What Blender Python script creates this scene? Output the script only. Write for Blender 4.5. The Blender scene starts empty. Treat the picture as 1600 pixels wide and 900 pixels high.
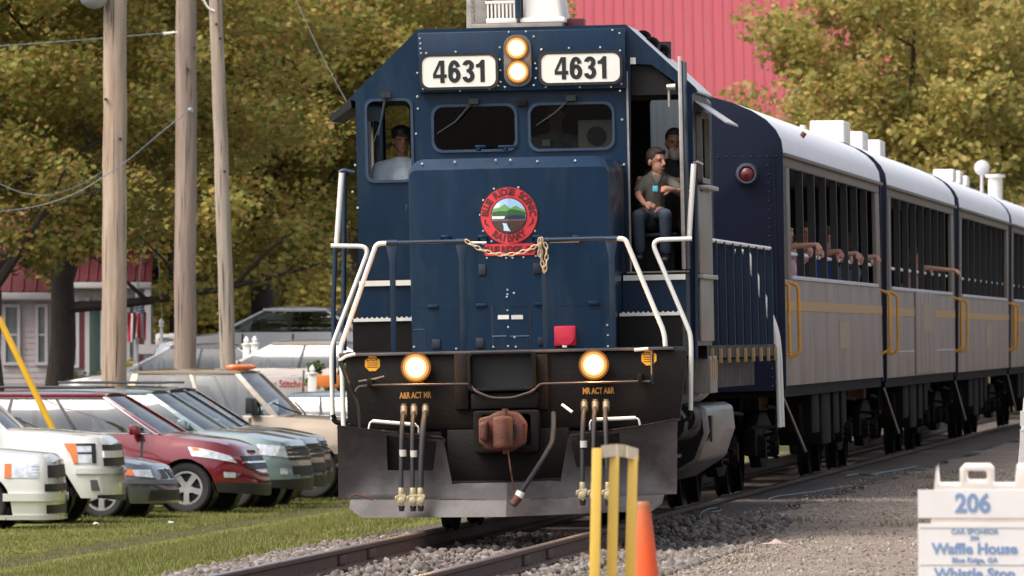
import bpy, bmesh, math, random
import numpy as np
from mathutils import Vector, Matrix, Euler

random.seed(7)
R = math.radians
SC = bpy.context.scene
COL = SC.collection

# ------------------------------------------------------------------ camera
F = 17000.0            # focal length in pixels of a 1600 px wide frame
HC = 1.77              # eye height above the rail heads
HOR = 520.0            # row of the horizon
cam_d = bpy.data.cameras.new('camera')
cam = bpy.data.objects.new('camera', cam_d)
COL.objects.link(cam)
cam_d.sensor_width = 36.0
cam_d.lens = F / 1600.0 * 36.0
cam_d.clip_start = 1.0
cam_d.clip_end = 6000.0
cam.location = (0, 0, HC)
cam.rotation_euler = (R(90) + math.atan((HOR - 450.0) / F), 0, 0)
cam_d.dof.use_dof = True
cam_d.dof.focus_distance = 99.0
cam_d.dof.aperture_fstop = cam_d.lens / 34.0
SC.camera = cam

# ------------------------------------------------------------------ light
SUN_EL, SUN_AZ = 54.0, 236.0       # azimuth clockwise from +Y: behind the camera, to the left
w = bpy.data.worlds.new('World')
SC.world = w
w.use_nodes = True
nt = w.node_tree
bg = nt.nodes['Background']
sky = nt.nodes.new('ShaderNodeTexSky')
sky.sky_type = 'NISHITA'
sky.sun_disc = False
sky.sun_elevation = R(SUN_EL)
sky.sun_rotation = R(SUN_AZ)
sky.air_density = 0.8
sky.dust_density = 5.0
sky.ozone_density = 0.5
hz_ = nt.nodes.new('ShaderNodeHueSaturation')      # hazy white autumn sky
hz_.inputs['Saturation'].default_value = 0.55
nt.links.new(sky.outputs[0], hz_.inputs['Color'])
nt.links.new(hz_.outputs[0], bg.inputs[0])
bg.inputs[1].default_value = 0.15
sl = bpy.data.lights.new('sun', 'SUN')
sl.energy = 1.0
sl.angle = R(40)
sl.color = (1.0, 0.94, 0.85)
so = bpy.data.objects.new('sun', sl)
COL.objects.link(so)
_d = Vector((math.sin(R(SUN_AZ)) * math.cos(R(SUN_EL)), math.cos(R(SUN_AZ)) * math.cos(R(SUN_EL)), math.sin(R(SUN_EL))))
so.rotation_euler = (-_d).to_track_quat('-Z', 'Y').to_euler()
so.location = (-30, 40, 60)
SC.view_settings.view_transform = 'Standard'
SC.view_settings.look = 'None'
SC.view_settings.exposure = 0.92
SC.view_settings.gamma = 1.0
SC.view_settings.use_curve_mapping = False
SC.cycles.max_bounces = 5
SC.cycles.transparent_max_bounces = 16
SC.cycles.use_denoising = True

# ------------------------------------------------------------------ helpers
def at(px, py, D):
    "point of the place seen at a pixel of the 1600x900 frame, D metres away"
    return Vector(((px - 800.0) / F * D, D, HC - (py - HOR) / F * D))

def lin(c):
    c = c / 255.0
    return c / 12.92 if c <= 0.04045 else ((c + 0.055) / 1.055) ** 2.4

def rgb(r, g, b):
    return (lin(r), lin(g), lin(b), 1.0)

def tag(o, label=None, cat=None, group=None, kind=None):
    if label: o['label'] = label
    if cat: o['category'] = cat
    if group: o['group'] = group
    if kind: o['kind'] = kind
    return o

def thing(name, label, cat, loc=(0, 0, 0), rotz=0.0, group=None, matrix=None):
    o = bpy.data.objects.new(name, None)
    COL.objects.link(o)
    o.empty_display_size = 0.3
    if matrix is not None:
        o.matrix_world = matrix
    else:
        o.location = loc
        o.rotation_euler = (0, 0, rotz)
    return tag(o, label, cat, group)

def copy_obj(o, parent=None, loc=None, rot=None, scale=None):
    c = o.copy()
    COL.objects.link(c)
    if parent is not None: c.parent = parent
    if loc is not None: c.location = loc
    if rot is not None: c.rotation_euler = rot
    if scale is not None: c.scale = scale
    return c

def copy_tree(o, parent=None):
    c = o.copy()
    COL.objects.link(c)
    c.parent = parent
    for ch in list(o.children):
        copy_tree(ch, c)
    return c

class MB:
    "collects faces; build() links them as one mesh object"
    def __init__(s):
        s.v = []; s.f = []
    def add(s, vs, fs, M=None):
        n = len(s.v)
        if M is not None:
            vs = [M @ Vector(p) for p in vs]
        s.v += [tuple(p) for p in vs]
        s.f += [tuple(i + n for i in f) for f in fs]
        return s
    def box(s, lo, hi, M=None):
        x0, y0, z0 = lo; x1, y1, z1 = hi
        vs = [(x0,y0,z0),(x1,y0,z0),(x1,y1,z0),(x0,y1,z0),(x0,y0,z1),(x1,y0,z1),(x1,y1,z1),(x0,y1,z1)]
        return s.add(vs, [(0,3,2,1),(4,5,6,7),(0,1,5,4),(1,2,6,5),(2,3,7,6),(3,0,4,7)], M)
    def cbox(s, c, size, M=None):
        return s.box([c[i]-size[i]/2 for i in range(3)], [c[i]+size[i]/2 for i in range(3)], M)
    def hexa(s, p, M=None):
        "8 corners: bottom ring 0-3, top ring 4-7"
        return s.add(p, [(0,3,2,1),(4,5,6,7),(0,1,5,4),(1,2,6,5),(2,3,7,6),(3,0,4,7)], M)
    def poly(s, pts, M=None):
        return s.add(pts, [tuple(range(len(pts)))], M)
    def prism(s, pts, axis, a, b, M=None):
        "2-D outline (counter-clockwise) pushed along an axis from a to b"
        def p3(p, t):
            return {'x': (t, p[0], p[1]), 'y': (p[0], t, p[1]), 'z': (p[0], p[1], t)}[axis]
        n = len(pts)
        vs = [p3(p, a) for p in pts] + [p3(p, b) for p in pts]
        fs = [tuple(range(n - 1, -1, -1)), tuple(range(n, 2 * n))]
        fs += [(i, (i + 1) % n, n + (i + 1) % n, n + i) for i in range(n)]
        return s.add(vs, fs, M)
    def ring(s, outer, inner, axis, a, b, M=None):
        "frame between two outlines with the same number of points"
        def p3(p, t):
            return {'x': (t, p[0], p[1]), 'y': (p[0], t, p[1]), 'z': (p[0], p[1], t)}[axis]
        n = len(outer)
        vs = [p3(p, a) for p in outer] + [p3(p, a) for p in inner] + [p3(p, b) for p in outer] + [p3(p, b) for p in inner]
        fs = []
        for i in range(n):
            j = (i + 1) % n
            fs += [(i, j, n + j, n + i), (2*n + i, 3*n + i, 3*n + j, 2*n + j), (i, 2*n + i, 2*n + j, j), (n + i, n + j, 3*n + j, 3*n + i)]
        return s.add(vs, fs, M)
    def tube(s, pts, r, n=8, M=None, caps=True):
        pts = [Vector(p) for p in pts]
        rs = r if isinstance(r, (list, tuple)) else [r] * len(pts)
        vs = []; fs = []
        t0 = (pts[1] - pts[0]).normalized()
        up = Vector((0, 0, 1)) if abs(t0.z) < 0.9 else Vector((0, 1, 0))
        nrm = (up - t0 * up.dot(t0)).normalized()
        for i, p in enumerate(pts):
            if i == 0: t = pts[1] - pts[0]
            elif i == len(pts) - 1: t = pts[-1] - pts[-2]
            else: t = (pts[i + 1] - p).normalized() + (p - pts[i - 1]).normalized()
            if t.length < 1e-9: t = pts[i] - pts[i-1]
            t.normalize()
            nrm = nrm - t * nrm.dot(t)
            if nrm.length < 1e-6: nrm = t.orthogonal()
            nrm.normalize()
            b = t.cross(nrm)
            for k in range(n):
                a = 2 * math.pi * k / n
                vs.append(p + (nrm * math.cos(a) + b * math.sin(a)) * rs[i])
        m = len(pts)
        for i in range(m - 1):
            for k in range(n):
                k2 = (k + 1) % n
                fs.append((i*n + k, i*n + k2, (i+1)*n + k2, (i+1)*n + k))
        if caps:
            fs.append(tuple(range(n - 1, -1, -1)))
            fs.append(tuple(range((m - 1) * n, m * n)))
        return s.add(vs, fs, M)
    def cyl(s, p0, p1, r0, r1=None, n=16, M=None):
        return s.tube([p0, p1], [r0, r0 if r1 is None else r1], n, M)
    def lathe(s, prof, o=(0, 0, 0), axis='z', n=24, M=None, caps=True):
        "profile of (radius, height) turned about an axis through o"
        vs = []; fs = []
        for (r, h) in prof:
            for k in range(n):
                a = 2 * math.pi * k / n
                c, q = r * math.cos(a), r * math.sin(a)
                p = {'z': (c, q, h), 'y': (c, h, q), 'x': (h, c, q)}[axis]
                vs.append((p[0] + o[0], p[1] + o[1], p[2] + o[2]))
        m = len(prof)
        for i in range(m - 1):
            for k in range(n):
                k2 = (k + 1) % n
                fs.append((i*n + k, i*n + k2, (i+1)*n + k2, (i+1)*n + k))
        if caps and prof[0][0] > 1e-6: fs.append(tuple(range(n - 1, -1, -1)))
        if caps and prof[-1][0] > 1e-6: fs.append(tuple(range((m-1)*n, m*n)))
        return s.add(vs, fs, M)
    def ball(s, c, r, n=10, m=7, M=None):
        rx, ry, rz = r if isinstance(r, (tuple, list)) else (r, r, r)
        vs = []; fs = []
        for i in range(m + 1):
            p = math.pi * i / m
            for k in range(n):
                a = 2 * math.pi * k / n
                vs.append((c[0] + rx*math.sin(p)*math.cos(a), c[1] + ry*math.sin(p)*math.sin(a), c[2] - rz*math.cos(p)))
        for i in range(m):
            for k in range(n):
                k2 = (k + 1) % n
                fs.append((i*n + k, i*n + k2, (i+1)*n + k2, (i+1)*n + k))
        return s.add(vs, fs, M)
    def grid(s, fn, nu, nv, M=None):
        "fn(u, v) with u, v in 0..1"
        vs = [fn(i / nu, j / nv) for j in range(nv + 1) for i in range(nu + 1)]
        fs = [(j*(nu+1)+i, j*(nu+1)+i+1, (j+1)*(nu+1)+i+1, (j+1)*(nu+1)+i) for j in range(nv) for i in range(nu)]
        return s.add(vs, fs, M)
    def mesh(s, name, smooth=None, bevel=0.0, seg=2, weld=True):
        me = bpy.data.meshes.new(name)
        me.from_pydata(s.v, [], s.f)
        bm = bmesh.new(); bm.from_mesh(me)
        if weld: bmesh.ops.remove_doubles(bm, verts=bm.verts, dist=1e-5)
        bmesh.ops.recalc_face_normals(bm, faces=bm.faces)
        if bevel > 0:
            es = [e for e in bm.edges if len(e.link_faces) == 2 and e.calc_face_angle(0) > R(28)]
            bmesh.ops.bevel(bm, geom=es, offset=bevel, segments=seg, profile=0.5, affect='EDGES', clamp_overlap=True)
            if smooth is None: smooth = 40
        if smooth is not None:
            for f in bm.faces: f.smooth = True
            for e in bm.edges:
                e.smooth = not (len(e.link_faces) == 2 and e.calc_face_angle(0) > R(smooth))
        bm.to_mesh(me); bm.free()
        return me
    def build(s, name, mat, parent=None, smooth=None, bevel=0.0, seg=2, loc=None, rot=None, weld=True):
        me = s.mesh(name, smooth, bevel, seg, weld)
        return put(name, me, mat, parent, loc, rot)

def put(name, me, mat, parent=None, loc=None, rot=None):
    o = bpy.data.objects.new(name, me)
    COL.objects.link(o)
    if mat is not None:
        if len(me.materials): me.materials[0] = mat
        else: me.materials.append(mat)
    if parent is not None: o.parent = parent
    if loc is not None: o.location = loc
    if rot is not None: o.rotation_euler = rot
    return o

def rrect(x0, z0, x1, z1, r, n=5):
    "rounded rectangle outline, counter-clockwise"
    pts = []
    for (cx, cz, a0) in ((x1 - r, z0 + r, -90), (x1 - r, z1 - r, 0), (x0 + r, z1 - r, 90), (x0 + r, z0 + r, 180)):
        for k in range(n + 1):
            a = R(a0 + 90.0 * k / n)
            pts.append((cx + r * math.cos(a), cz + r * math.sin(a)))
    return pts

def inset(pts, d):
    cx = sum(p[0] for p in pts) / len(pts); cz = sum(p[1] for p in pts) / len(pts)
    hx = max(abs(p[0] - cx) for p in pts); hz = max(abs(p[1] - cz) for p in pts)
    return [(cx + (p[0] - cx) * (hx - d) / hx, cz + (p[1] - cz) * (hz - d) / hz) for p in pts]

def bez(p0, p1, p2, n=8):
    p0, p1, p2 = Vector(p0), Vector(p1), Vector(p2)
    return [p0 * (1-t)**2 + p1 * 2*t*(1-t) + p2 * t*t for t in [i / n for i in range(n + 1)]]

def bent(pts, r=0.06, n=5):
    "polyline with its corners rounded"
    pts = [Vector(p) for p in pts]
    out = [pts[0]]
    for i in range(1, len(pts) - 1):
        a = (pts[i-1] - pts[i]); b = (pts[i+1] - pts[i])
        k = min(r, a.length * 0.45, b.length * 0.45)
        out += bez(pts[i] + a.normalized() * k, pts[i], pts[i] + b.normalized() * k, n)
    return out + [pts[-1]]

def text_mb(txt, size, bold=0.0, depth=0.002, spacing=1.0, squeeze=1.0, align='CENTER'):
    "letters as an MB in the x-z plane facing -y, centred on the origin"
    cu = bpy.data.curves.new('lettering', 'FONT')
    cu.body = txt; cu.size = size; cu.align_x = align; cu.align_y = 'CENTER'
    cu.offset = bold; cu.extrude = depth / 2; cu.space_character = spacing; cu.resolution_u = 3
    ob = bpy.data.objects.new('lettering', cu)
    COL.objects.link(ob)
    dg = bpy.context.evaluated_depsgraph_get()
    me = bpy.data.meshes.new_from_object(ob.evaluated_get(dg))
    m = MB()
    m.add([(v.co.x * squeeze, -v.co.z, v.co.y) for v in me.vertices], [tuple(p.vertices) for p in me.polygons])
    bpy.data.objects.remove(ob); bpy.data.curves.remove(cu); bpy.data.meshes.remove(me)
    return m

def moved(m, M):
    o = MB(); o.add(m.v, m.f, M); return o

T = Matrix.Translation

# ------------------------------------------------------------------ materials
def nodes(name):
    m = bpy.data.materials.new(name)
    m.use_nodes = True
    t = m.node_tree
    return m, t, t.nodes['Principled BSDF']

def pm(name, col, rough=0.5, metal=0.0, var=0.10, scale=3.0, bump=0.0, bscale=60.0, dirt=None, damt=0.0, dscale=2.0,
       stretch=(1, 1, 1), coat=0.0, spec=0.5, emit=None, estr=0.0):
    "painted / cast / cloth surface: base colour with uneven tone, optional dirt and fine relief"
    m, t, b = nodes(name)
    N, L = t.nodes, t.links
    b.inputs['Roughness'].default_value = rough
    b.inputs['Metallic'].default_value = metal
    b.inputs['Specular IOR Level'].default_value = spec
    b.inputs['Coat Weight'].default_value = coat
    b.inputs['Coat Roughness'].default_value = 0.06
    tc = N.new('ShaderNodeTexCoord')
    mp = N.new('ShaderNodeMapping'); mp.inputs['Scale'].default_value = stretch
    L.new(tc.outputs['Object'], mp.inputs[0])
    nz = N.new('ShaderNodeTexNoise'); nz.inputs['Scale'].default_value = scale; nz.inputs['Detail'].default_value = 6
    nz.inputs['Roughness'].default_value = 0.65
    L.new(mp.outputs[0], nz.inputs['Vector'])
    mr = N.new('ShaderNodeMapRange')
    mr.inputs[1].default_value = 0.3; mr.inputs[2].default_value = 0.7
    mr.inputs[3].default_value = 1 - var; mr.inputs[4].default_value = 1 + var
    L.new(nz.outputs[0], mr.inputs[0])
    hs = N.new('ShaderNodeVectorMath'); hs.operation = 'SCALE'
    hs.inputs[0].default_value = col[:3]
    L.new(mr.outputs[0], hs.inputs['Scale'])
    out = hs.outputs[0]
    if dirt is not None:
        n2 = N.new('ShaderNodeTexNoise'); n2.inputs['Scale'].default_value = dscale; n2.inputs['Detail'].default_value = 8
        n2.inputs['Roughness'].default_value = 0.7
        L.new(mp.outputs[0], n2.inputs['Vector'])
        r2 = N.new('ShaderNodeMapRange')
        r2.inputs[1].default_value = 0.62 - damt * 0.3; r2.inputs[2].default_value = 0.85 - damt * 0.25
        r2.inputs[4].default_value = min(1.0, 0.5 + damt)
        L.new(n2.outputs[0], r2.inputs[0])
        mx = N.new('ShaderNodeMix'); mx.data_type = 'RGBA'
        L.new(r2.outputs[0], mx.inputs[0]); L.new(out, mx.inputs[6]); mx.inputs[7].default_value = dirt
        out = mx.outputs[2]
    L.new(out, b.inputs['Base Color'])
    rr = N.new('ShaderNodeMapRange')
    rr.inputs[1].default_value = 0.3; rr.inputs[2].default_value = 0.7
    rr.inputs[3].default_value = max(0.02, rough - 0.08); rr.inputs[4].default_value = min(1, rough + 0.08)
    L.new(nz.outputs[0], rr.inputs[0]); L.new(rr.outputs[0], b.inputs['Roughness'])
    if bump > 0:
        n3 = N.new('ShaderNodeTexNoise'); n3.inputs['Scale'].default_value = bscale; n3.inputs['Detail'].default_value = 4
        L.new(mp.outputs[0], n3.inputs['Vector'])
        bp = N.new('ShaderNodeBump'); bp.inputs['Strength'].default_value = bump; bp.inputs['Distance'].default_value = 0.02
        L.new(n3.outputs[0], bp.inputs['Height']); L.new(bp.outputs[0], b.inputs['Normal'])
    if emit is not None:
        b.inputs['Emission Color'].default_value = emit
        b.inputs['Emission Strength'].default_value = estr
    return m

def glass_mat(name, tint=(0.85, 0.95, 0.93), rough=0.02, dark=0.75, ior=1.75):
    "thin window pane: mirror by Fresnel over a tinted see-through"
    m, t, b = nodes(name)
    N, L = t.nodes, t.links
    N.remove(b)
    out = N['Material Output']
    tr = N.new('ShaderNodeBsdfTransparent'); tr.inputs[0].default_value = tuple(c * dark for c in tint) + (1,)
    gl = N.new('ShaderNodeBsdfGlossy'); gl.inputs['Roughness'].default_value = rough
    fr = N.new('ShaderNodeFresnel'); fr.inputs[0].default_value = ior
    mx = N.new('ShaderNodeMixShader')
    L.new(fr.outputs[0], mx.inputs[0]); L.new(tr.outputs[0], mx.inputs[1]); L.new(gl.outputs[0], mx.inputs[2])
    L.new(mx.outputs[0], out.inputs[0])
    return m

def leaf_mat(name, cols, trans=0.3, rough=0.55):
    "leaves: every leaf its own tone, drifting from clump to clump"
    m, t, b = nodes(name)
    N, L = t.nodes, t.links
    out = N['Material Output']
    ge = N.new('ShaderNodeNewGeometry')
    tc = N.new('ShaderNodeTexCoord')
    nz = N.new('ShaderNodeTexNoise'); nz.inputs['Scale'].default_value = 0.75; nz.inputs['Detail'].default_value = 3
    L.new(tc.outputs['Object'], nz.inputs['Vector'])
    mr = N.new('ShaderNodeMapRange'); mr.inputs[1].default_value = 0.25; mr.inputs[2].default_value = 0.75
    mr.inputs[3].default_value = -0.28; mr.inputs[4].default_value = 0.28
    L.new(nz.outputs[0], mr.inputs[0])
    ad = N.new('ShaderNodeMath'); ad.operation = 'ADD'
    L.new(ge.outputs['Random Per Island'], ad.inputs[0]); L.new(mr.outputs[0], ad.inputs[1])
    cr = N.new('ShaderNodeValToRGB')
    el = cr.color_ramp.elements
    n = len(cols)
    el[0].position = 0; el[0].color = cols[0]
    el[1].position = 1; el[1].color = cols[-1]
    for i in range(1, n - 1):
        e = el.new(i / (n - 1)); e.color = cols[i]
    L.new(ad.outputs[0], cr.inputs[0])
    L.new(cr.outputs[0], b.inputs['Base Color'])
    b.inputs['Roughness'].default_value = rough
    b.inputs['Specular IOR Level'].default_value = 0.3
    tl = N.new('ShaderNodeBsdfTranslucent'); L.new(cr.outputs[0], tl.inputs[0])
    mx = N.new('ShaderNodeMixShader'); mx.inputs[0].default_value = trans
    L.new(b.outputs[0], mx.inputs[1]); L.new(tl.outputs[0], mx.inputs[2]); L.new(mx.outputs[0], out.inputs[0])
    return m

def ground_mat(name, cols, scale=0.6, fine=30.0, bump=0.5, rough=0.95, bdist=0.02):
    "earth, gravel or turf: patches of several tones with grain"
    m, t, b = nodes(name)
    N, L = t.nodes, t.links
    tc = N.new('ShaderNodeTexCoord')
    nz = N.new('ShaderNodeTexNoise'); nz.inputs['Scale'].default_value = scale; nz.inputs['Detail'].default_value = 9; nz.inputs['Roughness'].default_value = 0.68
    L.new(tc.outputs['Object'], nz.inputs['Vector'])
    vo = N.new('ShaderNodeTexVoronoi'); vo.inputs['Scale'].default_value = fine
    L.new(tc.outputs['Object'], vo.inputs['Vector'])
    n2 = N.new('ShaderNodeTexNoise'); n2.inputs['Scale'].default_value = fine * 0.7; n2.inputs['Detail'].default_value = 5
    L.new(tc.outputs['Object'], n2.inputs['Vector'])
    cr = N.new('ShaderNodeValToRGB')
    el = cr.color_ramp.elements
    n = len(cols)
    el[0].position = 0.25; el[0].color = cols[0]
    el[1].position = 0.75; el[1].color = cols[-1]
    for i in range(1, n - 1):
        e = el.new(0.25 + 0.5 * i / (n - 1)); e.color = cols[i]
    L.new(nz.outputs[0], cr.inputs[0])
    mr = N.new('ShaderNodeMapRange'); mr.inputs[1].default_value = 0.25; mr.inputs[2].default_value = 0.75
    mr.inputs[3].default_value = 0.6; mr.inputs[4].default_value = 1.35
    L.new(n2.outputs[0], mr.inputs[0])
    sc = N.new('ShaderNodeVectorMath'); sc.operation = 'SCALE'
    L.new(cr.outputs[0], sc.inputs[0]); L.new(mr.outputs[0], sc.inputs['Scale'])
    L.new(sc.outputs[0], b.inputs['Base Color'])
    b.inputs['Roughness'].default_value = rough
    b.inputs['Specular IOR Level'].default_value = 0.2
    bp = N.new('ShaderNodeBump'); bp.inputs['Strength'].default_value = bump; bp.inputs['Distance'].default_value = bdist
    L.new(vo.outputs['Distance'], bp.inputs['Height']); L.new(bp.outputs[0], b.inputs['Normal'])
    return m

def lamp_mat(name, col, strength, base=0.9):
    m, t, b = nodes(name)
    b.inputs['Base Color'].default_value = (base, base * .94, base * .83, 1)
    if base < .5: b.inputs['Specular IOR Level'].default_value = .1
    b.inputs['Emission Color'].default_value = col
    b.inputs['Emission Strength'].default_value = strength
    return m

M = {}
M['blue'] = pm('locomotive blue', (0.0019, 0.0180, 0.046, 1), 0.36, spec=0.28, var=0.2, scale=1.6, dirt=(0.018, 0.035, 0.054, 1), damt=0.42, dscale=2.2, stretch=(1.6, 1.6, .45), coat=0.1, bump=0.03, bscale=9)
M['navy'] = pm('coach navy', (0.0028, 0.0056, 0.019, 1), 0.5, spec=0.2, var=0.12, scale=1.2, coat=0.1, dirt=(0.012, 0.012, 0.02, 1), damt=0.15)
M['black'] = pm('frame black', (0.0062, 0.0044, 0.0036, 1), 0.6, spec=0.22, var=0.35, scale=3, dirt=(0.016, 0.010, 0.0075, 1), damt=0.3, bump=0.15, bscale=30)
M['under'] = pm('underframe grime', (0.007, 0.0055, 0.0046, 1), 0.85, spec=0.12, var=0.4, scale=4, dirt=(0.03, 0.02, 0.014, 1), damt=0.35, bump=0.3, bscale=40)
M['plow'] = pm('plow steel', (0.056, 0.050, 0.050, 1), 0.45, metal=0.3, var=0.35, scale=2.2, dirt=(0.024, 0.018, 0.016, 1), damt=0.5, dscale=2.5, bump=0.08, bscale=22)
M['rust'] = pm('coupler rust', (0.11, 0.036, 0.023, 1), 0.75, var=0.35, scale=9, dirt=(0.045, 0.022, 0.017, 1), damt=0.3, dscale=6, bump=0.35, bscale=50)
M['white'] = pm('white enamel', (0.74, 0.72, 0.66, 1), 0.4, var=0.05, scale=5, dirt=(0.45, 0.40, 0.33, 1), damt=0.12, dscale=9)
M['board'] = pm('number board white', (0.78, 0.76, 0.68, 1), 0.4, var=0.03)
M['ink'] = pm('ink black', (0.012, 0.012, 0.014, 1), 0.5, var=0.1)
M['rubber'] = pm('rubber', (0.018, 0.018, 0.02, 1), 0.7, var=0.2, bump=0.1)
M['seal'] = pm('window seal', (0.020, 0.045, 0.085, 1), 0.45, var=0.2, scale=6)
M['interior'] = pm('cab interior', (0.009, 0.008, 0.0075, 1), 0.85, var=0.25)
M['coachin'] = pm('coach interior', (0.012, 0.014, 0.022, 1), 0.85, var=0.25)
M['roofgrey'] = pm('roof grey', (0.50, 0.50, 0.52, 1), 0.55, var=0.1, dirt=(0.3, 0.27, 0.24, 1), damt=0.2)
M['roofwhite'] = pm('coach roof white', (0.80, 0.80, 0.82, 1), 0.5, var=0.05, scale=1.2, dirt=(0.34, 0.27, 0.22, 1), damt=0.12, dscale=1.6, stretch=(1, 0.6, 2))
M['coachside'] = pm('coach side', (0.252, 0.198, 0.165, 1), 0.6, var=0.2, scale=3.5, dirt=(0.12, 0.092, 0.075, 1), damt=0.42, dscale=2.6, stretch=(3, 0.5, 0.14), bump=0.04)
M['coachpost'] = pm('coach post grey', (0.16, 0.14, 0.12, 1), 0.6, var=0.25, scale=4, dirt=(0.09, 0.06, 0.045, 1), damt=0.3)
M['coachbar'] = pm('coach bar dark', (0.016, 0.015, 0.016, 1), 0.6, var=0.25)
M['ochre'] = pm('stripe ochre', (0.42, 0.25, 0.09, 1), 0.6, var=0.2, scale=4, dirt=(0.2, 0.15, 0.11, 1), damt=0.3)
M['patch'] = pm('faded buff', (0.30, 0.225, 0.14, 1), 0.6, var=0.12, scale=4, dirt=(0.2, 0.16, 0.13, 1), damt=0.3)
M['railyellow'] = pm('grab rail yellow', (0.62, 0.29, 0.03, 1), 0.45, var=0.15, dirt=(0.2, 0.1, 0.03, 1), damt=0.2)
M['decal'] = pm('decal yellow', (0.72, 0.36, 0.02, 1), 0.5, var=0.06)
M['brass'] = pm('brass fitting', (0.50, 0.42, 0.25, 1), 0.4, metal=0.5, var=0.15)
M['red'] = pm('emblem red', (0.60, 0.035, 0.045, 1), 0.4, var=0.05, coat=0.2)
M['maroon'] = pm('emblem maroon', (0.10, 0.012, 0.016, 1), 0.5, var=0.05)
M['redbox'] = pm('receptacle red', (0.55, 0.02, 0.05, 1), 0.45, var=0.1)
M['sidegrey'] = pm('side panel grey', (0.23, 0.205, 0.175, 1), 0.45, metal=0.15, var=0.2, scale=3, dirt=(0.1, 0.08, 0.06, 1), damt=0.4, stretch=(2, 2, 0.5))
M['silver'] = pm('brushed silver', (0.42, 0.39, 0.36, 1), 0.38, metal=0.7, var=0.2, scale=4, dirt=(0.12, 0.1, 0.085, 1), damt=0.35, stretch=(1, 1, 3))
M['acwhite'] = pm('air conditioner white', (0.72, 0.69, 0.64, 1), 0.5, var=0.06, dirt=(0.4, 0.36, 0.3, 1), damt=0.15)
M['chain'] = pm('chain cream', (0.62, 0.47, 0.30, 1), 0.5, metal=0.3, var=0.2)
M['cabglass'] = glass_mat('cab glass', (0.9, 0.95, 0.95), 0.03, 0.6, 1.35)
M['lampon'] = lamp_mat('lit lamp', (1.0, 0.50, 0.16, 1), 130.0)
M['halo'] = lamp_mat('lit reflector', (1.0, 0.33, 0.06, 1), 0.16, .004)  # black rings with weak emission, standing in for the bloom round a lamp
M['halo2'] = lamp_mat('lit inner reflector', (1.0, 0.46, 0.10, 1), 0.5, .004)
M['halo3'] = lamp_mat('lit innermost halo', (1.0, 0.74, 0.36, 1), 0.95, .004)
M['lamptop'] = lamp_mat('lit head lamp', (1.0, 0.50, 0.16, 1), 45.0)
# ------------------------------------------------------------------ the setting: ground, track, verge
HEAD = 4.5
TRX, TRY = -0.04, 97.0
SH, CH = math.sin(R(HEAD)), math.cos(R(HEAD))
def uy(u, s):
    "ground position u metres right of the track centre, s metres behind the plow"
    return (TRX + s * SH + u * CH, TRY + s * CH - u * SH)
def sm(a, b, t):
    t = min(1.0, max(0.0, (t - a) / (b - a))); return t * t * (3 - 2 * t)
def gz_us(u, s):
    z = -0.20
    if u < -1.5: z = -0.20 - 0.10 * sm(1.5, 2.6, -u) - 0.45 * sm(2.6, 7.2, -u)
    if u > 0.8: z = -0.20 + 0.12 * sm(1.5, 2.8, u) * (1 - sm(1, 9, s)) + 0.187 * sm(.80, .93, u) * sm(1, 9, s)
    D = TRY + s
    # a bank behind the front row of cars, then the wooded hill
    if u < -6: z += 0.05 * min(50.0, max(0.0, D - 168)) * sm(7, 10, -u) * (1 - sm(14, 17, -u))
    z += 0.012 * max(0.0, D - 225) * sm(3, 14, abs(u))
    z += 0.02 * max(0.0, D - 330)
    return min(z, 14.0)
def gz(x, y):
    s = (x - TRX) * SH + (y - TRY) * CH
    u = (x - TRX) * CH - (y - TRY) * SH
    return gz_us(u, s)
def frange(a, b, d):
    n = max(1, int(round((b - a) / d))); return [a + (b - a) * i / n for i in range(n + 1)]
def strip(name, us, ss, off, mat, wob=0.0, seed=1):
    rnd = random.Random(seed)
    m = MB(); nu = len(us)
    for s in ss:
        for j, u in enumerate(us):
            uu = u
            if wob and j in (0, nu - 1): uu += rnd.uniform(-wob, wob)
            x, y = uy(uu, s)
            m.v.append((x, y, gz_us(uu, s) + off))
    m.f = [(i*nu + j, i*nu + j + 1, (i+1)*nu + j + 1, (i+1)*nu + j) for i in range(len(ss) - 1) for j in range(nu - 1)]
    return tag(m.build(name, mat, smooth=60), kind='structure')
far_s = [-110, -97, -60, -30] + frange(-20, 80, 4) + [95, 110, 130, 150, 180, 220, 260, 320, 420, 520, 600]
far_u = [-650, -300, -150, -90, -60, -40, -28, -20, -14, -10, -8, -6, -4.5, -3.4, -2.6, -2, -1.5, 0, .8, .86, .93, 1.25, 1.5, 2.1, 2.8, 4, 6, 9, 14, 20, 30, 45, 70, 110, 200, 400, 650]
strip('ground', far_u, far_s, -0.012, ground_mat('earth', [(.05, .045, .025, 1), (.08, .07, .03, 1), (.06, .07, .025, 1)], .4, 20))
M['ballast'] = ground_mat('ballast', [(0.088, 0.073, 0.062, 1), (0.150, 0.125, 0.110, 1), (0.125, 0.094, 0.075, 1), (0.175, 0.156, 0.140, 1)], 1.2, 22, 1.0, bdist=.05)
M['gravel'] = ground_mat('gravel', [(0.161, 0.130, 0.109, 1), (0.266, 0.224, 0.193, 1), (0.224, 0.171, 0.126, 1), (0.294, 0.252, 0.221, 1)], .9, 34, .8, bdist=.03)
M['turf'] = ground_mat('turf', [(.10, .12, .026, 1), (.15, .17, .035, 1), (.20, .15, .06, 1)], .8, 40, .6)
M['lot'] = ground_mat('lot asphalt', [(.04, .038, .036, 1), (.055, .052, .05, 1), (.07, .065, .06, 1)], .7, 60, .4)
strip('ballast_bed', [-2.5, -1.9, -1.2, 0, .8, .86, .93, 1.0, 1.25, 1.9], frange(-60, 160, 1.0), .0, M['ballast'], .25, 2)
strip('gravel_yard', [1.85, 2.1, 2.4, 2.8, 4, 7, 11, 18, 30], frange(-92, 110, 1.5), .006, M['gravel'], .15, 3)
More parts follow.
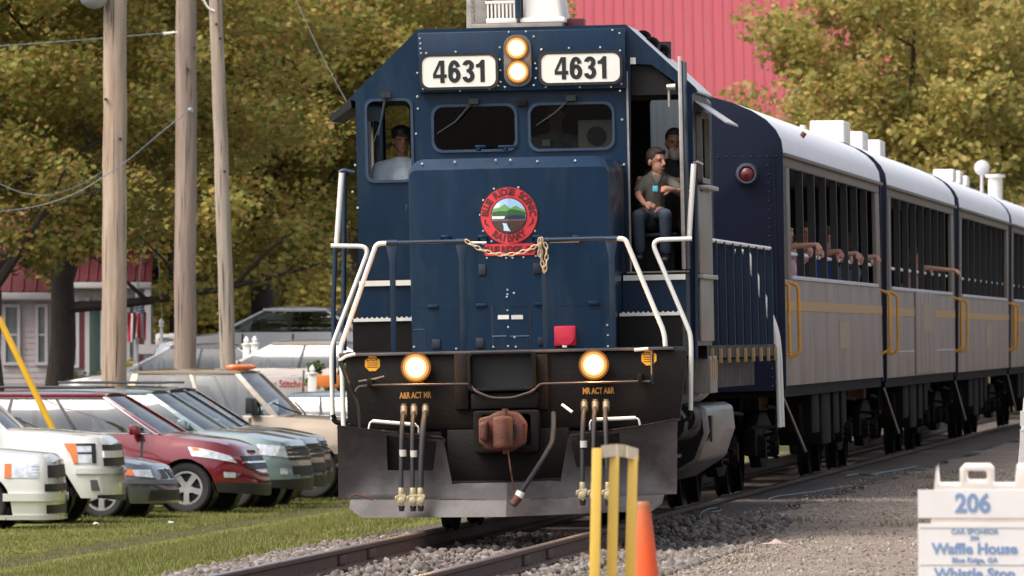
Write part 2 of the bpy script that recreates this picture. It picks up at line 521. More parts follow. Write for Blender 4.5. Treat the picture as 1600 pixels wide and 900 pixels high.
strip('grass_verge', [-11.0, -9, -8, -7.2, -6, -5, -4, -3.2, -2.7, -2.25], frange(-70, 90, .8), .006, M['turf'], .22, 4)
strip('parking_lot', [-40, -25, -18, -14, -10.9], frange(-40, 120, 2), .004, M['lot'], .1, 5)

# rails and ties
trk = thing('railway_track', None, None, matrix=T((TRX, TRY, 0)) @ Matrix.Rotation(-R(HEAD), 4, 'Z'))
tag(trk, kind='structure')
M['railrust'] = pm('rail rust', (.085, .042, .028, 1), .8, var=.3, scale=5, dirt=(.04, .025, .02, 1), damt=.4, bump=.2)
M['railtop'] = pm('rail head steel', (.30, .275, .26, 1), .32, metal=.85, var=.15, scale=6, stretch=(8, .4, 1))
M['tie'] = pm('weathered tie', (.14, .10, .08, 1), .9, var=.35, scale=6, stretch=(.5, 5, 3), bump=.5, bscale=25)
prof = [(-.07, -.17), (.07, -.17), (.07, -.158), (.012, -.135), (.010, -.05), (.036, -.035), (.037, -.008), (.030, -.003), (-.030, -.003), (-.037, -.008), (-.036, -.035), (-.010, -.05), (-.012, -.135), (-.07, -.158)]
for sx in (-1, 1):
    r = MB().prism([(p[0] + sx * .755, p[1]) for p in prof], 'y', -60, 150).build('rail', M['railrust'], trk, smooth=50)
    MB().box((sx*.755 - .028, -60, -.003), (sx*.755 + .028, 150, .001)).build('rail_head', M['railtop'], r)
    for s0 in (-17.5, -8.2, -5.6):
        MB().box((sx*.755 - .035, s0, -.13), (sx*.755 + .035, s0 + .6, -.05)).build('joint_bar', M['railrust'], r, bevel=.01)
rt = random.Random(5)
tie0 = MB().box((-1.28, -.11, -.16), (1.28, .11, 0)).build('tie', M['tie'], trk, bevel=.015, loc=(0, -45, -.172))
for k in range(1, 200):
    o = copy_obj(tie0, trk, (rt.uniform(-.05, .05), -45 + k * .53 + rt.uniform(-.03, .03), -.175 - rt.uniform(0, .015)))
    o.rotation_euler = (0, 0, rt.uniform(-.02, .02))
sp = MB().box((-.02, -.015, 0), (.02, .015, .03)).box((-.1, -.09, -.012), (.1, .09, 0))
spm = sp.mesh('tie_plate'); spm.materials.append(M['railrust'])
for k in range(70):
    for sx in (-1, 1):
        put('tie_plate', spm, None, trk, (sx * .755, -30 + k * .53, -.158))

# loose stones, one mass of ballast and one of yard gravel
def stones(name, mat, pos, size, seed):
    rg = np.random.default_rng(seed)
    t = (1 + 5 ** .5) / 2
    base = np.array([(-1,t,0),(1,t,0),(-1,-t,0),(1,-t,0),(0,-1,t),(0,1,t),(0,-1,-t),(0,1,-t),(t,0,-1),(t,0,1),(-t,0,-1),(-t,0,1)], float) / 1.9
    fc = np.array([(0,11,5),(0,5,1),(0,1,7),(0,7,10),(0,10,11),(1,5,9),(5,11,4),(11,10,2),(10,7,6),(7,1,8),(3,9,4),(3,4,2),(3,2,6),(3,6,8),(3,8,9),(4,9,5),(2,4,11),(6,2,10),(8,6,7),(9,8,1)])
    n = len(pos)
    q = rg.normal(size=(n, 4)); q /= np.linalg.norm(q, axis=1)[:, None]
    w_, x, y, z = q.T
    Rm = np.stack([1-2*(y*y+z*z), 2*(x*y-z*w_), 2*(x*z+y*w_), 2*(x*y+z*w_), 1-2*(x*x+z*z), 2*(y*z-x*w_), 2*(x*z-y*w_), 2*(y*z+x*w_), 1-2*(x*x+y*y)], 1).reshape(n, 3, 3)
    sc = size[:, None] * rg.uniform(.6, 1.25, (n, 3))
    b = base[None] * rg.uniform(.72, 1.2, (n, 12, 1)) * sc[:, None, :]
    v = np.einsum('nij,nkj->nki', Rm, b) + pos[:, None, :]
    f = (fc[None] + (np.arange(n) * 12)[:, None, None]).reshape(-1, 3)
    me = fast_mesh(name, v.reshape(-1, 3), f)
    o = put(name, me, mat)
    return o
def fast_mesh(name, v, f):
    me = bpy.data.meshes.new(name)
    k = f.shape[1]
    me.vertices.add(len(v)); me.vertices.foreach_set('co', np.ascontiguousarray(v, np.float32).ravel())
    me.loops.add(f.size); me.loops.foreach_set('vertex_index', np.ascontiguousarray(f, np.int32).ravel())
    me.polygons.add(len(f)); me.polygons.foreach_set('loop_start', np.arange(0, f.size, k, dtype=np.int32))
    me.polygons.foreach_set('loop_total', np.full(len(f), k, np.int32))
    me.update(calc_edges=True); me.validate()
    return me
def island_mat(name, cols, rough=.9):
    m = leaf_mat(name, cols, trans=0.0, rough=rough)
    return m
rg = np.random.default_rng(11)
def scatter(n, u0, u1, s0, s1, bias=1.0):
    u = rg.uniform(u0, u1, n); s = s0 + (s1 - s0) * rg.uniform(0, 1, n) ** bias
    return u, s
def ground_pos(u, s, dz):
    return np.array([(*uy(a, b), gz_us(a, b) + dz) for a, b in zip(u, s)])
u, s = scatter(13000, -2.5, 2.2, -24, 8); keep = (np.abs(np.abs(u) - .755) > .10)
u, s = u[keep], s[keep]
inn = np.abs(u) < 1.3
pos = ground_pos(u, s, 0.012); pos[inn, 2] += rg.uniform(-.02, .03, inn.sum())
st1 = stones('ballast_stones', island_mat('ballast stone', [(0.072, 0.060, 0.053, 1), (0.144, 0.124, 0.110, 1), (0.204, 0.178, 0.162, 1), (0.132, 0.096, 0.076, 1), (0.276, 0.252, 0.234, 1)]), pos, rg.uniform(.018, .048, len(u)), 1)
tag(st1, 'grey and brown crushed ballast stones strewn along the rails', 'ballast', kind='stuff')
u, s = scatter(15000, 1.5, 6.5, -24, 44, 1.3)
st2 = stones('yard_gravel', island_mat('yard pebble', [(0.115, 0.095, 0.081, 1), (0.203, 0.173, 0.149, 1), (0.297, 0.257, 0.227, 1), (0.189, 0.135, 0.105, 1), (0.392, 0.351, 0.317, 1)]), ground_pos(u, s, .008), rg.uniform(.005, .018, len(u)) , 2)
tag(st2, 'loose grey gravel scattered over the yard right of the train', 'gravel', kind='stuff')

# grass blades
def blades(name, mat, pos, h, wd, seed):
    r2 = np.random.default_rng(seed); n = len(pos)
    a = r2.uniform(0, 2*np.pi, n); lean = r2.uniform(0, .7, n)
    dx, dy = np.cos(a), np.sin(a)
    b2 = r2.uniform(0, 2*np.pi, n)
    v = np.zeros((n, 3, 3))
    v[:, 0] = pos; v[:, 1] = pos; v[:, 2] = pos
    v[:, 0, 0] -= dx * wd; v[:, 0, 1] -= dy * wd
    v[:, 1, 0] += dx * wd; v[:, 1, 1] += dy * wd
    v[:, 2, 0] += np.cos(b2) * lean * h; v[:, 2, 1] += np.sin(b2) * lean * h
    v[:, 2, 2] += h
    f = np.arange(n * 3).reshape(-1, 3)
    return put(name, fast_mesh(name, v.reshape(-1, 3), f), mat)
ng = 190000
u = rg.uniform(-9.6, -2.15, ng); s = rg.uniform(-22, 68, ng)
keep = rg.uniform(0, 1, ng) < np.clip(( -2.1 - u) / .7, .08, 1)
u, s = u[keep], s[keep]
pos = ground_pos(u, s, 0.0)
hh = rg.uniform(.02, .055, len(u)) * (1 + .5 * np.sin(u * 3 + s) * np.sin(s * 1.7))
gm = leaf_mat('grass', [(.11, .145, .032, 1), (.15, .18, .042, 1), (.20, .205, .055, 1), (.20, .165, .06, 1), (.15, .17, .04, 1), (.27, .215, .09, 1)], .25, .6)
tag(blades('grass', gm, pos, hh, .007, 3), 'short mown green grass between the track and the parked cars', 'grass', kind='stuff')
# dry weeds at the edges of the track and the yard
cl = []
for k in range(46):
    if k < 20: u0, s0 = rg.uniform(-2.6, -1.7), rg.uniform(-18, 12)
    elif k < 36: u0, s0 = rg.uniform(1.7, 3.6), rg.uniform(-16, 45)
    else: u0, s0 = rg.uniform(-.4, .5), rg.uniform(-19, -9)
    for j in range(60): cl.append((u0 + rg.normal() * .16, s0 + rg.normal() * .35))
cl = np.array(cl)
wm = leaf_mat('dry weeds', [(.16, .12, .04, 1), (.12, .13, .03, 1), (.22, .16, .07, 1), (.09, .06, .03, 1)], .2, .7)
tag(blades('weeds', wm, ground_pos(cl[:, 0], cl[:, 1], 0), rg.uniform(.02, .075, len(cl)), .006, 5), 'tufts of dry weeds along the track bed', 'weeds', kind='stuff')
# ------------------------------------------------------------------ the locomotive
from mathutils.geometry import delaunay_2d_cdt

def track(s):
    "centre of the track s metres behind the plow"
    return Vector((TRX + s * math.sin(R(HEAD)), TRY + s * math.cos(R(HEAD)), 0))

def rail_frame(s, roll):
    return T(track(s)) @ Matrix.Rotation(-R(HEAD), 4, 'Z') @ Matrix.Rotation(-R(roll), 4, 'Y')

ML = rail_frame(0, 1.2)
loco = thing('locomotive', 'dark blue diesel locomotive numbered 4631 with a low nose and lit headlights', 'locomotive', matrix=ML)

def seer(Mx):
    inv = Mx.inverted()
    o = inv @ Vector((0, 0, HC)); r3 = inv.to_3x3()
    def f(px, py, y):
        d = r3 @ Vector(((px - 800.0) / F, 1.0, (HOR - py) / F))
        return o + d * ((y - o.y) / d.y)
    return f
lp = seer(ML)
def l2(px, py, y):
    p = lp(px, py, y); return (p.x, p.z)

def plate(outer, holes, axis, a, b, warp=None, grid=0):
    "flat plate with holes, thickness a..b along axis; warp(x, z) adds to the axis coordinate"
    vs = []; es = []; 
    for ring in [outer] + holes:
        n0 = len(vs); vs += [Vector(p) for p in ring]
        es += [(n0 + i, n0 + (i + 1) % len(ring)) for i in range(len(ring))]
    if grid:
        xs = [p[0] for p in outer]; zs = [p[1] for p in outer]
        for i in range(1, grid):
            for j in range(1, 5):
                vs.append(Vector((min(xs) + (max(xs) - min(xs)) * (j + .013 * i) / 5, min(zs) + (max(zs) - min(zs)) * i / grid)))
    ov, oe, of, _, _, _ = delaunay_2d_cdt(vs, es, [], 2 if not holes else 2, 1e-7)
    def inside(p, ring):
        c = False; j = len(ring) - 1
        for i in range(len(ring)):
            xi, yi = ring[i]; xj, yj = ring[j]
            if (yi > p[1]) != (yj > p[1]) and p[0] < (xj - xi) * (p[1] - yi) / (yj - yi + 1e-12) + xi: c = not c
            j = i
        return c
    tris = []
    for f in of:
        c = sum((ov[i] for i in f), Vector((0, 0))) / len(f)
        if inside(c, outer) and not any(inside(c, h) for h in holes): tris.append(tuple(f))
    m = MB()
    def p3(p, t):
        t = t + (warp(p[0], p[1]) if warp else 0)
        return {'x': (t, p[0], p[1]), 'y': (p[0], t, p[1]), 'z': (p[0], p[1], t)}[axis]
    n = len(ov)
    m.v = [p3(p, a) for p in ov] + [p3(p, b) for p in ov]
    m.f = tris + [tuple(i + n for i in reversed(t)) for t in tris]
    cnt = {}
    for t in tris:
        for i in range(len(t)):
            e = (t[i], t[(i + 1) % len(t)]); cnt.setdefault(tuple(sorted(e)), []).append(e)
    for k, v in cnt.items():
        if len(v) == 1:
            i, j = v[0]; m.f.append((i, j, j + n, i + n))
    return m

YC, YR = 2.9, 5.2          # cab front and rear walls
ZD, ZF = 1.62, 2.27        # deck, cab floor
# cab walls
win_l = rrect(*l2(575, 283, YC), *l2(642, 156, YC), 0.07)
ws1 = rrect(*l2(678, 236, YC), *l2(805, 164, YC), 0.09)
ws2 = rrect(*l2(829, 234, YC), *l2(957, 161, YC), 0.09)
dz = ZF + 0.03
door_hole = [l2(985, 415, YC)[:1] + (dz,), l2(1072, 415, YC)[:1] + (dz,), l2(1069, 141, YC), l2(1052, 126, YC), l2(1018, 101, YC), l2(985, 99, YC)]
ZT, ZE = 4.54, 3.99
front = plate([(-1.55, ZD), (1.55, ZD), (1.55, 3.93), (1.605, 3.952), (1.58, 3.99), (0.958, 4.58), (-0.958, 4.58), (-1.58, 3.99), (-1.605, 3.952), (-1.55, 3.93)], [win_l, ws1, ws2, door_hole], 'y', YC, YC + 0.05)
front.build('cab_front_wall', M['blue'], loco)
rw1 = rrect(*l2(604, 282, YR), *l2(640, 165, YR), 0.05)
rw2 = rrect(*l2(1018, 262, YR), *l2(1068, 152, YR), 0.06)
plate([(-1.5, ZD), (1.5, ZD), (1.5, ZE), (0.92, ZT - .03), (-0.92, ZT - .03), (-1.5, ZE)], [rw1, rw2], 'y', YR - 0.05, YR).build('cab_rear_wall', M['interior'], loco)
for sx in (-1, 1):
    hole = rrect(YC + 0.55, 3.12, YR - 0.5, 3.78, 0.06)
    a, b = sorted((sx * 1.5, sx * 1.548))
    plate([(YC + 0.051, ZD), (YR, ZD), (YR, ZE), (YC + 0.051, ZE)], [hole], 'x', a, b).build('cab_side_wall', M['blue'], loco)
    wf = MB().ring(hole, inset(hole, 0.05), 'x', sx * 1.552, sx * 1.60).build('side_window_frame', M['sidegrey'], loco, smooth=40)
    MB().box((sx*1.522, YC + 0.56, 3.13), (sx*1.526, YC + 1.2, 3.77)).build('pane', M['cabglass'], wf)
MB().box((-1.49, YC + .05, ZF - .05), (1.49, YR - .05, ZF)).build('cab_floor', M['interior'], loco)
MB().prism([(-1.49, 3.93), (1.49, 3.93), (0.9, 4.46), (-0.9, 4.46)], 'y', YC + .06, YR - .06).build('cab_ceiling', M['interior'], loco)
# roof skin with its lit slopes
ro = [(-1.60, 3.955), (-1.575, 3.985), (-0.955, 4.575), (0.955, 4.575), (1.575, 3.985), (1.60, 3.955)]
ri = [(1.58, 3.945), (1.55, 3.975), (0.94, 4.545), (-0.94, 4.545), (-1.55, 3.975), (-1.58, 3.945)]
MB().prism(ro[::-1] + ri[::-1], 'y', YC + 0.012, YR + 0.06).build('cab_roof', M['roofgrey'], loco)
# plain partition seen through the windshields
MB().box((-0.95, YR - 0.9, ZF), (0.85, YR - 0.85, 4.3)).build('cab_bulkhead', M['interior'], loco)
fan = MB().box((0.47, YC + .35, 3.42), (0.86, YC + .6, 3.72)).build('cab_fan_box', pm('fan beige', (0.28, 0.25, 0.18, 1), 0.6), loco, bevel=.01)
MB().lathe([(0.09, -.01), (0.09, 0.02)], (0.64, YC + .345, 3.57), 'y', 20).build('fan_grille', M['ink'], fan)
MB().box((-1.45, YC + .1, ZF), (-0.9, YC + .5, 2.95)).build('control_desk', M['interior'], loco, bevel=.02)

# window seals, panes, wipers
for hole, nm in ((win_l, 'side_light_frame'), (ws1, 'windshield_frame'), (ws2, 'windshield_frame')):
    fr = MB().ring(inset(hole, -0.018), inset(hole, 0.006), 'y', YC - 0.022, YC + 0.02).build(nm, M['seal'], loco, smooth=40)
    if hole is not win_l:
        g = inset(hole, 0.004)
        MB().poly([(x, YC + .025, z) for x, z in g]).build('windshield', M['cabglass'], fr)
def wiper(p, q, mount):
    a, b, c = lp(*mount, YC - .06), lp(*p, YC - .05), lp(*q, YC - .04)
    m = MB().tube([a, b, c], [0.014, 0.010, 0.006], 6)
    m.cbox(tuple(a), (0.09, 0.05, 0.05))
    return m.build('wiper', M['rubber'], loco)
wiper((712, 190), (683, 209), (740, 158)); wiper((868, 176), (838, 196), (892, 153)); wiper((596, 190), (584, 222), (603, 148))
MB().tube([lp(602, 150, YC - .05), lp(592, 212, YC - .05)], .012, 6).build('wiper', M['blue'], loco)
MB().box(tuple(lp(807, 166, YC - .05)), tuple(lp(824, 156, YC - .002))).build('wiper_motor', M['black'], loco, bevel=.008)
for px in (748, 790):
    MB().cyl(lp(px, 236, 2.5), lp(px, 229, 2.5), .025, n=10).cbox(tuple(lp(px + 3, 229, 2.5)), (.10 if px < 760 else .17, .05, .025)).build('nose_latch', M['blue'], loco, bevel=.006)

# number and headlight panel
zb = l2(800, 142, YC - .12)[1]
MB().prism([(-.955, zb), (.955, zb), (.955, ZT + .004), (-.955, ZT + .004)], 'y', YC - .12, YC - .001).build('headlight_panel', M['blue'], loco, bevel=.012)
def arc_stroke(m, cx, cz, rx, rz, t, a0, a1, y, d=.004, n=18):
    "thick elliptical arc standing on a plane y"
    o = []; i_ = []
    for k in range(n + 1):
        a = R(a0 + (a1 - a0) * k / n); c_, s_ = math.cos(a), math.sin(a)
        o.append((cx + rx * c_, cz + rz * s_)); i_.append((cx + (rx - t) * c_, cz + (rz - t * .92) * s_))
    for k in range(n):
        q = [o[k], o[k+1], i_[k+1], i_[k]]
        m.add([(p[0], y, p[1]) for p in q] + [(p[0], y + d, p[1]) for p in q], [(0, 1, 2, 3), (0, 4, 5, 1), (1, 5, 6, 2), (2, 6, 7, 3), (3, 7, 4, 0)])
def number_4631(h, y):
    "heavy grotesque figures, centred"
    m = MB(); t = .2 * h; w_ = .56 * h
    def off(m2, x): m.add([(v[0] + x, v[1], v[2] - h / 2) for v in m2.v], m2.f)
    four = plate([(w_*.58, 0), (w_*.58 + t*.95, 0), (w_*.58 + t*.95, h*.22), (w_*1.1, h*.22), (w_*1.1, h*.38), (w_*.58 + t*.95, h*.38), (w_*.58 + t*.95, h), (w_*.52, h), (0, h*.40), (0, h*.22), (w_*.58, h*.22)], [[(w_*.22, h*.38), (w_*.60, h*.38), (w_*.60, h*.80)]], 'y', y, y + .004)
    six = MB(); arc_stroke(six, w_/2, h*.33, w_/2, h*.335, t, 0, 360, y, n=30); arc_stroke(six, w_/2, h*.56, w_/2, h*.445, t, 22, 185, y - .0006); six.box((0, y - .0012, h*.3), (t, y + .003, h*.56))
    three = MB(); arc_stroke(three, w_*.48, h*.29, w_/2, h*.295, t, -170, 82, y); arc_stroke(three, w_*.48, h*.745, w_*.46, h*.26, t, -82, 170, y - .0006); three.box((w_*.34, y - .0012, h*.455), (w_*.62, y + .003, h*.60))
    one = plate([(w_*.34, 0), (w_*.34 + t, 0), (w_*.34 + t, h), (w_*.34 + t*.3, h), (w_*.22, h*.84), (0, h*.80), (0, h*.66), (w_*.34, h*.66)], [], 'y', y, y + .004)
    adv = [0, w_*1.22, w_*2.36, w_*3.46]; tot = adv[3] + w_*.34 + t
    for g, a in zip((four, six, three, one), adv): off(g, a - tot / 2)
    return m
def numboard(x0, y0, x1, y1):
    o = rrect(*l2(x0, y1, YC - .14), *l2(x1, y0, YC - .14), 0.075, 6)
    b = MB().prism(inset(o, .012), 'y', YC - .146, YC - .121).build('number_board', M['board'], loco)
    MB().ring(inset(o, -.012), inset(o, .012), 'y', YC - .152, YC - .121).build('board_rim', M['ink'], b, smooth=40)
    cx = sum(p[0] for p in o) / len(o); cz = sum(p[1] for p in o) / len(o)
    moved(number_4631(.205, 0), T((cx, YC - .1502, cz))).build('board_digits', M['ink'], b)
numboard(658, 84, 776, 139); numboard(844, 80, 970, 132)
hp = MB().prism(rrect(*l2(788, 136, YC - .13), *l2(830, 54, YC - .13), 0.11, 6), 'y', YC - .15, YC - .121).build('headlight', pm('headlight housing', (0.10, 0.09, 0.09, 1), .5), loco, bevel=.008)
for (px, py) in ((807, 75), (809, 112)):
    c = lp(px, py, YC - .15)
    MB().lathe([(.108, 0), (.108, -.012), (.098, -.012), (.096, 0)], tuple(c), 'y', 24).build('lamp_rim', M['black'], hp, smooth=40)
    MB().lathe([(.058, -.020), (.057, -.035), (.048, -.055), (.03, -.066), (0.001, -.07)], tuple(c), 'y', 24).build('lamp', M['lamptop'], hp, smooth=60)
    for r0, r1, mt in ((.108, .096, 'halo'), (.096, .077, 'halo2'), (.077, .058, 'halo3')):  # warm glow about the lamp core, put in as fading emissive rings
        MB().lathe([(r0, -.0125 - (.108 - r0) * .15), (r1, -.0125 - (.108 - r1) * .15)], tuple(c), 'y', 24, caps=False).build('halo', M[mt], hp, smooth=60)

# bolts of the number panel, the cab face and the nose, pale and dust-caught
rv = MB()
def bolt(px, py, y, r=.011):
    c = lp(px, py, y)
    rv.lathe([(r, 0), (r * .8, -.008), (.001, -.010)], (c.x, c.y, c.z), 'y', 6)
for p in ((656, 60), (657, 68), (657, 76), (658, 83), (666, 83), (712, 81), (652, 114), (661, 139), (719, 142), (765, 139), (778, 134), (782, 128), (789, 136), (781, 93), (782, 110), (781, 74), (795, 50), (822, 49), (834, 57), (836, 99), (838, 107), (837, 122), (834, 133), (846, 77), (889, 75), (938, 74), (969, 79), (970, 123), (971, 131), (969, 142), (853, 136), (906, 136), (955, 136), (957, 47), (968, 52)):
    bolt(p[0], p[1], YC - .121)
for p in ((652, 151), (653, 170), (650, 209), (972, 187), (975, 257), (555, 258), (551, 300), (559, 325)):
    bolt(p[0], p[1], YC - .002, .013)

# nose (short hood)
def yn(x): return 0.82 + 0.16 * abs(x)
NW, NZ0, NZ1 = 0.915, ZD, 3.37
def nose_outline(w, zt, r, n=7):
    pts = [(-w, NZ0)]
    for k in range(n + 1):
        a = R(180 - 90.0 * k / n); pts.append((-w + r + r * math.cos(a), zt - r + r * math.sin(a)))
    pts.append((0, zt))
    for k in range(n + 1):
        a = R(90 - 90.0 * k / n); pts.append((w - r + r * math.cos(a), zt - r + r * math.sin(a)))
    pts.append((w, NZ0)); return pts
A = nose_outline(NW - .015, NZ1 - .12, .06); B_ = nose_outline(NW, NZ1 - .02, .15); C_ = nose_outline(NW, NZ1, .15)
n = len(A); mid = n // 2
nm = MB()
nm.v = [(x, yn(x), z) for x, z in A] + [(x, yn(x) + .11, z) for x, z in B_] + [(x, YC - .002, z) for x, z in C_] + [(0, yn(0), NZ0)]
k0 = 3 * n
nm.f = [tuple([k0] + list(range(mid, -1, -1))), tuple([k0] + list(range(n - 1, mid - 1, -1)))]
for i in range(n - 1):
    nm.f += [(i, i + 1, n + i + 1, n + i), (n + i, n + i + 1, 2*n + i + 1, 2*n + i)]
nm.build('nose', M['blue'], loco, smooth=24, weld=True)
def on_nose(px, py, d=0.0):
    p = lp(px, py, .9)
    for _ in range(3): p = lp(px, py, yn(p.x))
    return Vector((p.x, yn(p.x) - d, p.z))
def nbolt(px, py, r=.011):
    c = on_nose(px, py); rv.lathe([(r, 0), (r * .8, -.008), (.001, -.010)], tuple(c), 'y', 6)
for p in ((772, 295), (810, 293), (755, 313), (750, 336), (755, 361), (836, 361), (768, 377), (755, 381), (761, 403), (791, 403), (801, 403), (818, 402), (837, 400), (793, 453), (793, 460), (792, 464), (803, 458), (793, 485), (794, 511), (804, 527), (771, 542), (794, 541), (806, 542), (647, 542), (713, 545), (950, 524), (950, 541), (949, 508)):
    nbolt(*p)
for p in ((659, 256), (710, 253), (774, 250), (797, 250), (839, 252), (898, 251)):
    c = on_nose(p[0], p[1], -.05); rv.lathe([(.013, 0), (.01, -.012), (.001, -.014)], tuple(c), 'y', 6)
tag(rv.build('bolts', pm('bolt heads', (0.42, 0.43, 0.43, 1), .5, var=.3, scale=20), loco), kind='stuff')

def nplate(x0, y0, x1, y1, name, mat, d=.006, bevel=0):
    "small plate lying on the nose face between two pixels"
    a, b = on_nose(x0, y1), on_nose(x1, y0)
    m = MB()
    def P(x, z, o): return (x, yn(x) - o, z)
    m.hexa([P(a.x, a.z, d), P(b.x, a.z, d), P(b.x, a.z, .0), P(a.x, a.z, .0), P(a.x, b.z, d), P(b.x, b.z, d), P(b.x, b.z, .0), P(a.x, b.z, .0)])
    return m.build(name, mat, loco, bevel=bevel)
M['seam'] = pm('panel seam', (0.008, 0.014, 0.03, 1), .6)
M['paleblue'] = pm('worn blue edge', (0.10, 0.17, 0.26, 1), .5, var=.2)
for a in ((646, 479, 720, 480), (771, 478, 791, 479), (797, 478, 848, 479), (872, 476, 958, 477), (769, 478, 770, 545), (828, 477, 829, 545), (663, 516, 664, 545), (823, 505, 824, 544)):
    nplate(*a, 'panel_seam', M['seam'], .003)
for a in ((769, 524, 791, 526), (797, 524, 827, 526), (646, 514, 663, 515)):
    nplate(*a, 'panel_edge', M['paleblue'], .006)
for a in ((668, 476, 684, 482), (744, 474, 760, 480), (836, 472, 848, 478), (919, 470, 936, 477)):
    h = nplate(*a, 'hatch_handle', M['blue'], .022, .004)
for a in ((748, 413, 759, 430), (833, 411, 845, 428), (675, 530, 688, 545), (744, 528, 756, 544), (841, 527, 849, 540), (634, 320, 637, 330)):
    nplate(*a, 'lock_pocket', M['seam'], .018, .004)
for a in ((778, 492, 795, 499), (799, 492, 817, 499)):
    nplate(*a, 'data_plate', M['white'], .005)
for px in (697, 755, 840, 902):                          # small lifting eyes behind the rail
    c = on_nose(px, 371)
    MB().tube(bent([c + Vector((-.04, .01, -.03)), c + Vector((-.04, -.05, .01)), c + Vector((.04, -.05, .01)), c + Vector((.04, .01, -.03))], .02, 3), .010, 6).build('lifting_eye', M['blue'], loco, smooth=60)
rbx = nplate(867, 509, 900, 541, 'signal_receptacle', M['redbox'], .06, .012)
c = on_nose(884, 526, .06)
MB().lathe([(.08, 0), (.08, -.012), (.001, -.02)], tuple(c), 'y', 20).build('receptacle_lid', M['redbox'], rbx, smooth=40)
c = on_nose(883, 541, .06)
MB().cbox(tuple(c), (.04, .02, .02)).build('receptacle_latch', M['white'], rbx)

# emblem, folded over the ridge of the nose
ec = on_nose(795, 337)
def on_fold(m, d):
    o = MB(); o.v = [(v[0], yn(v[0]) - d + v[1], v[2]) for v in m.v]; o.f = m.f; return o
def fold_disc(cx, cz, r0, r1, n=40, d=.0):
    m = MB(); vs = []; fs = []
    for k in range(n):
        a = 2 * math.pi * k / n
        for r in (r0, r1): vs.append((cx + r * math.cos(a), 0, cz + r * math.sin(a)))
    for k in range(n):
        k2 = (k + 1) % n
        fs.append((2*k, 2*k + 1, 2*k2 + 1, 2*k2))
    if r0 == 0: pass
    m.add(vs, fs); return m
def fold_poly(pts, d):
    "outline split at the ridge so that it lies flat on both sides"
    m = MB()
    for sgn in (-1, 1):
        out = []
        for i in range(len(pts)):
            p, q = pts[i], pts[(i + 1) % len(pts)]
            if p[0] * sgn >= 0: out.append(p)
            if p[0] * q[0] < 0:
                t = p[0] / (p[0] - q[0]); out.append((0.0, p[1] + (q[1] - p[1]) * t))
        if len(out) > 2:
            n0 = len(out)
            fr = [(x, yn(x) - d, z) for x, z in out]; bk = [(x, yn(x) - .0005, z) for x, z in out]
            m.add(fr + bk, [tuple(range(n0))] + [(i, (i + 1) % n0, n0 + (i + 1) % n0, n0 + i) for i in range(n0)])
    return m
def circ(cx, cz, r, n=48, a0=0, a1=360):
    return [(cx + r * math.cos(R(a0 + (a1 - a0) * k / n)), cz + r * math.sin(R(a0 + (a1 - a0) * k / n))) for k in range(n if a1 - a0 == 360 else n + 1)]
ex, ez = ec.x, ec.z
er = 0.253
fold_poly(circ(ex, ez, er + .008), .010).build('emblem_rim', M['maroon'], loco)
em = fold_poly(circ(ex, ez, er), .014).build('emblem', M['red'], loco)
tag(em, 'round red railway emblem with a mountain and bridge scene')
fold_poly(rrect(*l2(757, 400, .87), *l2(836, 380, .87), .02, 3), .012).build('emblem_name_bar', M['red'], em)
fold_poly(circ(ex, ez, .165), .017).build('emblem_inner_rim', M['maroon'], em)
def scene_piece(name, col, pts, d):
    fold_poly([(ex + x * .155, ez + z * .155) for x, z in pts], d).build(name, pm('emblem ' + name, col, .45, var=.05), em)
def arc(a0, a1, n=14): return [(math.cos(R(a0 + (a1 - a0) * k / n)), math.sin(R(a0 + (a1 - a0) * k / n))) for k in range(n + 1)]
scene_piece('emblem_sky', (0.36, 0.55, 0.78, 1), arc(0, 360, 40)[:-1], .020)
scene_piece('emblem_cloud', (0.7, 0.74, 0.8, 1), [(-.88, .46), (-.55, .48), (-.45, .74), (-.62, .76), (-.75, .64)], .021)
scene_piece('emblem_mountain', (0.13, 0.33, 0.10, 1), arc(158, 170, 3) + [(-.98, .0), (.98, .0)] + arc(10, 18, 3) + [(.7, .42), (.42, .58), (.1, .42), (-.22, .68), (-.5, .5)], .022)
scene_piece('emblem_hill', (0.03, 0.11, 0.035, 1), [(-.97, -.1), (.97, -.1), (.97, .18), (.6, .3), (.2, .38), (-.15, .26), (-.55, .28), (-.97, .2)], .023)
scene_piece('emblem_river_bank', (0.05, 0.035, 0.025, 1), arc(195, 345, 16), .0235)
scene_piece('emblem_train', (0.02, 0.03, 0.055, 1), [(-.96, -.22), (.96, -.22), (.96, -.05), (.7, .02), (-.2, .02), (-.96, .0)], .025)
scene_piece('emblem_coach', (0.75, 0.72, 0.66, 1), [(-.97, -.18), (-.28, -.18), (-.2, -.02), (-.97, -.02)], .026)
scene_piece('emblem_bridge', (0.16, 0.05, 0.03, 1), [(-.94, -.34), (.94, -.34), (.95, -.27), (-.95, -.27)], .026)
for k in range(6):
    x = .12 + k * .13
    scene_piece('emblem_bridge_post', (0.13, 0.045, 0.03, 1), [(x, -.34 - .42 * (1 - k * .11)), (x + .05, -.34 - .42 * (1 - k * .11)), (x + .05, -.34), (x, -.34)], .0265)
scene_piece('emblem_river', (0.45, 0.6, 0.75, 1), [(-.3, -.86), (.12, -.92), (-.02, -.7), (-.12, -.45), (-.38, -.42), (-.3, -.62)], .027)
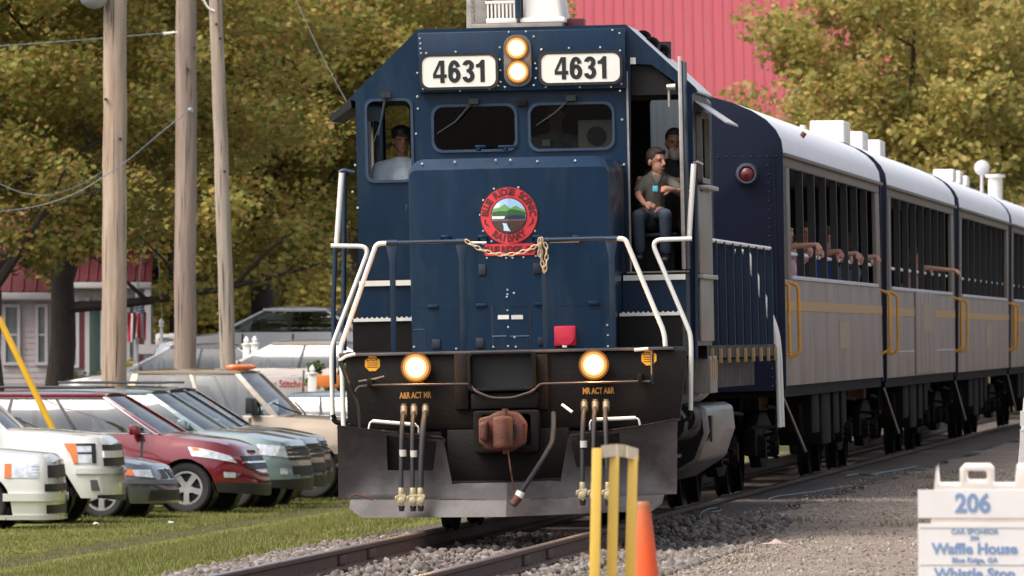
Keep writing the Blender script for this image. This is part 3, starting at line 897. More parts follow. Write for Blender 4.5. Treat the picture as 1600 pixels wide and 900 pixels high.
def ring_text(txt, rad, amid, span, size, up, name):
    m = MB(); n = len(txt)
    for k, ch in enumerate(txt):
        if ch == ' ': continue
        a = amid + (-span / 2 + span * k / (n - 1)) * (1 if up else -1) * -1
        g = text_mb(ch, size, .0040, .002, 1, .9)
        rot = a - 90 if up else a + 90
        Mt = T((ex + rad * math.cos(R(a)), 0, ez + rad * math.sin(R(a)))) @ Matrix.Rotation(-R(rot), 4, 'Y')
        m.add(g.v, g.f, Mt)
    on_fold(m, .0165).build(name, M['maroon'], em)
ring_text('BLUE RIDGE SCENIC', .212, 90, 170, .082, True, 'emblem_lettering')
ring_text('RAILWAY', .208, 270, 74, .082, False, 'emblem_lettering')
for sx in (-1, 1):
    fold_poly([(ex + sx * x, ez + z) for x, z in ((.205, -.03), (.225, -.03), (.222, -.07), (.2, -.085), (.19, -.09), (.17, -.098), (.19, -.075), (.208, -.06))][::sx], .016).build('emblem_leaf', M['maroon'], em)
nb = on_nose(796, 390)
on_fold(moved(text_mb('BLUE RIDGE, GA', .078, .0036, .002, 1.0, .84), T((nb.x, 0, nb.z))), .015).build('emblem_lettering', M['maroon'], em)

# deck, cab steps and front end
MB().box((-1.5, .275, ZD - .09), (1.5, YC - .003, ZD)).build('front_platform', M['black'], loco, bevel=.01)
for sx in (-1, 1):
    x0, x1 = sorted((sx * (NW + .006), sx * 1.5))
    s1 = MB().box((x0, 2.25, ZD + .002), (x1, YC - .002, ZF)).build('cab_step', M['blue'], loco)
    s2 = MB().box((x0, 1.62, ZD + .002), (x1, 2.249, 1.925)).build('cab_step', M['black'], loco)
    gap = -1.5 + .55
    MB().box((x0 + .01, 2.22, ZF - .045), (x1 - .004, 2.2485, ZF + .004)).build('step_edge', M['white'], s1)
    e = MB().box((x0 + .01, 1.60, 1.90), (x1 - .004, 1.6185, 1.928))
    for k in range(12):
        xx = x0 + .03 + k * .045
        e.prism([(xx, 1.928), (xx + .03, 1.928), (xx + .015, 1.942)], 'y', 1.60, 1.615)
    e.build('step_edge', M['white'], s2)
    MB().box((x0, 2.2485, ZF + .003), (x1, YC - .004, ZF + .02)).build('step_tread', M['black'], s1)
YE = .26
ep = [l2(540, 550, YE), l2(1073, 547, YE), l2(1062, 652, YE), l2(1040, 668, YE), l2(560, 672, YE), l2(543, 660, YE)]
MB().prism(ep[::-1], 'y', YE, YE + .12).build('end_plate', M['black'], loco, bevel=.012)
MB().box((-1.5, .21, 1.588), (1.5, .274, 1.615)).build('platform_lip', pm('worn lip', (.07, .06, .06, 1), .45, var=.3), loco, bevel=.006)
# anticlimber pocket
a, b = l2(734, 612, YE), l2(838, 549, YE)
MB().ring(rrect(a[0], a[1], b[0], b[1], .04), rrect(a[0] + .03, a[1] + .03, b[0] - .03, b[1] - .02, .03), 'y', .06, YE).build('anticlimber', M['black'], loco, bevel=.006)
MB().box((a[0] + .02, YE - .03, a[1] + .02), (b[0] - .02, YE - .012, b[1] - .01)).build('anticlimber_back', M['ink'], loco)
a, b = l2(738, 640, YE), l2(842, 612, YE)
MB().box((a[0], .12, a[1]), (b[0], YE, b[1])).build('coupler_beam', M['black'], loco, bevel=.02)
for a in ((712, 553, 732, 640), (838, 553, 856, 640)):
    p, q = l2(a[0], a[3], YE), l2(a[2], a[1], YE)
    MB().box((p[0], .2, p[1]), (q[0], YE - .001, q[1])).build('end_rib', M['black'], loco, bevel=.01)
# side patches where the corner steps are cut in
for sx in (-1, 1):
    for k in range(3):
        z = .62 + k * .33
        MB().box((sx*1.5 - .22 if sx > 0 else -1.5, .42, z), (1.5 if sx > 0 else -1.5 + .22, 1.05, z + .03)).build('corner_step', M['black'], loco)
    MB().box((sx*1.24 - .02, .4, .55), (sx*1.24 + .02, 1.1, 1.53)).build('stairwell_wall', M['black'], loco)
# cut lever
lv = [lp(555, 612, .1), lp(560, 604, .1), lp(580, 602, .1), lp(735, 600, .1), lp(742, 611, .05), lp(768, 622, .02), lp(800, 622, .02), lp(832, 612, .05), lp(842, 600, .1), lp(1000, 596, .1), lp(1016, 596, .1)]
MB().tube(bent(lv, .05, 4), .011, 6).build('uncoupling_lever', pm('worn rod', (.09, .07, .06, 1), .5), loco, smooth=60)
for px, py in ((578, 598), (1001, 590)):
    MB().cbox(tuple(lp(px, py, .16)), (.04, .2, .07)).build('lever_bracket', M['black'], loco, bevel=.006)
for pts in ([(530, 564), (540, 557), (555, 553)], [(991, 547), (1000, 546), (1013, 545)]):
    MB().tube([lp(p[0], p[1], .12) for p in pts], .015, 8).build('short_grab_iron', M['white'], loco, smooth=60)
MB().tube([lp(531, 564, .12), lp(545, 600, .12), lp(560, 632, .12), lp(563, 668, .12)], .02, 6).build('drain_pipe', M['ink'], loco, smooth=60)
MB().tube([lp(1019, 548, .12), lp(1019, 600, .12)], .016, 6).build('drain_pipe', M['ink'], loco, smooth=60)
MB().tube([lp(560, 596, .2), lp(585, 592, .2), lp(600, 588, .2)], .008, 6).build('worn_seam', M['sidegrey'], loco)
# ditch lights
for px, py in ((650, 574), (928, 570)):
    c = lp(px, py, .14)
    d = MB().lathe([(.09, .12), (.12, .06), (.132, .0), (.125, -.0), (.12, .02)], tuple(c), 'y', 28).build('ditch_light', M['black'], loco, smooth=50)
    MB().lathe([(.070, -.035), (.068, -.05), (.058, -.070), (.035, -.083), (.001, -.09)], tuple(c), 'y', 28).build('lamp', M['lampon'], d, smooth=60)
    for r0, r1, mt in ((.136, .118, 'halo'), (.118, .094, 'halo2'), (.094, .070, 'halo3')):  # imitated lens glow: emissive rings, dimmer and more orange outwards
        MB().lathe([(r0, -.018 - (.136 - r0) * .26), (r1, -.018 - (.136 - r1) * .26)], tuple(c), 'y', 28, caps=False).build('halo', M[mt], d, smooth=60)
# stop decals
for px, py in ((582, 568), (1014, 559)):
    c = lp(px, py, YE)
    o = [(c.x + .073 * math.cos(R(22.5 + 45*k)), c.z + .073 * math.sin(R(22.5 + 45*k))) for k in range(8)]
    d = MB().prism(o, 'y', YE - .006, YE - .001).build('stop_decal', M['decal'], loco)
    moved(text_mb('STOP', .045, .0012, .002), T((c.x, YE - .0075, c.z + .035))).build('decal_lettering', M['ink'], d)
    for k in range(3):
        MB().cbox((c.x, YE - .0075, c.z + .005 - k * .019), (.095, .002, .006)).build('decal_rule', M['ink'], d)
for px, py, s in ((649, 618, 'A&R ACT MR'), (935, 611, 'MR ACT A&R')):
    c = lp(px, py, YE)
    moved(text_mb(s, .078, .002, .003, 1.0, .62), T((c.x, YE - .004, c.z))).build('hose_lettering', pm('stencil ochre', (.55, .25, .05, 1), .6, var=.2), loco)
M['fitting'] = pm('hose fitting', (.26, .20, .13, 1), .5, metal=.4, var=.3)
M['fitting2'] = pm('hose clamp', (.50, .47, .43, 1), .5, var=.15)
# air hoses with glad hands
def hose(px, ptop, pbot, fit2, lean=0, yy=-.12, thick=.021):
    a, b = lp(px, ptop, .2), lp(px + lean, pbot, -.30)
    mid = lp(px + lean * .4, ptop + 30, -.02)
    h = MB().tube([a, Vector((a.x, .06, a.z - .03))] + bez(Vector((a.x, .0, a.z - .06)), Vector((mid.x, -.26, mid.z)), b, 7), thick, 8).build('air_hose', M['rubber'], loco, smooth=60)
    MB().cyl(a + Vector((0, -.05, .03)), a + Vector((0, -.10, -.05)), .034, .03, 10).cyl(a + Vector((0, -.06, .06)), a + Vector((0, -.06, .03)), .022, n=8).build('hose_fitting', M['fitting'], h, smooth=50)
    if fit2:
        c = lp(px + lean * .5, fit2, -.245)
        MB().cyl(c + Vector((0, 0, .03)), c + Vector((0, 0, -.03)), .033, n=10).build('hose_clamp', M['fitting2'], h, smooth=50)
    g = MB()
    g.cyl(b + Vector((0, 0, .04)), b + Vector((0, 0, -.03)), .027, .03, 10)
    g.prism([(b.x - .04, b.z - .10), (b.x + .01, b.z - .13), (b.x + .045, b.z - .04), (b.x + .04, b.z - .02), (b.x - .01, b.z - .02), (b.x - .055, b.z - .035), (b.x - .06, b.z - .075), (b.x - .045, b.z - .08), (b.x - .035, b.z - .055)], 'y', b.y - .03, b.y + .02)
    g.cyl(b + Vector((.0, -.035, -.075)), b + Vector((.0, .03, -.075)), .032, n=10)
    g.build('glad_hand', M['brass'], h, bevel=.004)
    MB().cyl(b + Vector((0, 0, -.12)), b + Vector((0, 0, -.17)), .03, .022, 8).build('hand_gasket', M['ink'], h)
for px, fit, ln in ((632, 708, -5), (648, 709, -3), (666, 0, -9)): hose(px, 641, 769, fit, ln, thick=.02 if fit else .026)
for px, fit, ln in ((914, 694, -4), (931, 0, -3), (948, 0, 2)): hose(px, 634, 760, fit, ln)
tl = [lp(865, 645, .1), lp(865, 668, -.0), lp(863, 690, -.1), lp(858, 700, -.2), lp(845, 722, -.32), lp(822, 757, -.4), lp(810, 776, -.42)]
bh = MB().tube(bent(tl, .06, 4), [.024] * 4 + [.024] * (len(bent(tl, .06, 4)) - 4), 8).build('brake_hose', M['rubber'], loco, smooth=60)
MB().cyl(lp(814, 768, -.415), lp(810, 777, -.42), .04, n=10).build('hose_clamp', M['white'], bh, smooth=50)
MB().cyl(lp(810, 777, -.42), lp(801, 789, -.44), .042, .035, 10).build('hose_coupling', M['rust'], bh, smooth=50)
MB().tube([lp(878, 632, .1), lp(894, 644, .05)], .014, 6).build('angle_cock_handle', M['white'], loco)
MB().tube([lp(794, 706, -.5), lp(798, 735, -.52), lp(803, 765, -.46)], .008, 6).build('lift_chain', M['rust'], loco)
# coupler
cz = lp(784, 674, -.5).z; cx = lp(784, 674, -.5).x
cp = MB()
cp.box((cx - .11, -.2, cz - .11), (cx + .11, .3, cz + .11))
cp.prism([(cx + x, cz + z) for x, z in ((-.215, -.10), (-.14, -.165), (.06, -.185), (.19, -.12), (.205, .07), (.13, .165), (-.03, .185), (-.12, .14), (-.215, .12))], 'y', -.40, -.12)
coup = cp.build('coupler', M['rust'], loco, bevel=.03, seg=3)
MB().prism([(cx - .20, cz - .07), (cx - .13, cz - .10), (cx - .12, cz + .10), (cx - .20, cz + .08)], 'y', -.56, -.39).build('guard_arm', M['rust'], coup, bevel=.03, seg=3)
MB().prism([(cx - .075, -.36), (cx - .08, -.52), (cx - .03, -.60), (cx + .05, -.60), (cx + .09, -.52), (cx + .10, -.36)][::-1], 'z', cz - .155, cz + .135).build('knuckle', M['rust'], coup, bevel=.035, seg=3)
MB().box((cx + .092, -.43, cz - .06), (cx + .118, -.399, cz + .05)).build('knuckle_slot', M['ink'], coup)
MB().cyl((cx + .03, -.45, cz - .2), (cx + .03, -.45, cz + .20), .028, n=10).build('knuckle_pin', M['rust'], coup)
a, b = l2(742, 708, .05), l2(842, 640, .05)
MB().ring(rrect(a[0], a[1], b[0], b[1], .03), rrect(a[0] + .07, a[1] + .06, b[0] - .07, b[1] - .04, .03), 'y', -.05, .25).build('coupler_pocket', M['black'], loco, bevel=.01)
a, b = l2(700, 752, .12), l2(888, 668, .12)
MB().box((a[0], .13, a[1]), (b[0], .3, b[1])).build('draft_gear_box', M['black'], loco, bevel=.01)
# snow plow
def yp(x, z): return -.16 + .20 * abs(x) / 1.5 - .15 * (2 * (z - .12) / .82 - 1) ** 2
YP = -.12
def pl(*pp): return [l2(x, y, YP) for x, y in pp]
crease = 782
holeL = pl((604, 735), (676, 735), (683, 690), (604, 680)); holeR = pl((900, 730), (968, 726), (968, 676), (893, 688))
pw = thing('plow', None, None); pw.parent = loco; pw.location = (0, 0, 0)
plate(pl((527, 780), (793, 781), (793, 754), (706, 755), (694, 688), (640, 681), (527, 668)), [holeL], 'y', 0, .025, yp, 9).build('moldboard', M['plow'], pw, smooth=30)
plate(pl((793, 781), (1056, 772), (1058, 657), (1000, 668), (950, 675), (888, 683), (876, 750), (793, 754)), [holeR], 'y', 0, .025, yp, 9).build('moldboard', M['plow'], pw, smooth=30)
plate(pl((566, 809), (793, 807), (793, 781.5), (546, 781), (545, 795)), [], 'y', -.012, .02, yp).build('cutting_edge', M['plow'], pw)
plate(pl((793, 807), (1020, 798), (1034, 786), (1037, 773), (793, 781.5)), [], 'y', -.012, .02, yp).build('cutting_edge', M['plow'], pw)
MB().tube([lp(546, 780, -.2), lp(549, 775, -.2), lp(556, 773, -.2), lp(570, 776, -.2), lp(583, 781, -.2)], .008, 6).build('bent_strip', M['rust'], pw)
for h in (holeL, holeR):
    xs = [p[0] for p in h]; zs = [p[1] for p in h]
    MB().box((min(xs) - .02, .08, min(zs) - .02), (max(xs) + .02, .1, max(zs) + .02)).build('plow_pocket', M['black'], pw)
MB().tube([lp(p[0], p[1], -.1) for p in ((706, 754), (793, 753), (876, 749))], .014, 6).build('moldboard_lip', M['black'], pw)
MB().tube([lp(p[0], p[1], -.02) for p in ((527, 667), (640, 680), (690, 684), (696, 690))], .016, 6).build('moldboard_lip', M['black'], pw)
MB().tube([lp(p[0], p[1], -.02) for p in ((1058, 656), (1000, 667), (950, 674), (890, 682))], .016, 6).build('moldboard_lip', M['black'], pw)
for s, pts in ((1, [(576, 670), (578, 661), (582, 658), (650, 664), (654, 668), (654, 677)]), (1, [(1000, 664), (998, 655), (993, 653), (925, 656), (922, 660), (922, 672)])):
    q = [lp(p[0], p[1], -.06) for p in pts]
    MB().tube(bent(q, .02, 3), .010, 6).tube([q[2], q[3]], .017, 8).build('plow_grab_iron', M['white'], pw, smooth=60)
for px in (-1, 1):
    MB().box((px*1.1 - .03, .0, .35), (px*1.1 + .03, .5, .9)).build('plow_bracket', M['black'], pw)

# front handrails
rail = pm('handrail blue', (0.0045, 0.020, 0.046, 1), .45)
YH, YB = .32, 1.15
def trail(pts, y, r, name, mat, rr=.09):
    return MB().tube(bent([lp(p[0], p[1], y) for p in pts], rr, 6), r, 10).build(name, mat, loco, smooth=60)
trail([(600, 380), (730, 377)], YH, .021, 'front_handrail', rail)
trail([(848, 375), (966, 372)], YH, .021, 'front_handrail', rail)
trail([(604, 380), (588, 381), (532, 543), (534, 570), (537, 668)], YH, .022, 'step_handrail', M['white'], .14)
trail([(962, 372.5), (977, 373), (1038, 520), (1040, 545), (1046, 655)], YH, .022, 'step_handrail', M['white'], .14)
trail([(517, 384), (578, 385), (519, 540), (518, 565), (520, 655)], YB, .021, 'step_handrail', M['white'], .1)
trail([(1081, 373), (1017, 375), (1079, 522), (1080, 545), (1079, 641)], YB, .021, 'step_handrail', M['white'], .1)
trail([(520, 648), (523, 659), (536, 662), (545, 657)], YB, .025, 'handrail_foot', M['black'], .03)
trail([(1079, 640), (1078, 652), (1070, 657), (1055, 656)], YB, .018, 'handrail_foot', M['black'], .03)
trail([(534, 270), (526, 384)], 2.3, .026, 'cab_grab_rail', M['white'])
trail([(1084, 256), (1076, 376)], 2.3, .026, 'cab_grab_rail', M['white'])
trail([(530, 270), (537, 266), (554, 270)], 2.6, .022, 'grab_rail_bracket', rail, .03)
trail([(1083, 255), (1090, 253), (1098, 258)], 2.6, .018, 'grab_rail_bracket', M['silver'], .03)
trail([(538, 268), (537, 480), (538, 548)], 2.6, .024, 'cab_corner_post', rail)
trail([(524, 385), (521, 480), (522, 600)], 1.3, .022, 'cab_corner_post', rail)
trail([(1086, 262), (1087, 480), (1087, 560)], 2.6, .022, 'cab_corner_post', rail)
for px, top, wd in ((612.5, 383, 1), (721, 381, 1), (850, 379, 1), (955, 377, 1)):
    a = lp(px, top, YH); b = lp(px, 404, YH); z0 = ZD - .08
    m = MB()
    prof = [(.052, a.z), (.046, a.z - .05), (.026, a.z - .15), (.024, z0)]
    pts = [(a.x + w_, z) for w_, z in prof] + [(a.x - w_, z) for w_, z in reversed(prof)]
    m.prism(pts[::-1], 'y', YH - .012, YH + .012)
    m.build('stanchion', rail, loco, bevel=.005)
    MB().cyl((a.x - .05, YH, a.z + .02), (a.x + .05, YH, a.z + .02), .028, n=10).build('rail_socket', rail, loco, smooth=60)
MB().tube([lp(733, 379, .34), lp(760, 379, .34)], .010, 6).build('rail_end_pin', M['white'], loco)
MB().tube([lp(858, 378, .34), lp(905, 377, .34)], .008, 6).build('rail_end_pin', M['white'], loco)
# safety chain across the gap
chain = thing('safety_chain', None, None); chain.parent = loco
lk = MB()
ring_pts = [Vector((.034 * math.cos(R(a)) , 0, .016 * math.sin(R(a)))) for a in range(0, 360, 40)]
for i in range(len(ring_pts)):
    lk.tube([ring_pts[i], ring_pts[(i + 1) % len(ring_pts)]], .0052, 5, caps=False)
lme = lk.mesh('link', 60)
lme.materials.append(M['chain'])
def chain_run(pts, step=.052):
    pts = [Vector(p) for p in pts]; L = 0; k = 0; nxt = 0
    for i in range(len(pts) - 1):
        seg = pts[i + 1] - pts[i]; n = seg.length
        while nxt <= L + n:
            p = pts[i] + seg * ((nxt - L) / n)
            o = put('link', lme, None, chain, tuple(p))
            o.rotation_euler = (R(90 * (k % 2) + 20), -math.atan2(seg.z, seg.x), 0); k += 1; nxt += step
        L += n
chain_run([lp(731 + t * 116 / 16, 378 + 20 * (1 - ((t - 8) / 8.0) ** 2), .28) for t in range(17)])
chain_run([lp(846 + x, y, .27) for x, y in ((0, 376), (-1, 390), (0, 402), (2, 415), (4, 425), (7, 415), (8, 400), (7, 385), (4, 376))])
chain_run([lp(843, 377, .26), lp(843, 398, .26)])

# cab door standing open, seen along its edge
dr = MB().box((1.475, 2.27, ZF + .05), (1.51, 2.87, 4.22)).build('cab_door', M['blue'], loco, bevel=.006)
MB().box((1.466, 2.245, ZF + .05), (1.50, 2.268, 4.26)).build('door_edge', M['silver'], dr, bevel=.004)
MB().cyl((1.44, 2.25, 3.98), (1.36, 2.25, 3.98), .035, .028, 10).cyl((1.38, 2.25, 3.96), (1.38, 2.25, 3.80), .012, n=8).build('door_latch', M['silver'], dr, smooth=50)
MB().box((1.47, 2.84, ZF + .05), (1.475, 2.87, 4.0)).build('hinge_strip', M['silver'], dr)
MB().box((lp(984, 300, YC).x - .012, YC - .012, dz), (lp(984, 300, YC).x + .006, YC - .001, 4.15)).build('door_jamb', M['silver'], loco)
MB().box((NW + .03, YC - .4, dz - .004), (1.5, YC - .1, dz + .008)).build('door_sill', M['silver'], loco)
p = lp(989, 95, YC - .01)
MB().cbox((p.x, YC - .006, p.z), (.05, .008, .06)).build('cab_number_plate', M['white'], loco)
# side of the cab
for z0, z1, nm_ in ((1.66, 2.24, 'lower_side_panel'), (2.28, 3.08, 'upper_side_panel')):
    MB().box((1.551, 3.2, z0), (1.575, 5.15, z1)).build(nm_, M['sidegrey'], loco, bevel=.006)
MB().box((1.552, 3.0, 2.235), (1.62, 5.2, 2.275)).build('side_rub_rail', M['silver'], loco, bevel=.008)
ar = MB().box((1.552, 3.3, 3.06), (1.66, 4.9, 3.10)).build('arm_rest', M['silver'], loco, bevel=.01)
MB().hexa([(1.56, 3.2, 3.86), (1.84, 3.2, 3.66), (1.84, 5.1, 3.66), (1.56, 5.1, 3.86), (1.56, 3.2, 3.875), (1.845, 3.2, 3.675), (1.845, 5.1, 3.675), (1.56, 5.1, 3.875)]).build('window_awning', M['roofgrey'], loco)
vl = [lp(548, 152, 3.0), lp(549, 168, 3.0), lp(518, 190, 3.0), lp(513, 184, 3.0)]
MB().prism([(p.x, p.z) for p in vl], 'y', 3.0, 4.2).build('window_awning', M['ink'], loco)
# roof top: air conditioner, horn, antenna post
zr = 4.578
acb = MB().box((lp(738, 40, 3.4).x, 3.3, zr), (lp(880, 40, 3.4).x, 4.4, zr + .05)).build('roof_pedestal', M['sidegrey'], loco, bevel=.006)
x0, x1 = lp(817, 20, 3.4).x, lp(880, 20, 3.4).x
ac = MB().hexa([(x0, 3.35, zr + .055), (x1, 3.35, zr + .055), (x1, 4.3, zr + .055), (x0, 4.3, zr + .055), (x0 + .01, 3.38, zr + .5), (x1 - .05, 3.38, zr + .5), (x1 - .05, 4.3, zr + .5), (x0 + .01, 4.3, zr + .5)]).build('air_conditioner', M['acwhite'], loco, bevel=.045, seg=4)
MB().box((x0 - .02, 3.31, zr + .052), (x1 + .02, 4.34, zr + .10)).build('unit_flange', M['acwhite'], ac, bevel=.015)
gx0, gx1 = lp(760, 20, 3.4).x, lp(808, 20, 3.4).x
gr = MB().box((gx0, 3.33, zr + .052), (gx1, 3.42, zr + .10)).build('vent_grille', M['acwhite'], loco, bevel=.008)
for k in range(8):
    xx = gx0 + .01 + k * (gx1 - gx0 - .04) / 7
    MB().box((xx, 3.335, zr + .1), (xx + .016, 3.36, zr + .235)).build('grille_bar', M['acwhite'], gr)
MB().box((gx0 - .004, 3.33, zr + .236), (gx1, 3.40, zr + .262)).build('grille_rail', M['acwhite'], gr)
MB().box((gx0 + .06, 3.5, zr + .05), (gx1 + .02, 4.2, zr + .5)).build('vent_housing', M['sidegrey'], gr, bevel=.02)
xx = lp(811, 20, 3.4).x
MB().box((xx - .027, 3.28, zr + .09), (xx + .027, 3.34, zr + 1.2)).build('antenna_post', rail, loco, bevel=.006)
a = lp(727, 40, 3.4).x; b = lp(760, 40, 3.4).x
MB().hexa([(a, 3.5, zr - .03), (b, 3.5, zr - .03), (b, 3.95, zr - .03), (a, 3.95, zr - .03), (a + .01, 3.5, zr + .5), (b, 3.5, zr + .5), (b, 3.95, zr + .5), (a + .01, 3.95, zr + .5)]).build('radio_box', M['silver'], loco, bevel=.01)
for k in range(9):
    MB().box((a + .045, 3.484, zr + .03 + k * .045), (a + .075, 3.499, zr + .055 + k * .045)).build('radio_box_louver', M['sidegrey'], loco)
MB().box((lp(882, 40, 3.6).x, 3.6, zr), (lp(912, 40, 3.6).x, 3.9, zr + .09)).build('beacon_base', M['maroon'], loco, bevel=.01)
hx = lp(1022, 70, 4.6)
hn = MB()
for k, (dx, dz_) in enumerate(((0, 0), (.09, -.07), (-.09, .07))):
    hn.lathe([(.02, .5), (.025, .2), (.05, .05), (.085, 0), (.08, .01), (.03, .1)], (hx.x + dx, 4.2 + .1 * k, hx.z + dz_ - .02), 'y', 14)
hn.cbox((hx.x, 4.72, hx.z - .12), (.3, .06, .3))
hn.build('air_horn', M['ink'], loco, smooth=50)

# long hood, walkways, tanks, trucks
MB().prism([(-.92, ZD), (.92, ZD), (.92, 4.15), (.75, 4.32), (-.75, 4.32), (-.92, 4.15)], 'y', YR + .02, 16.4).build('long_hood', M['blue'], loco, bevel=.02)
MB().box((-1.5, YR + .002, ZD - .12), (1.5, 17.6, ZD)).build('walkway', M['black'], loco)
for sx in (-1, 1):
    x = sx * 1.47
    hr = thing('side_handrail', None, None); hr.parent = loco
    MB().tube([(x, YR + .1, 2.62), (x, 16.9, 2.62)], .02, 8).build('rail_tube', M['white'] if sx > 0 else rail, hr)
    st = None
    for k in range(9):
        y = YR + .5 + k * 1.38
        if st is None:
            st = MB().box((-.03, -.02, 0), (.03, .02, 1.02)).box((-.05, -.05, -.12), (.03, .05, .03)).build('side_stanchion', rail, hr, loc=(x, y, ZD - .02))
            fb = MB().box((sx*1.502 - x - .0, -.05, -.17), (sx*1.53 - x, .05, -.03)).build('stanchion_foot', M['ochre'], hr, loc=(x, y, ZD))
        else:
            copy_obj(st, hr, (x, y, ZD - .02)); copy_obj(fb, hr, (x, y, ZD))
    for yy, dx in ((16.95, 0), (17.5, 0)):
        MB().tube(bent([(sx*1.1, yy, 2.6), (sx*1.2, yy, 2.6), (sx*1.5, yy, 1.75), (sx*1.52, yy, 1.5), (sx*1.53, yy, .75)], .1, 4), .024, 8).build('rear_step_handrail', M['white'], loco, smooth=60)
    MB().box((sx*1.2 - .05, YR, 1.2), (sx*1.2 + .05, 17.4, 1.5)).build('side_sill', M['black'], loco)
    MB().tube([(sx*1.25, 5.35, 1.28), (sx*1.25, 6.9, 1.28)], .2, 20).build('air_reservoir', M['silver'], loco, smooth=50)
    MB().tube([(sx*1.32, 4.0, .95), (sx*1.32, 5.0, .95)], .13, 16).build('air_reservoir', M['black'], loco, smooth=50)
    MB().tube([(sx*1.22, 3.4, .90), (sx*1.22, 5.9, .90)], .17, 16).build('air_reservoir', M['black'], loco, smooth=50)
# cabinets hung from the right walkway just behind the cab
MB().box((1.28, YR + .05, 1.17), (1.52, 6.4, 1.52)).build('battery_box', M['sidegrey'], loco, bevel=.008)
for k in range(4):
    MB().box((1.521, YR + .12 + k * .3, 1.3), (1.526, YR + .26 + k * .3, 1.49)).build('box_stripe', M['ochre'], loco)
ft = [(-1.38, 1.02), (-1.40, .80), (-1.30, .52), (-1.0, .33), (-.5, .26), (.5, .26), (1.0, .33), (1.30, .52), (1.40, .80), (1.38, 1.02), (1.30, 1.06), (-1.30, 1.06)]
tank = MB().prism(ft, 'y', 6.9, 11.2).build('fuel_tank', pm('tank grey', (.20, .18, .165, 1), .4, metal=.6, var=.25, dirt=(.05, .04, .035, 1), damt=.4, stretch=(1, .4, 2)), loco, bevel=.03)
MB().prism(inset(ft, .05), 'y', 6.86, 6.899).build('tank_end', M['black'], tank)
MB().box((1.395, 7.0, .7), (1.42, 7.25, .95)).build('tank_gauge', M['ink'], tank)
wheel_me = MB().lathe([(.10, -.62), (.50, -.62), (.53, -.645), (.53, -.66), (.508, -.675), (.50, -.76), (.44, -.765), (.42, -.72), (.15, -.70), (.13, -.78), (.001, -.78)], (0, 0, 0), 'x', 28).mesh('wheel', 40)
wheel_me.materials.append(M['under'])
def truck(parent, y0, wb, name='bogie', mat=None):
    t = thing(name, None, None); t.parent = parent; t.location = (0, y0, 0)
    for k in (-1, 1):
        for sx in (1, -1):
            o = put('wheel', wheel_me, None, t, (0, k * wb / 2, .51)); o.scale = (sx, 1, 1)
        MB().cyl((-.7, k*wb/2, .51), (.7, k*wb/2, .51), .08, n=10).build('axle', M['under'], t)
    for sx in (-1, 1):
        x0, x1 = sorted((sx * .95, sx * 1.08))
        MB().prism([(-wb/2 - .4, .42), (-wb/2 + .35, .40), (-.5, .28), (.5, .28), (wb/2 - .35, .40), (wb/2 + .4, .42), (wb/2 + .4, .72), (.6, .88), (-.6, .88), (-wb/2 - .4, .72)], 'x', x0, x1).build('side_frame', M['under'], t, bevel=.02)
        for k in (-1, 1):
            MB().cyl((sx*1.06, k*wb/2, .51), (sx*1.17, k*wb/2, .51), .14, .11, 12).build('axle_box', M['under'], t, smooth=40)
        for k in range(3):
            MB().tube([(sx*1.13 + .09*math.cos(a*.7), -.12 + k*.12 + .05*math.sin(a*.7), .38 + a*.016) for a in range(24)], .018, 5).build('spring', M['under'], t)
        MB().tube([(sx*1.2, -wb/2 - .3, .95), (sx*1.2, wb/2 + .3, .9)], .02, 6).build('brake_pipe', M['under'], t)
    MB().box((-.95, -.25, .45), (.95, .25, .75)).build('bolster', M['under'], t)
    return t
truck(loco, 3.6, 2.74); truck(loco, 14.2, 2.74)
for sx in (-1, 1):
    MB().box((sx*1.25 - .03, 1.2, .5), (sx*1.25 + .03, 1.26, 1.0)).build('sander_pipe', M['under'], loco)
MB().box((-.5, 17.6, .75), (.5, 17.75, 1.1)).build('rear_draft_gear', M['black'], loco)
MB().box((-.11, 17.7, .78), (.11, 18.5, 1.0)).build('rear_coupler', M['rust'], loco, bevel=.02)
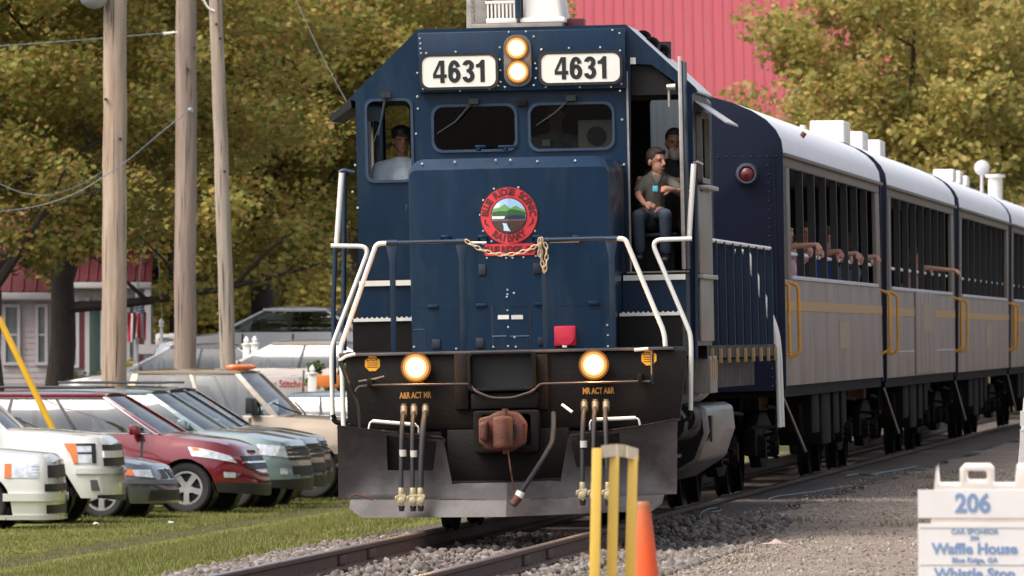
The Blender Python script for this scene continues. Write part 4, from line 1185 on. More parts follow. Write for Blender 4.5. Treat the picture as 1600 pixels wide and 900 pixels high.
# ------------------------------------------------------------------ the open-air coaches
CL = 23.3
HWC = 1.50
def roof_prof(w=HWC, z0=3.67):
    return [(w, z0), (w - .015, z0 + .10), (w - .07, z0 + .21), (w - .17, z0 + .32), (w - .32, z0 + .42), (w - .52, z0 + .51), (w - .78, z0 + .59), (w - 1.1, z0 + .655), (0, z0 + .69)]
RP = roof_prof()
RP_FULL = RP + [(-x, z) for x, z in reversed(RP[:-1])]
ZS, ZW0, ZW1, ZEV = 1.17, 2.31, 3.52, 3.67
def coach(s0, roll, label, kind):
    c = thing('open_air_coach', label, 'railway coach', matrix=rail_frame(s0, roll), group='coaches behind the locomotive')
    e = .75                                             # length of the navy end
    # ends
    door = [(-.45, ZS + .2), (.45, ZS + .2), (.45, 3.2), (-.45, 3.2)]
    for y, nm in ((0, 'end_wall'), (CL - .08, 'end_wall')):
        w_ = MB().prism([(-HWC, ZS - .05), (HWC, ZS - .05)] + [(x * 1.013, z + (.021 if i not in (0, len(RP_FULL) - 1) else 0)) for i, (x, z) in enumerate(RP_FULL)], 'y', y, y + .08).build(nm, M['navy'], c, bevel=.006)
        if y == 0:
            MB().prism(door, 'y', -.03, -.001).build('end_door', M['navy'], w_, bevel=.01)
            for sx in (-1, 1):
                MB().box((sx*1.42 - .012, -.012, ZS), (sx*1.42 + .012, -.001, ZEV)).build('corner_strip', M['navy'], w_)
            b = MB()
            for k in range(34): b.ball((-1.45 + k * 2.9 / 33, 0, 3.62), .012, 5, 4)
            for sx in (-1, 1):
                for k in range(26): b.ball((sx * 1.36, 0, ZS + k * .094), .012, 5, 4)
            tag(b.build('rivets', M['navy'], w_), kind='stuff')
            lamp = MB().lathe([(.115, .0), (.12, -.05), (.10, -.09), (.085, -.09), (.08, -.05)], (1.135, 0, 3.435), 'y', 20).build('marker_lamp', pm('lamp bezel', (.10, .11, .14, 1), .4, metal=.5), c, smooth=50)
            MB().lathe([(.08, -.06), (.06, -.085), (.001, -.095)], (1.135, 0, 3.435), 'y', 16).build('red_lens', pm('red lens', (.11, .012, .015, 1), .35, var=.4, scale=20), lamp, smooth=60)
    # roof in one skin, closed ends
    ns = 24
    m = MB()
    n = len(RP_FULL)
    ext = [(x * 1.012, z + .02) for x, z in RP_FULL]
    ext[0] = (ext[0][0], ZEV - .02); ext[-1] = (ext[-1][0], ZEV - .02)
    m.prism(ext + [(x * .985, z - .02) for x, z in reversed(RP_FULL)], 'y', .081, CL - .081)
    m.build('roof', M['roofwhite'], c, smooth=40)
    g = MB()
    g.box((HWC - .01, .1, ZEV - .055), (HWC + .055, CL - .1, ZEV - .015)).build('gutter', M['coachpost'], c, bevel=.008)
    MB().box((-HWC - .055, .1, ZEV - .055), (-HWC + .01, CL - .1, ZEV - .015)).build('gutter', M['coachpost'], c, bevel=.008)
    MB().box((-HWC + .03, .1, ZS - .12), (HWC - .03, CL - .1, ZS + .02)).build('underframe', M['under'], c)
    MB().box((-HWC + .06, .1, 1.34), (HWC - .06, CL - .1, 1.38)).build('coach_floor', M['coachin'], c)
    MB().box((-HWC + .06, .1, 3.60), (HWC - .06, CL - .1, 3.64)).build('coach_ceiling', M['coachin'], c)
    wl, wr = 1.6, CL - 1.2                             # window opening from .. to
    for sx in (-1, 1):
        x0, x1 = sorted((sx * (HWC - .05), sx * HWC))
        # lower side of separate sheets
        nsh = 8
        for k in range(nsh):
            ya = .1 + (CL - .2) * k / nsh; yb = .1 + (CL - .2) * (k + 1) / nsh - .012
            sh = MB().box((x0, ya, ZS), (x1, yb, ZW0)).build('side_sheet', M['coachside'], c, bevel=.005)
            if kind != 1 or k not in (3, 4):
                xs = sorted((sx * (HWC + .001), sx * (HWC + .006)))
                MB().box((xs[0], ya, 1.975), (xs[1], yb + .012, 2.08)).build('side_stripe', M['ochre'], sh)
            if sx > 0 and k == (4 if kind == 0 else 3) and kind != 1:
                MB().box((HWC + .001, ya + .3, 1.55), (HWC + .007, ya + 2.8, 1.87)).build('faded_panel', M['patch'], sh)
        if kind == 1:                                  # baggage door in the middle of the side
            for k in range(5):
                y = CL * .37 + k * CL * .06
                MB().box((min(sx*(HWC+.002), sx*(HWC+.03)), y, ZS + .02), (max(sx*(HWC+.002), sx*(HWC+.03)), y + CL * .055, ZW0)).build('baggage_door_board', M['coachside'], c, bevel=.01)
            xs = sorted((sx * (HWC + .031), sx * (HWC + .036)))
            MB().box((xs[0], CL * .46, 1.78), (xs[1], CL * .6, 2.16)).build('faded_panel', M['patch'], c)
            MB().box((xs[0] - .03, .2, 1.5), (xs[1] - .03, CL - .2, 1.515)).build('side_seam', M['roofgrey'], c)
        MB().box((x0 - .02 if sx < 0 else x0, wl, ZW0 + .001), (x1 if sx < 0 else x1 + .02, wr, ZW0 + .045)).build('window_sill', M['roofgrey'], c, bevel=.008)
        MB().box((x0, .1, ZW1), (x1, CL - .1, ZEV - .01)).build('header', M['coachpost'], c, bevel=.01)
        MB().box((x0, .1, ZW0 + .002), (x1, .75, ZW1 - .002)).build('corner_panel', M['navy'], c)
        MB().box((x0, .95, ZW0 + .002), (x1, wl, ZW1 - .002)).build('window_jamb', M['coachpost'], c, bevel=.01)
        MB().box((x0, wr, ZW0 + .002), (x1, CL - .1, ZW1 - .002)).build('window_jamb', M['coachpost'], c, bevel=.01)
        bar = None
        nb = 8
        for k in range(1, nb):
            y = wl + (wr - wl) * k / nb
            if bar is None: bar = MB().box((-.04, -.06, ZW0 + .046), (.04, .06, ZW1 - .002)).build('window_bar', M['coachbar'], c, loc=(sx * (HWC - .033), y, 0))
            else: copy_obj(bar, c, (sx * (HWC - .033), y, 0))
        MB().tube([(sx * (HWC - .08), wl, 2.60), (sx * (HWC - .08), wr, 2.60)], .022, 8).build('arm_rail', M['white'], c)
        # yellow grab rails at the corners
        for y, d in ((.12, 1), (.82, -1), (CL - .35, -1)):
            q = [(sx * (HWC - .0), y, 2.28), (sx * (HWC + .11), y, 2.24), (sx * (HWC + .11), y, 1.52), (sx * (HWC - .0), y, 1.47)]
            if y == .12 and sx > 0: q = [(sx * HWC, y, 2.25), (sx * (HWC + .04), y, 2.25), (sx * (HWC + .04), y, 1.5), (sx * HWC, y, 1.5)]
            gb = MB().tube(bent(q, .05, 4), .019, 8).build('grab_rail', M['railyellow'], c, smooth=60)
        for zz in (1.05, .72):
            MB().box((sx*1.25 - .14, .2, zz), (sx*1.25 + .14, .7, zz + .03)).build('end_step', M['under'], c)
        for yy in (.18, .72):
            MB().box((sx*1.38 - .012, yy - .02, .7), (sx*1.38 + .012, yy + .02, ZS)).build('step_hanger', M['under'], c)
        for k, (y, h, L_) in enumerate(((7.2, .45, 1.6), (9.4, .6, 2.0), (12.2, .5, 1.3), (14.2, .4, 1.1))):
            MB().box((sx*1.15 - .25, y, 1.05 - h), (sx*1.15 + .25, y + L_, 1.05)).build('equipment_box', M['under'], c, bevel=.02)
        MB().tube([(sx*1.3, 6.3, .95), (sx*1.3, 6.6, .4), (sx*1.3, 6.62, .36)], .03, 6).build('drop_pipe', M['under'], c)
        MB().tube([(sx*1.42, .3, 1.12), (sx*1.42, 5.2, .42)], .014, 6).build('brake_rod', M['silver'], c)
    truck(c, 3.1, 2.5); truck(c, CL - 3.1, 2.5)
    MB().box((-.11, -.6, .78), (.11, .1, 1.0)).build('coupler', M['rust'], c, bevel=.02)
    # benches
    for k in range(7):
        y = 2.6 + k * 2.9
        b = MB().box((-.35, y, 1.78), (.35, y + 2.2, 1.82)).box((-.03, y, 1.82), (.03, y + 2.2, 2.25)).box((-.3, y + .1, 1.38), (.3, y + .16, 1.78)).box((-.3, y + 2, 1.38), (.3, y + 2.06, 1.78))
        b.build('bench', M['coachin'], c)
    return c
k1 = coach(19.0, 1.3, 'first open coach behind the locomotive, grey sides, many hands on its rail', 0)
k2 = coach(43.0, 0.6, 'second open coach, with a boarded baggage door in its grey side', 1)
k3 = coach(67.0, 0.1, 'third open coach from the locomotive, empty dark windows, low hatches on its roof', 0)
k4 = coach(91.0, 0.0, 'last coach in view, cut off by the right edge, a round vent on top', 0)
def on_roof(c, px, py, D):
    "where a roof fitting seen at a pixel stands, in the coach's frame"
    return c.matrix_world.inverted() @ at(px, py, D)
def roof_unit(c, x, y, w_, l_, h, mat=None, name='roof_unit'):
    z = 4.32
    u_ = MB().box((x - w_/2, y, z - .1), (x + w_/2, y + l_, z + h)).build(name, mat or M['acwhite'], c, bevel=.03, seg=3)
    return u_
roof_unit(k2, .2, 11.4, .48, 1.8, .40); roof_unit(k2, .26, 16.4, .42, 1.6, .34); roof_unit(k2, .34, 20.9, .36, 1.5, .30)
MB().cyl((.12, 6.4, 4.2), (.12, 6.4, 4.56), .04, n=12).build('vent_pipe', M['acwhite'], k2, smooth=50)
MB().cyl((1.36, 6.0, 3.86), (1.45, 6.0, 3.98), .03, n=10).build('vent_cap', M['rust'], k1, smooth=50)
for y, h in ((12.5, .10), (15.5, .12), (18.5, .08)):
    roof_unit(k3, .8, y, .34, 1.0, h)
MB().lathe([(.001, 4.0), (.13, 4.0), (.13, 4.55), (.18, 4.56), (.18, 4.61), (.001, 4.62)], (.98, 7.6, 0), 'z', 20).build('roof_vent', M['acwhite'], k4, smooth=40)
MB().lathe([(.001, -.05), (.11, -.04), (.14, 0), (.11, .04), (.001, .05)], (.76, 7.0, 4.72), 'y', 20).build('roof_dish', M['roofgrey'], k4, smooth=50)
MB().cyl((.76, 7.0, 4.1), (.76, 7.0, 4.66), .03, n=8).build('dish_stem', M['roofgrey'], k4)
# ------------------------------------------------------------------ parked vehicles
M['carglass'] = glass_mat('car glass', (.80, .92, .90), .015, .52, 2.2)
M['tyre'] = pm('tyre', (.016, .016, .017, 1), .8, var=.2, bump=.1)
M['alloy'] = pm('alloy wheel', (.62, .62, .64, 1), .3, metal=.75, var=.06)
M['chrome'] = pm('chrome', (.75, .76, .78, 1), .12, metal=1.0, var=.03)
M['carblack'] = pm('car plastic', (.018, .018, .019, 1), .5, var=.15)
M['trim'] = pm('trim grey', (.11, .11, .115, 1), .5)
M['lens'] = pm('head lamp lens', (.62, .64, .66, 1), .08, metal=.35, var=.35, scale=14, coat=1.0)
M['amber'] = pm('amber lens', (.65, .16, .02, 1), .15, var=.15, coat=.8)
M['taillight'] = pm('tail lens', (.35, .01, .012, 1), .2, coat=.8)
M['seat'] = pm('seat cloth', (.06, .055, .05, 1), .85, var=.2)
def paint(name, c, metal=.0):
    return pm('paint ' + name, c, .2, metal=metal, var=.03, scale=1.5, coat=1.0, spec=.5)

def wheel_set(parent, x, y, r, rim_r, wd, side, spokes=5, rim=None, kind='alloy'):
    "side = -1 for the wheels that face the camera"
    t = MB()
    t.lathe([(rim_r, -wd/2 + .02), (rim_r + .03, -wd/2), (r - .03, -wd/2), (r, -wd/2 + .03), (r, wd/2 - .03), (r - .03, wd/2), (rim_r + .03, wd/2), (rim_r, wd/2 - .02)], (0, 0, 0), 'y', 36, caps=False)
    wh = thing('wheel', None, None); wh.parent = parent; wh.location = (x, y, r)
    t.build('tyre', M['tyre'], wh, smooth=40)
    m = MB(); f = side * (wd / 2 - .03)
    m.lathe([(rim_r, f - side*.10), (rim_r, f + side*.018), (rim_r - .028, f + side*.018), (rim_r - .035, f - side*.09)], (0, 0, 0), 'y', 36, caps=False)
    m.lathe([(.001, f + side*.0), (.062, f), (.085, f - side*.03), (.085, f - side*.1)], (0, 0, 0), 'y', 20)
    for k in range(spokes):
        a = 2 * math.pi * k / spokes + .3
        Mx = Matrix.Rotation(a, 4, 'Y')
        s0, s1 = .034, .030 if spokes > 5 else .042
        m.hexa([(.04, f - side*.04, -s0), (rim_r - .015, f - side*.05, -s1), (rim_r - .015, f - side*.05, s1), (.04, f - side*.04, s0),
                (.04, f + side*.004, -s0), (rim_r - .015, f + side*.008, -s1), (rim_r - .015, f + side*.008, s1), (.04, f + side*.004, s0)], Mx)
    m.build('rim', rim or M['alloy'], wh, smooth=35)
    MB().lathe([(.001, f - side*.10), (rim_r - .02, f - side*.10), (rim_r - .02, f - side*.12)], (0, 0, 0), 'y', 24).build('brake_disc', M['carblack'], wh)
    return wh

class Car:
    def __init__(s, name, label, cat, pos, rot, P, group='vehicles parked beside the track'):
        s.P = P; s.o = thing(name, label, cat, pos, rot, group)
    # plan: u 0..1 front corner, 1..2 side, 2..3 rear corner (camera side has y < 0)
    def plan(s, u):
        P = s.P; L, W = P['L'], P['W'] / 2
        xf, xr = L / 2, -L / 2
        cf, cr, p = P.get('cf', .75), P.get('cr', .55), P.get('p', 2.7)
        if u <= 1:
            th = u * math.pi / 2
            return (xf - cf + cf * max(0, math.cos(th)) ** (2/p), W * max(0, math.sin(th)) ** (2/p))
        if u <= 2: return (xf - cf + (xr + cr - xf + cf) * (u - 1), W)
        th = (3 - u) * math.pi / 2
        return (xr + cr - cr * max(0, math.cos(th)) ** (2/p), W * max(0, math.sin(th)) ** (2/p))
    def u_at(s, x):
        P = s.P; L = P['L']; cf, cr = P.get('cf', .75), P.get('cr', .55)
        return 1 + (L/2 - cf - x) / (L - cf - cr)
    def ztop(s, x):
        pr = s.P['top']
        if x >= pr[0][0]: return pr[0][1]
        for (x0, z0), (x1, z1) in zip(pr, pr[1:]):
            if x <= x0 and x >= x1: return z0 + (z1 - z0) * (x0 - x) / (x0 - x1 + 1e-9)
        return pr[-1][1]
    def pt(s, u, z, sy=-1, off=0.0):
        P = s.P; x, y = s.plan(u); W = P['W'] / 2; L2 = P['L'] / 2
        zt = s.ztop(x); t = (z - .2) / max(.2, zt - .2)
        d = .05 * max(0, .45 - t) ** 2 / .2 + P.get('tum', .07) * max(0, t - .55) ** 2 / .2
        bul = 0
        for xw in (P['xf'], P['xr']):
            q = abs(x - xw) / (P['r'] + .26)
            if q < 1 and t < .9: bul += .028 * (1 - q*q) * min(1, (0.95 - t) * 3)
        fr = max(0, (x - (L2 - .9)) / .9)
        x2 = x - fr * fr * P.get('rake', .12) * max(0, t - .35) ** 1.5 * 2 - (off_x(u) * 0)
        y2 = max(0, y - d * min(1, y / (W * .5)) + (bul if y > W * .8 else 0))
        if off:
            a, b = s.plan(max(0, u - .01)), s.plan(min(3, u + .01))
            tx, ty = b[0] - a[0], b[1] - a[1]; n = math.hypot(tx, ty) + 1e-9
            x2 += off * (ty / n); y2 += off * (-tx / n)
        return Vector((x2, sy * y2, z))
    def patch(s, name, mat, c, nu=6, nv=4, off=.008, both=True, parent=None, thick=True):
        "sheet lying on the body: corners (u, z) bottom-front, bottom-back, top-back, top-front"
        res = None
        for sy in ((-1, 1) if both else (-1,)):
            def fn(a, b, o=off):
                u0 = c[0][0] + (c[1][0] - c[0][0]) * a; z0 = c[0][1] + (c[1][1] - c[0][1]) * a
                u1 = c[3][0] + (c[2][0] - c[3][0]) * a; z1 = c[3][1] + (c[2][1] - c[3][1]) * a
                return s.pt(u0 + (u1 - u0) * b, z0 + (z1 - z0) * b, sy, o)
            m = MB().grid(fn, nu, nv)
            k = nu + 1
            edge = [i for i in range(k)] + [j*k + nu for j in range(1, nv + 1)] + [nv*k + i for i in range(nu - 1, -1, -1)] + [j*k for j in range(nv - 1, 0, -1)]
            n0 = len(m.v)
            inner = MB().grid(lambda a, b: fn(a, b, -.01), nu, nv).v
            m.v += inner
            m.f += [(edge[i], edge[(i+1) % len(edge)], n0 + edge[(i+1) % len(edge)], n0 + edge[i]) for i in range(len(edge))]
            res = m.build(name, mat, parent or s.o, smooth=35)
        return res
    def body(s, mat):
        P = s.P; r = P['r']; ra = r + .055
        us = [i / 14 for i in range(14)]
        xs = []; L2 = P['L'] / 2
        x0, x1 = L2 - P.get('cf', .75), -L2 + P.get('cr', .55)
        k = 0
        x = x0
        while x > x1:
            xs.append(x); near = min(abs(x - P['xf']), abs(x - P['xr']))
            x -= .035 if near < ra + .08 else .16
        us += [s.u_at(x) for x in xs] + [2 + i / 10 for i in range(11)]
        zs = P.get('sill', .22)
        def zbot(x):
            z = zs + P.get('fsill', .0) * max(0, (x - (L2 - .4)) / .4)
            for xw in (P['xf'], P['xr']):
                q = ra * ra - (x - xw) ** 2
                if q > 0: z = max(z, r + math.sqrt(q))
            return z
        nv = 9
        m = MB()
        for sy in (-1, 1):
            n0 = len(m.v)
            for u in us:
                x, y = s.plan(u); zb = zbot(x); zt = s.ztop(x)
                for j in range(nv + 1): m.v.append(tuple(s.pt(u, zb + (zt - zb) * j / nv, sy)))
            for i in range(len(us) - 1):
                for j in range(nv):
                    m.f.append((n0 + i*(nv+1) + j, n0 + (i+1)*(nv+1) + j, n0 + (i+1)*(nv+1) + j + 1, n0 + i*(nv+1) + j + 1))
            if sy == -1: half = len(m.v)
        # bonnet and deck
        nx = 6
        rows = []
        for i, u in enumerate(us):
            a = Vector(m.v[i*(nv+1) + nv]); b = Vector(m.v[half + i*(nv+1) + nv])
            row = []
            for q in range(nx + 1):
                t = q / nx; p = a.lerp(b, t); wv = min(1, abs(a.y - b.y) / P['W'])
                p.z += P.get('crown', .05) * (1 - (2*t - 1) ** 2) ** .6 * wv * (1 if q not in (0, nx) else 0)
                m.v.append(tuple(p)); row.append(len(m.v) - 1)
            rows.append(row)
        for i in range(len(us) - 1):
            for q in range(nx): m.f.append((rows[i][q], rows[i][q+1], rows[i+1][q+1], rows[i+1][q]))
        b = m.build('body', mat, s.o, smooth=42)
        # dark underside and wheel housings
        g = MB().box((-L2 + .35, -P['W']/2 + .12, zs + .02), (L2 - .35, P['W']/2 - .12, zs + .14))
        for xw in (P['xf'], P['xr']):
            for sy in (-1, 1):
                g.lathe([(r + .05, -.0), (r + .05, .32), (.001, .32)], (0, 0, 0), 'y', 20, caps=False, M=T((xw, sy * (P['W']/2 - .02), r)) @ (Matrix.Rotation(math.pi, 4, 'Z') if sy > 0 else Matrix.Identity(4)))
        g.build('underbody', M['carblack'], s.o)
        for xw in (P['xf'], P['xr']):
            for sy in (-1, 1):
                wheel_set(s.o, xw, sy * (P['W']/2 - .13), r, P['rim'], .22, sy, P.get('spokes', 5), P.get('rimmat'))
        s.paint = mat
        return b
    def cabin(s, pillars, n_side, roofrack=False, glassmat=None):
        "pillars: fractions along the side where the posts stand"
        P = s.P; xa, za, xb, xc, xd, zd, zr = P['cab']; wb, wr = P['W']/2 - P.get('wb', .10), P['W']/2 - P.get('wr', .26)
        gm = glassmat or M['carglass']
        def roofpt(x, t):
            return None
        # roof
        def rf(a, b):
            x = xb + (xc - xb) * a; t = 2*b - 1
            e = 1 - (2*a - 1) ** 2
            ww = wr * (.93 + .07 * e ** .5)
            return (x, ww * t, zr - .055 * abs(t) ** 3 + .035 * e ** .6 - .01)
        m = MB().grid(rf, 14, 10); base = len(m.v)
        low = [(v[0], v[1], v[2] - .045) for v in m.v]; k = 15
        edge = [i for i in range(k)] + [j*k + 14 for j in range(1, 11)] + [10*k + i for i in range(13, -1, -1)] + [j*k for j in range(9, 0, -1)]
        m.v += low; m.f += [(edge[i], edge[(i+1) % len(edge)], base + edge[(i+1) % len(edge)], base + edge[i]) for i in range(len(edge))]
        m.f += [tuple(base + i for i in reversed(f)) for f in m.f[:140]]
        m.build('roof', s.paint, s.o, smooth=45)
        MB().box((xc + .05, -wr + .05, zr - .10), (xb - .05, wr - .05, zr - .085)).build('headliner', M['seat'], s.o)
        # base strip between belt and glass
        MB().box((xd + .15, -wb + .03, zd - .06), (xa - .1, wb - .03, zd - .02)).build('parcel_shelf', M['carblack'], s.o)
        zt = zr - .06
        wt = wr * .985
        # glass
        bow = .12
        def wsf(a, b):
            t = 2*a - 1; z = za + (zt - za) * b
            x = xa + (xb - xa) * b + bow * (1 - t*t) * (1 - .5 * b)
            return (x, t * ((wb - .05) + (wt - .06 - wb + .05) * b), z)
        MB().grid(wsf, 12, 6).build('windshield', gm, s.o, smooth=60)
        def rwf(a, b):
            t = 2*a - 1; z = zd + (zt - zd) * b
            x = xd + (xc - xd) * b - .05 * (1 - t*t)
            return (x, t * ((wb - .05) + (wt - .06 - wb + .05) * b), z)
        MB().grid(rwf, 8, 4).build('rear_window', gm, s.o, smooth=60)
        for sy in (-1, 1):
            def side(f, b, off=0):
                "f along the side 0 front .. 1 rear, b height 0..1"
                xl = xa + (xd - xa) * f; xt = xb + (xc - xb) * f
                zl = za + (zd - za) * f
                x = xl + (xt - xl) * b; z = zl + (zt - zl) * b
                bulge = .03 * math.sin(math.pi * b)
                y = wb + (wt - wb) * b + bulge + off
                return Vector((x, sy * y, z))
            fs = [0.0] + pillars + [1.0]
            def post(f, w0, w1, name, mat, off=.004):
                q = MB()
                N_ = 6
                for j in range(N_):
                    b0, b1 = j / N_, (j + 1) / N_
                    vs = []
                    for (b, o) in ((b0, off), (b1, off)):
                        ww = w0 + (w1 - w0) * b
                        for ff in (f - ww, f + ww): vs.append((ff, b, o))
                    A = [side(vs[0][0], b0, off), side(vs[1][0], b0, off), side(vs[3][0], b1, off), side(vs[2][0], b1, off)]
                    Bk = [side(vs[0][0], b0, -.05), side(vs[1][0], b0, -.05), side(vs[3][0], b1, -.05), side(vs[2][0], b1, -.05)]
                    q.hexa([A[0], A[1], Bk[1], Bk[0], A[3], A[2], Bk[2], Bk[3]])
                return q.build(name, mat, s.o)
            Ls = abs(xa - xd)
            post(.0, .045 / Ls * 1.2, .05 / Ls * 1.2, 'front_pillar', s.paint, .01)
            post(1.0, .09 / Ls * P.get('cp', 1), .07 / Ls * P.get('cp', 1), 'rear_pillar', s.paint, .01)
            for f in pillars: post(f, .035 / Ls, .035 / Ls, 'door_pillar', M['carblack'] if not P.get('bodypillar') else s.paint)
            for i in range(len(fs) - 1):
                f0, f1 = fs[i] + .03 / Ls, fs[i+1] - .03 / Ls
                MB().grid(lambda a, b: side(f0 + (f1 - f0) * a, .02 + .95 * b), 4, 6).build('side_window', gm, s.o, smooth=60)
            # belt and roof rail trims
            belt = [side(f, .0, .012) for f in [i / 12 for i in range(13)]]
            MB().tube(belt, .014, 6).build('belt_trim', M['chrome'] if P.get('chromebelt') else s.paint, s.o, smooth=60)
            railp = [side(f, 1.0, .0) + Vector((0, -sy * .012, .012)) for f in [i / 12 for i in range(13)]]
            MB().tube(railp, .028, 6).build('roof_rail', s.paint, s.o, smooth=60)
            if P.get('chromebelt'):
                MB().tube([side(f, .96, .012) for f in [i / 12 for i in range(13)]], .010, 6).build('window_trim', M['chrome'], s.o, smooth=60)
                MB().tube([side(0.012, b, .02) for b in (0, .25, .5, .75, .97)], .010, 6).build('window_trim', M['chrome'], s.o, smooth=60)
            if roofrack:
                rr = [Vector((xb + (xc - xb) * t, sy * (wr - .10), zr + .04 + (.03 if .04 < t < .96 else -.03))) for t in (.08, .12, .5, .88, .93)]
                MB().tube(rr, .018, 6).build('roof_rack_rail', M['carblack'], s.o, smooth=60)
        # front seats
        for sy in (-1, 1):
            xs_ = xa - 1.35
            q = MB().box((xs_ - .12, sy*.38 - .22, .5), (xs_ + .04, sy*.38 + .22, zd + .28)).box((xs_ - .08, sy*.38 - .12, zd + .30), (xs_ + .0, sy*.38 + .12, zd + .46)).box((xs_, sy*.38 - .24, .5), (xs_ + .5, sy*.38 + .24, .62))
            q.build('seat', M['seat'], s.o, bevel=.03)
        MB().tube([(xa - .62 + .03 * math.cos(k * .524), .38 + .18 * math.cos(k * .524), zd + .06 + .17 * math.sin(k * .524)) for k in range(13)], .016, 6).build('steering_wheel', M['carblack'], s.o)
    def mirror(s, x, z, mat, sz=1.0):
        for sy in (-1, 1):
            y = sy * (s.P['W']/2 + .07)
            m = MB().hexa([(x - .06, y - .10*sz, z - .07*sz), (x + .08, y - .085*sz, z - .06*sz), (x + .08, y + .085*sz, z - .06*sz), (x - .06, y + .10*sz, z - .07*sz),
                           (x - .06, y - .10*sz, z + .08*sz), (x + .05, y - .085*sz, z + .07*sz), (x + .05, y + .085*sz, z + .07*sz), (x - .06, y + .10*sz, z + .08*sz)])
            m.box((x - .02, min(y, y - sy*.14), z - .05), (x + .03, max(y, y - sy*.14), z - .01))
            m.build('mirror', mat, s.o, bevel=.025, seg=3)
    def seams(s, xs, z0, z1):
        for x in xs:
            u = s.u_at(x); d = .005
            s.patch('door_seam', M['carblack'], [(u - d, z0), (u + d, z0), (u + d, z1), (u - d, z1)], 1, 8, .0025)
    def handles(s, xs, z):
        for x in xs:
            u = s.u_at(x)
            s.patch('door_handle', s.paint, [(u - .03, z - .012), (u + .03, z - .012), (u + .03, z + .016), (u - .03, z + .016)], 2, 1, .03)
def off_x(u): return 0

RA = -R(12)
CH17 = Vector((math.cos(RA), math.sin(RA), 0))
def car_pos(px, D, L, ra=None):
    "centre of a vehicle whose front bumper shows at column px"
    f = Vector(((px - 800) / F * D, D, 0)); ra = RA if ra is None else ra; c = f - Vector((math.cos(ra), math.sin(ra), 0)) * (L / 2 + .12)
    c.z = gz(c.x, c.y) + .006
    return c
wipes = M['carblack']

# --- red crossover
P = dict(L=4.75, W=1.84, r=.355, rim=.235, xf=1.43, xr=-1.42, sill=.30, top=[(2.38, .80), (2.30, .90), (1.9, .99), (1.05, 1.09), (.7, 1.10), (-2.2, 1.13), (-2.38, 1.05)],
         cab=(1.02, 1.10, .20, -1.75, -2.22, 1.13, 1.68), cf=.85, p=2.6, rake=.2, chromebelt=True, cp=1.6)
rc = Car('crossover', 'dark red crossover with chrome window trim and five-spoke alloy wheels', 'car', car_pos(430, 152, 4.75), RA, P)
redp = paint('red', (.165, .0055, .014, 1), .2)
rc.body(redp); rc.cabin([.36, .68], 3, True); rc.mirror(.72, 1.16, redp)
rc.patch('headlight', M['lens'], [(.52, .70), (1.0, .80), (1.02, .93), (.60, .80)], 8, 4, .012)
rc.patch('turn_lamp', M['amber'], [(.955, .875), (.995, .88), (1.005, .92), (.965, .91)], 3, 2, .018)
rc.patch('grille', M['carblack'], [(0, .62), (.36, .62), (.42, .80), (0, .80)], 6, 3, .010)
rc.patch('grille_bar', M['chrome'], [(0, .70), (.40, .70), (.40, .725), (0, .725)], 6, 1, .022)
rc.patch('lower_bumper', M['carblack'], [(0, .24), (.80, .30), (.80, .44), (0, .40)], 12, 3, .012)
rc.patch('fog_lamp', M['lens'], [(.58, .50), (.72, .50), (.72, .58), (.58, .57)], 3, 3, .016)
rc.patch('fog_trim', M['chrome'], [(.52, .53), (.58, .52), (.58, .56), (.50, .56)], 2, 1, .018)
rc.patch('side_cladding', M['carblack'], [(rc.u_at(.95), .29), (rc.u_at(-.95), .29), (rc.u_at(-.95), .42), (rc.u_at(.95), .42)], 8, 2, .010)
rc.seams([.80, -.28, -1.0], .45, 1.08); rc.handles([-.12, -1.1], .93)
# --- white full-size sport utility
P = dict(L=5.1, W=2.02, r=.39, rim=.25, xf=1.58, xr=-1.38, sill=.34, top=[(2.55, 1.04), (2.42, 1.13), (1.6, 1.20), (1.1, 1.22), (.8, 1.22), (-2.5, 1.22)],
         cab=(1.1, 1.22, .45, -2.25, -2.5, 1.22, 1.92), cf=.6, p=3.6, rake=.06, wr=.24)
wsv = Car('sport_utility', 'big white sport utility with amber corner headlights nosing over the grass', 'car', car_pos(205, 144, 5.1, -R(5)), -R(5), P)
wp = paint('white', (.70, .70, .67, 1))
wsv.body(wp); wsv.cabin([.33, .62], 3); wsv.mirror(.85, 1.32, wp, 1.3)
wsv.patch('headlight', M['lens'], [(.70, .80), (.97, .80), (1.01, 1.06), (.70, 1.06)], 8, 4, .012)
wsv.patch('headlight_divider', M['carblack'], [(.71, .80), (.78, .80), (.78, 1.06), (.71, 1.06)], 4, 4, .018)
wsv.patch('headlight_divider', M['carblack'], [(.72, .92), (.95, .92), (.955, .945), (.72, .945)], 6, 1, .018)
wsv.patch('headlight_divider', M['carblack'], [(.72, 1.03), (.99, 1.03), (1.0, 1.06), (.72, 1.06)], 6, 1, .018)
wsv.patch('turn_lamp', M['amber'], [(.945, .80), (.98, .80), (1.012, 1.06), (.965, 1.06)], 2, 4, .020)
wsv.patch('grille', M['carblack'], [(0, .76), (.54, .76), (.55, 1.04), (0, 1.04)], 8, 4, .010)
wsv.patch('grille_bar', wp, [(0, .87), (.56, .87), (.56, .96), (0, .96)], 8, 1, .035)
wsv.patch('bumper_step', wp, [(0, .66), (.97, .66), (.97, .73), (0, .73)], 10, 2, .03)
wsv.patch('fog_recess', M['trim'], [(.62, .44), (.80, .44), (.82, .58), (.66, .58)], 3, 3, .012)
wsv.patch('fog_strake', wp, [(.60, .40), (.64, .40), (.72, .62), (.66, .62)], 2, 3, .03)
wsv.patch('lower_bumper', M['carblack'], [(0, .30), (.7, .34), (.7, .38), (0, .38)], 10, 2, .010)
wsv.seams([.95, -.2], .5, 1.2); wsv.handles([0, -1.1], 1.02)
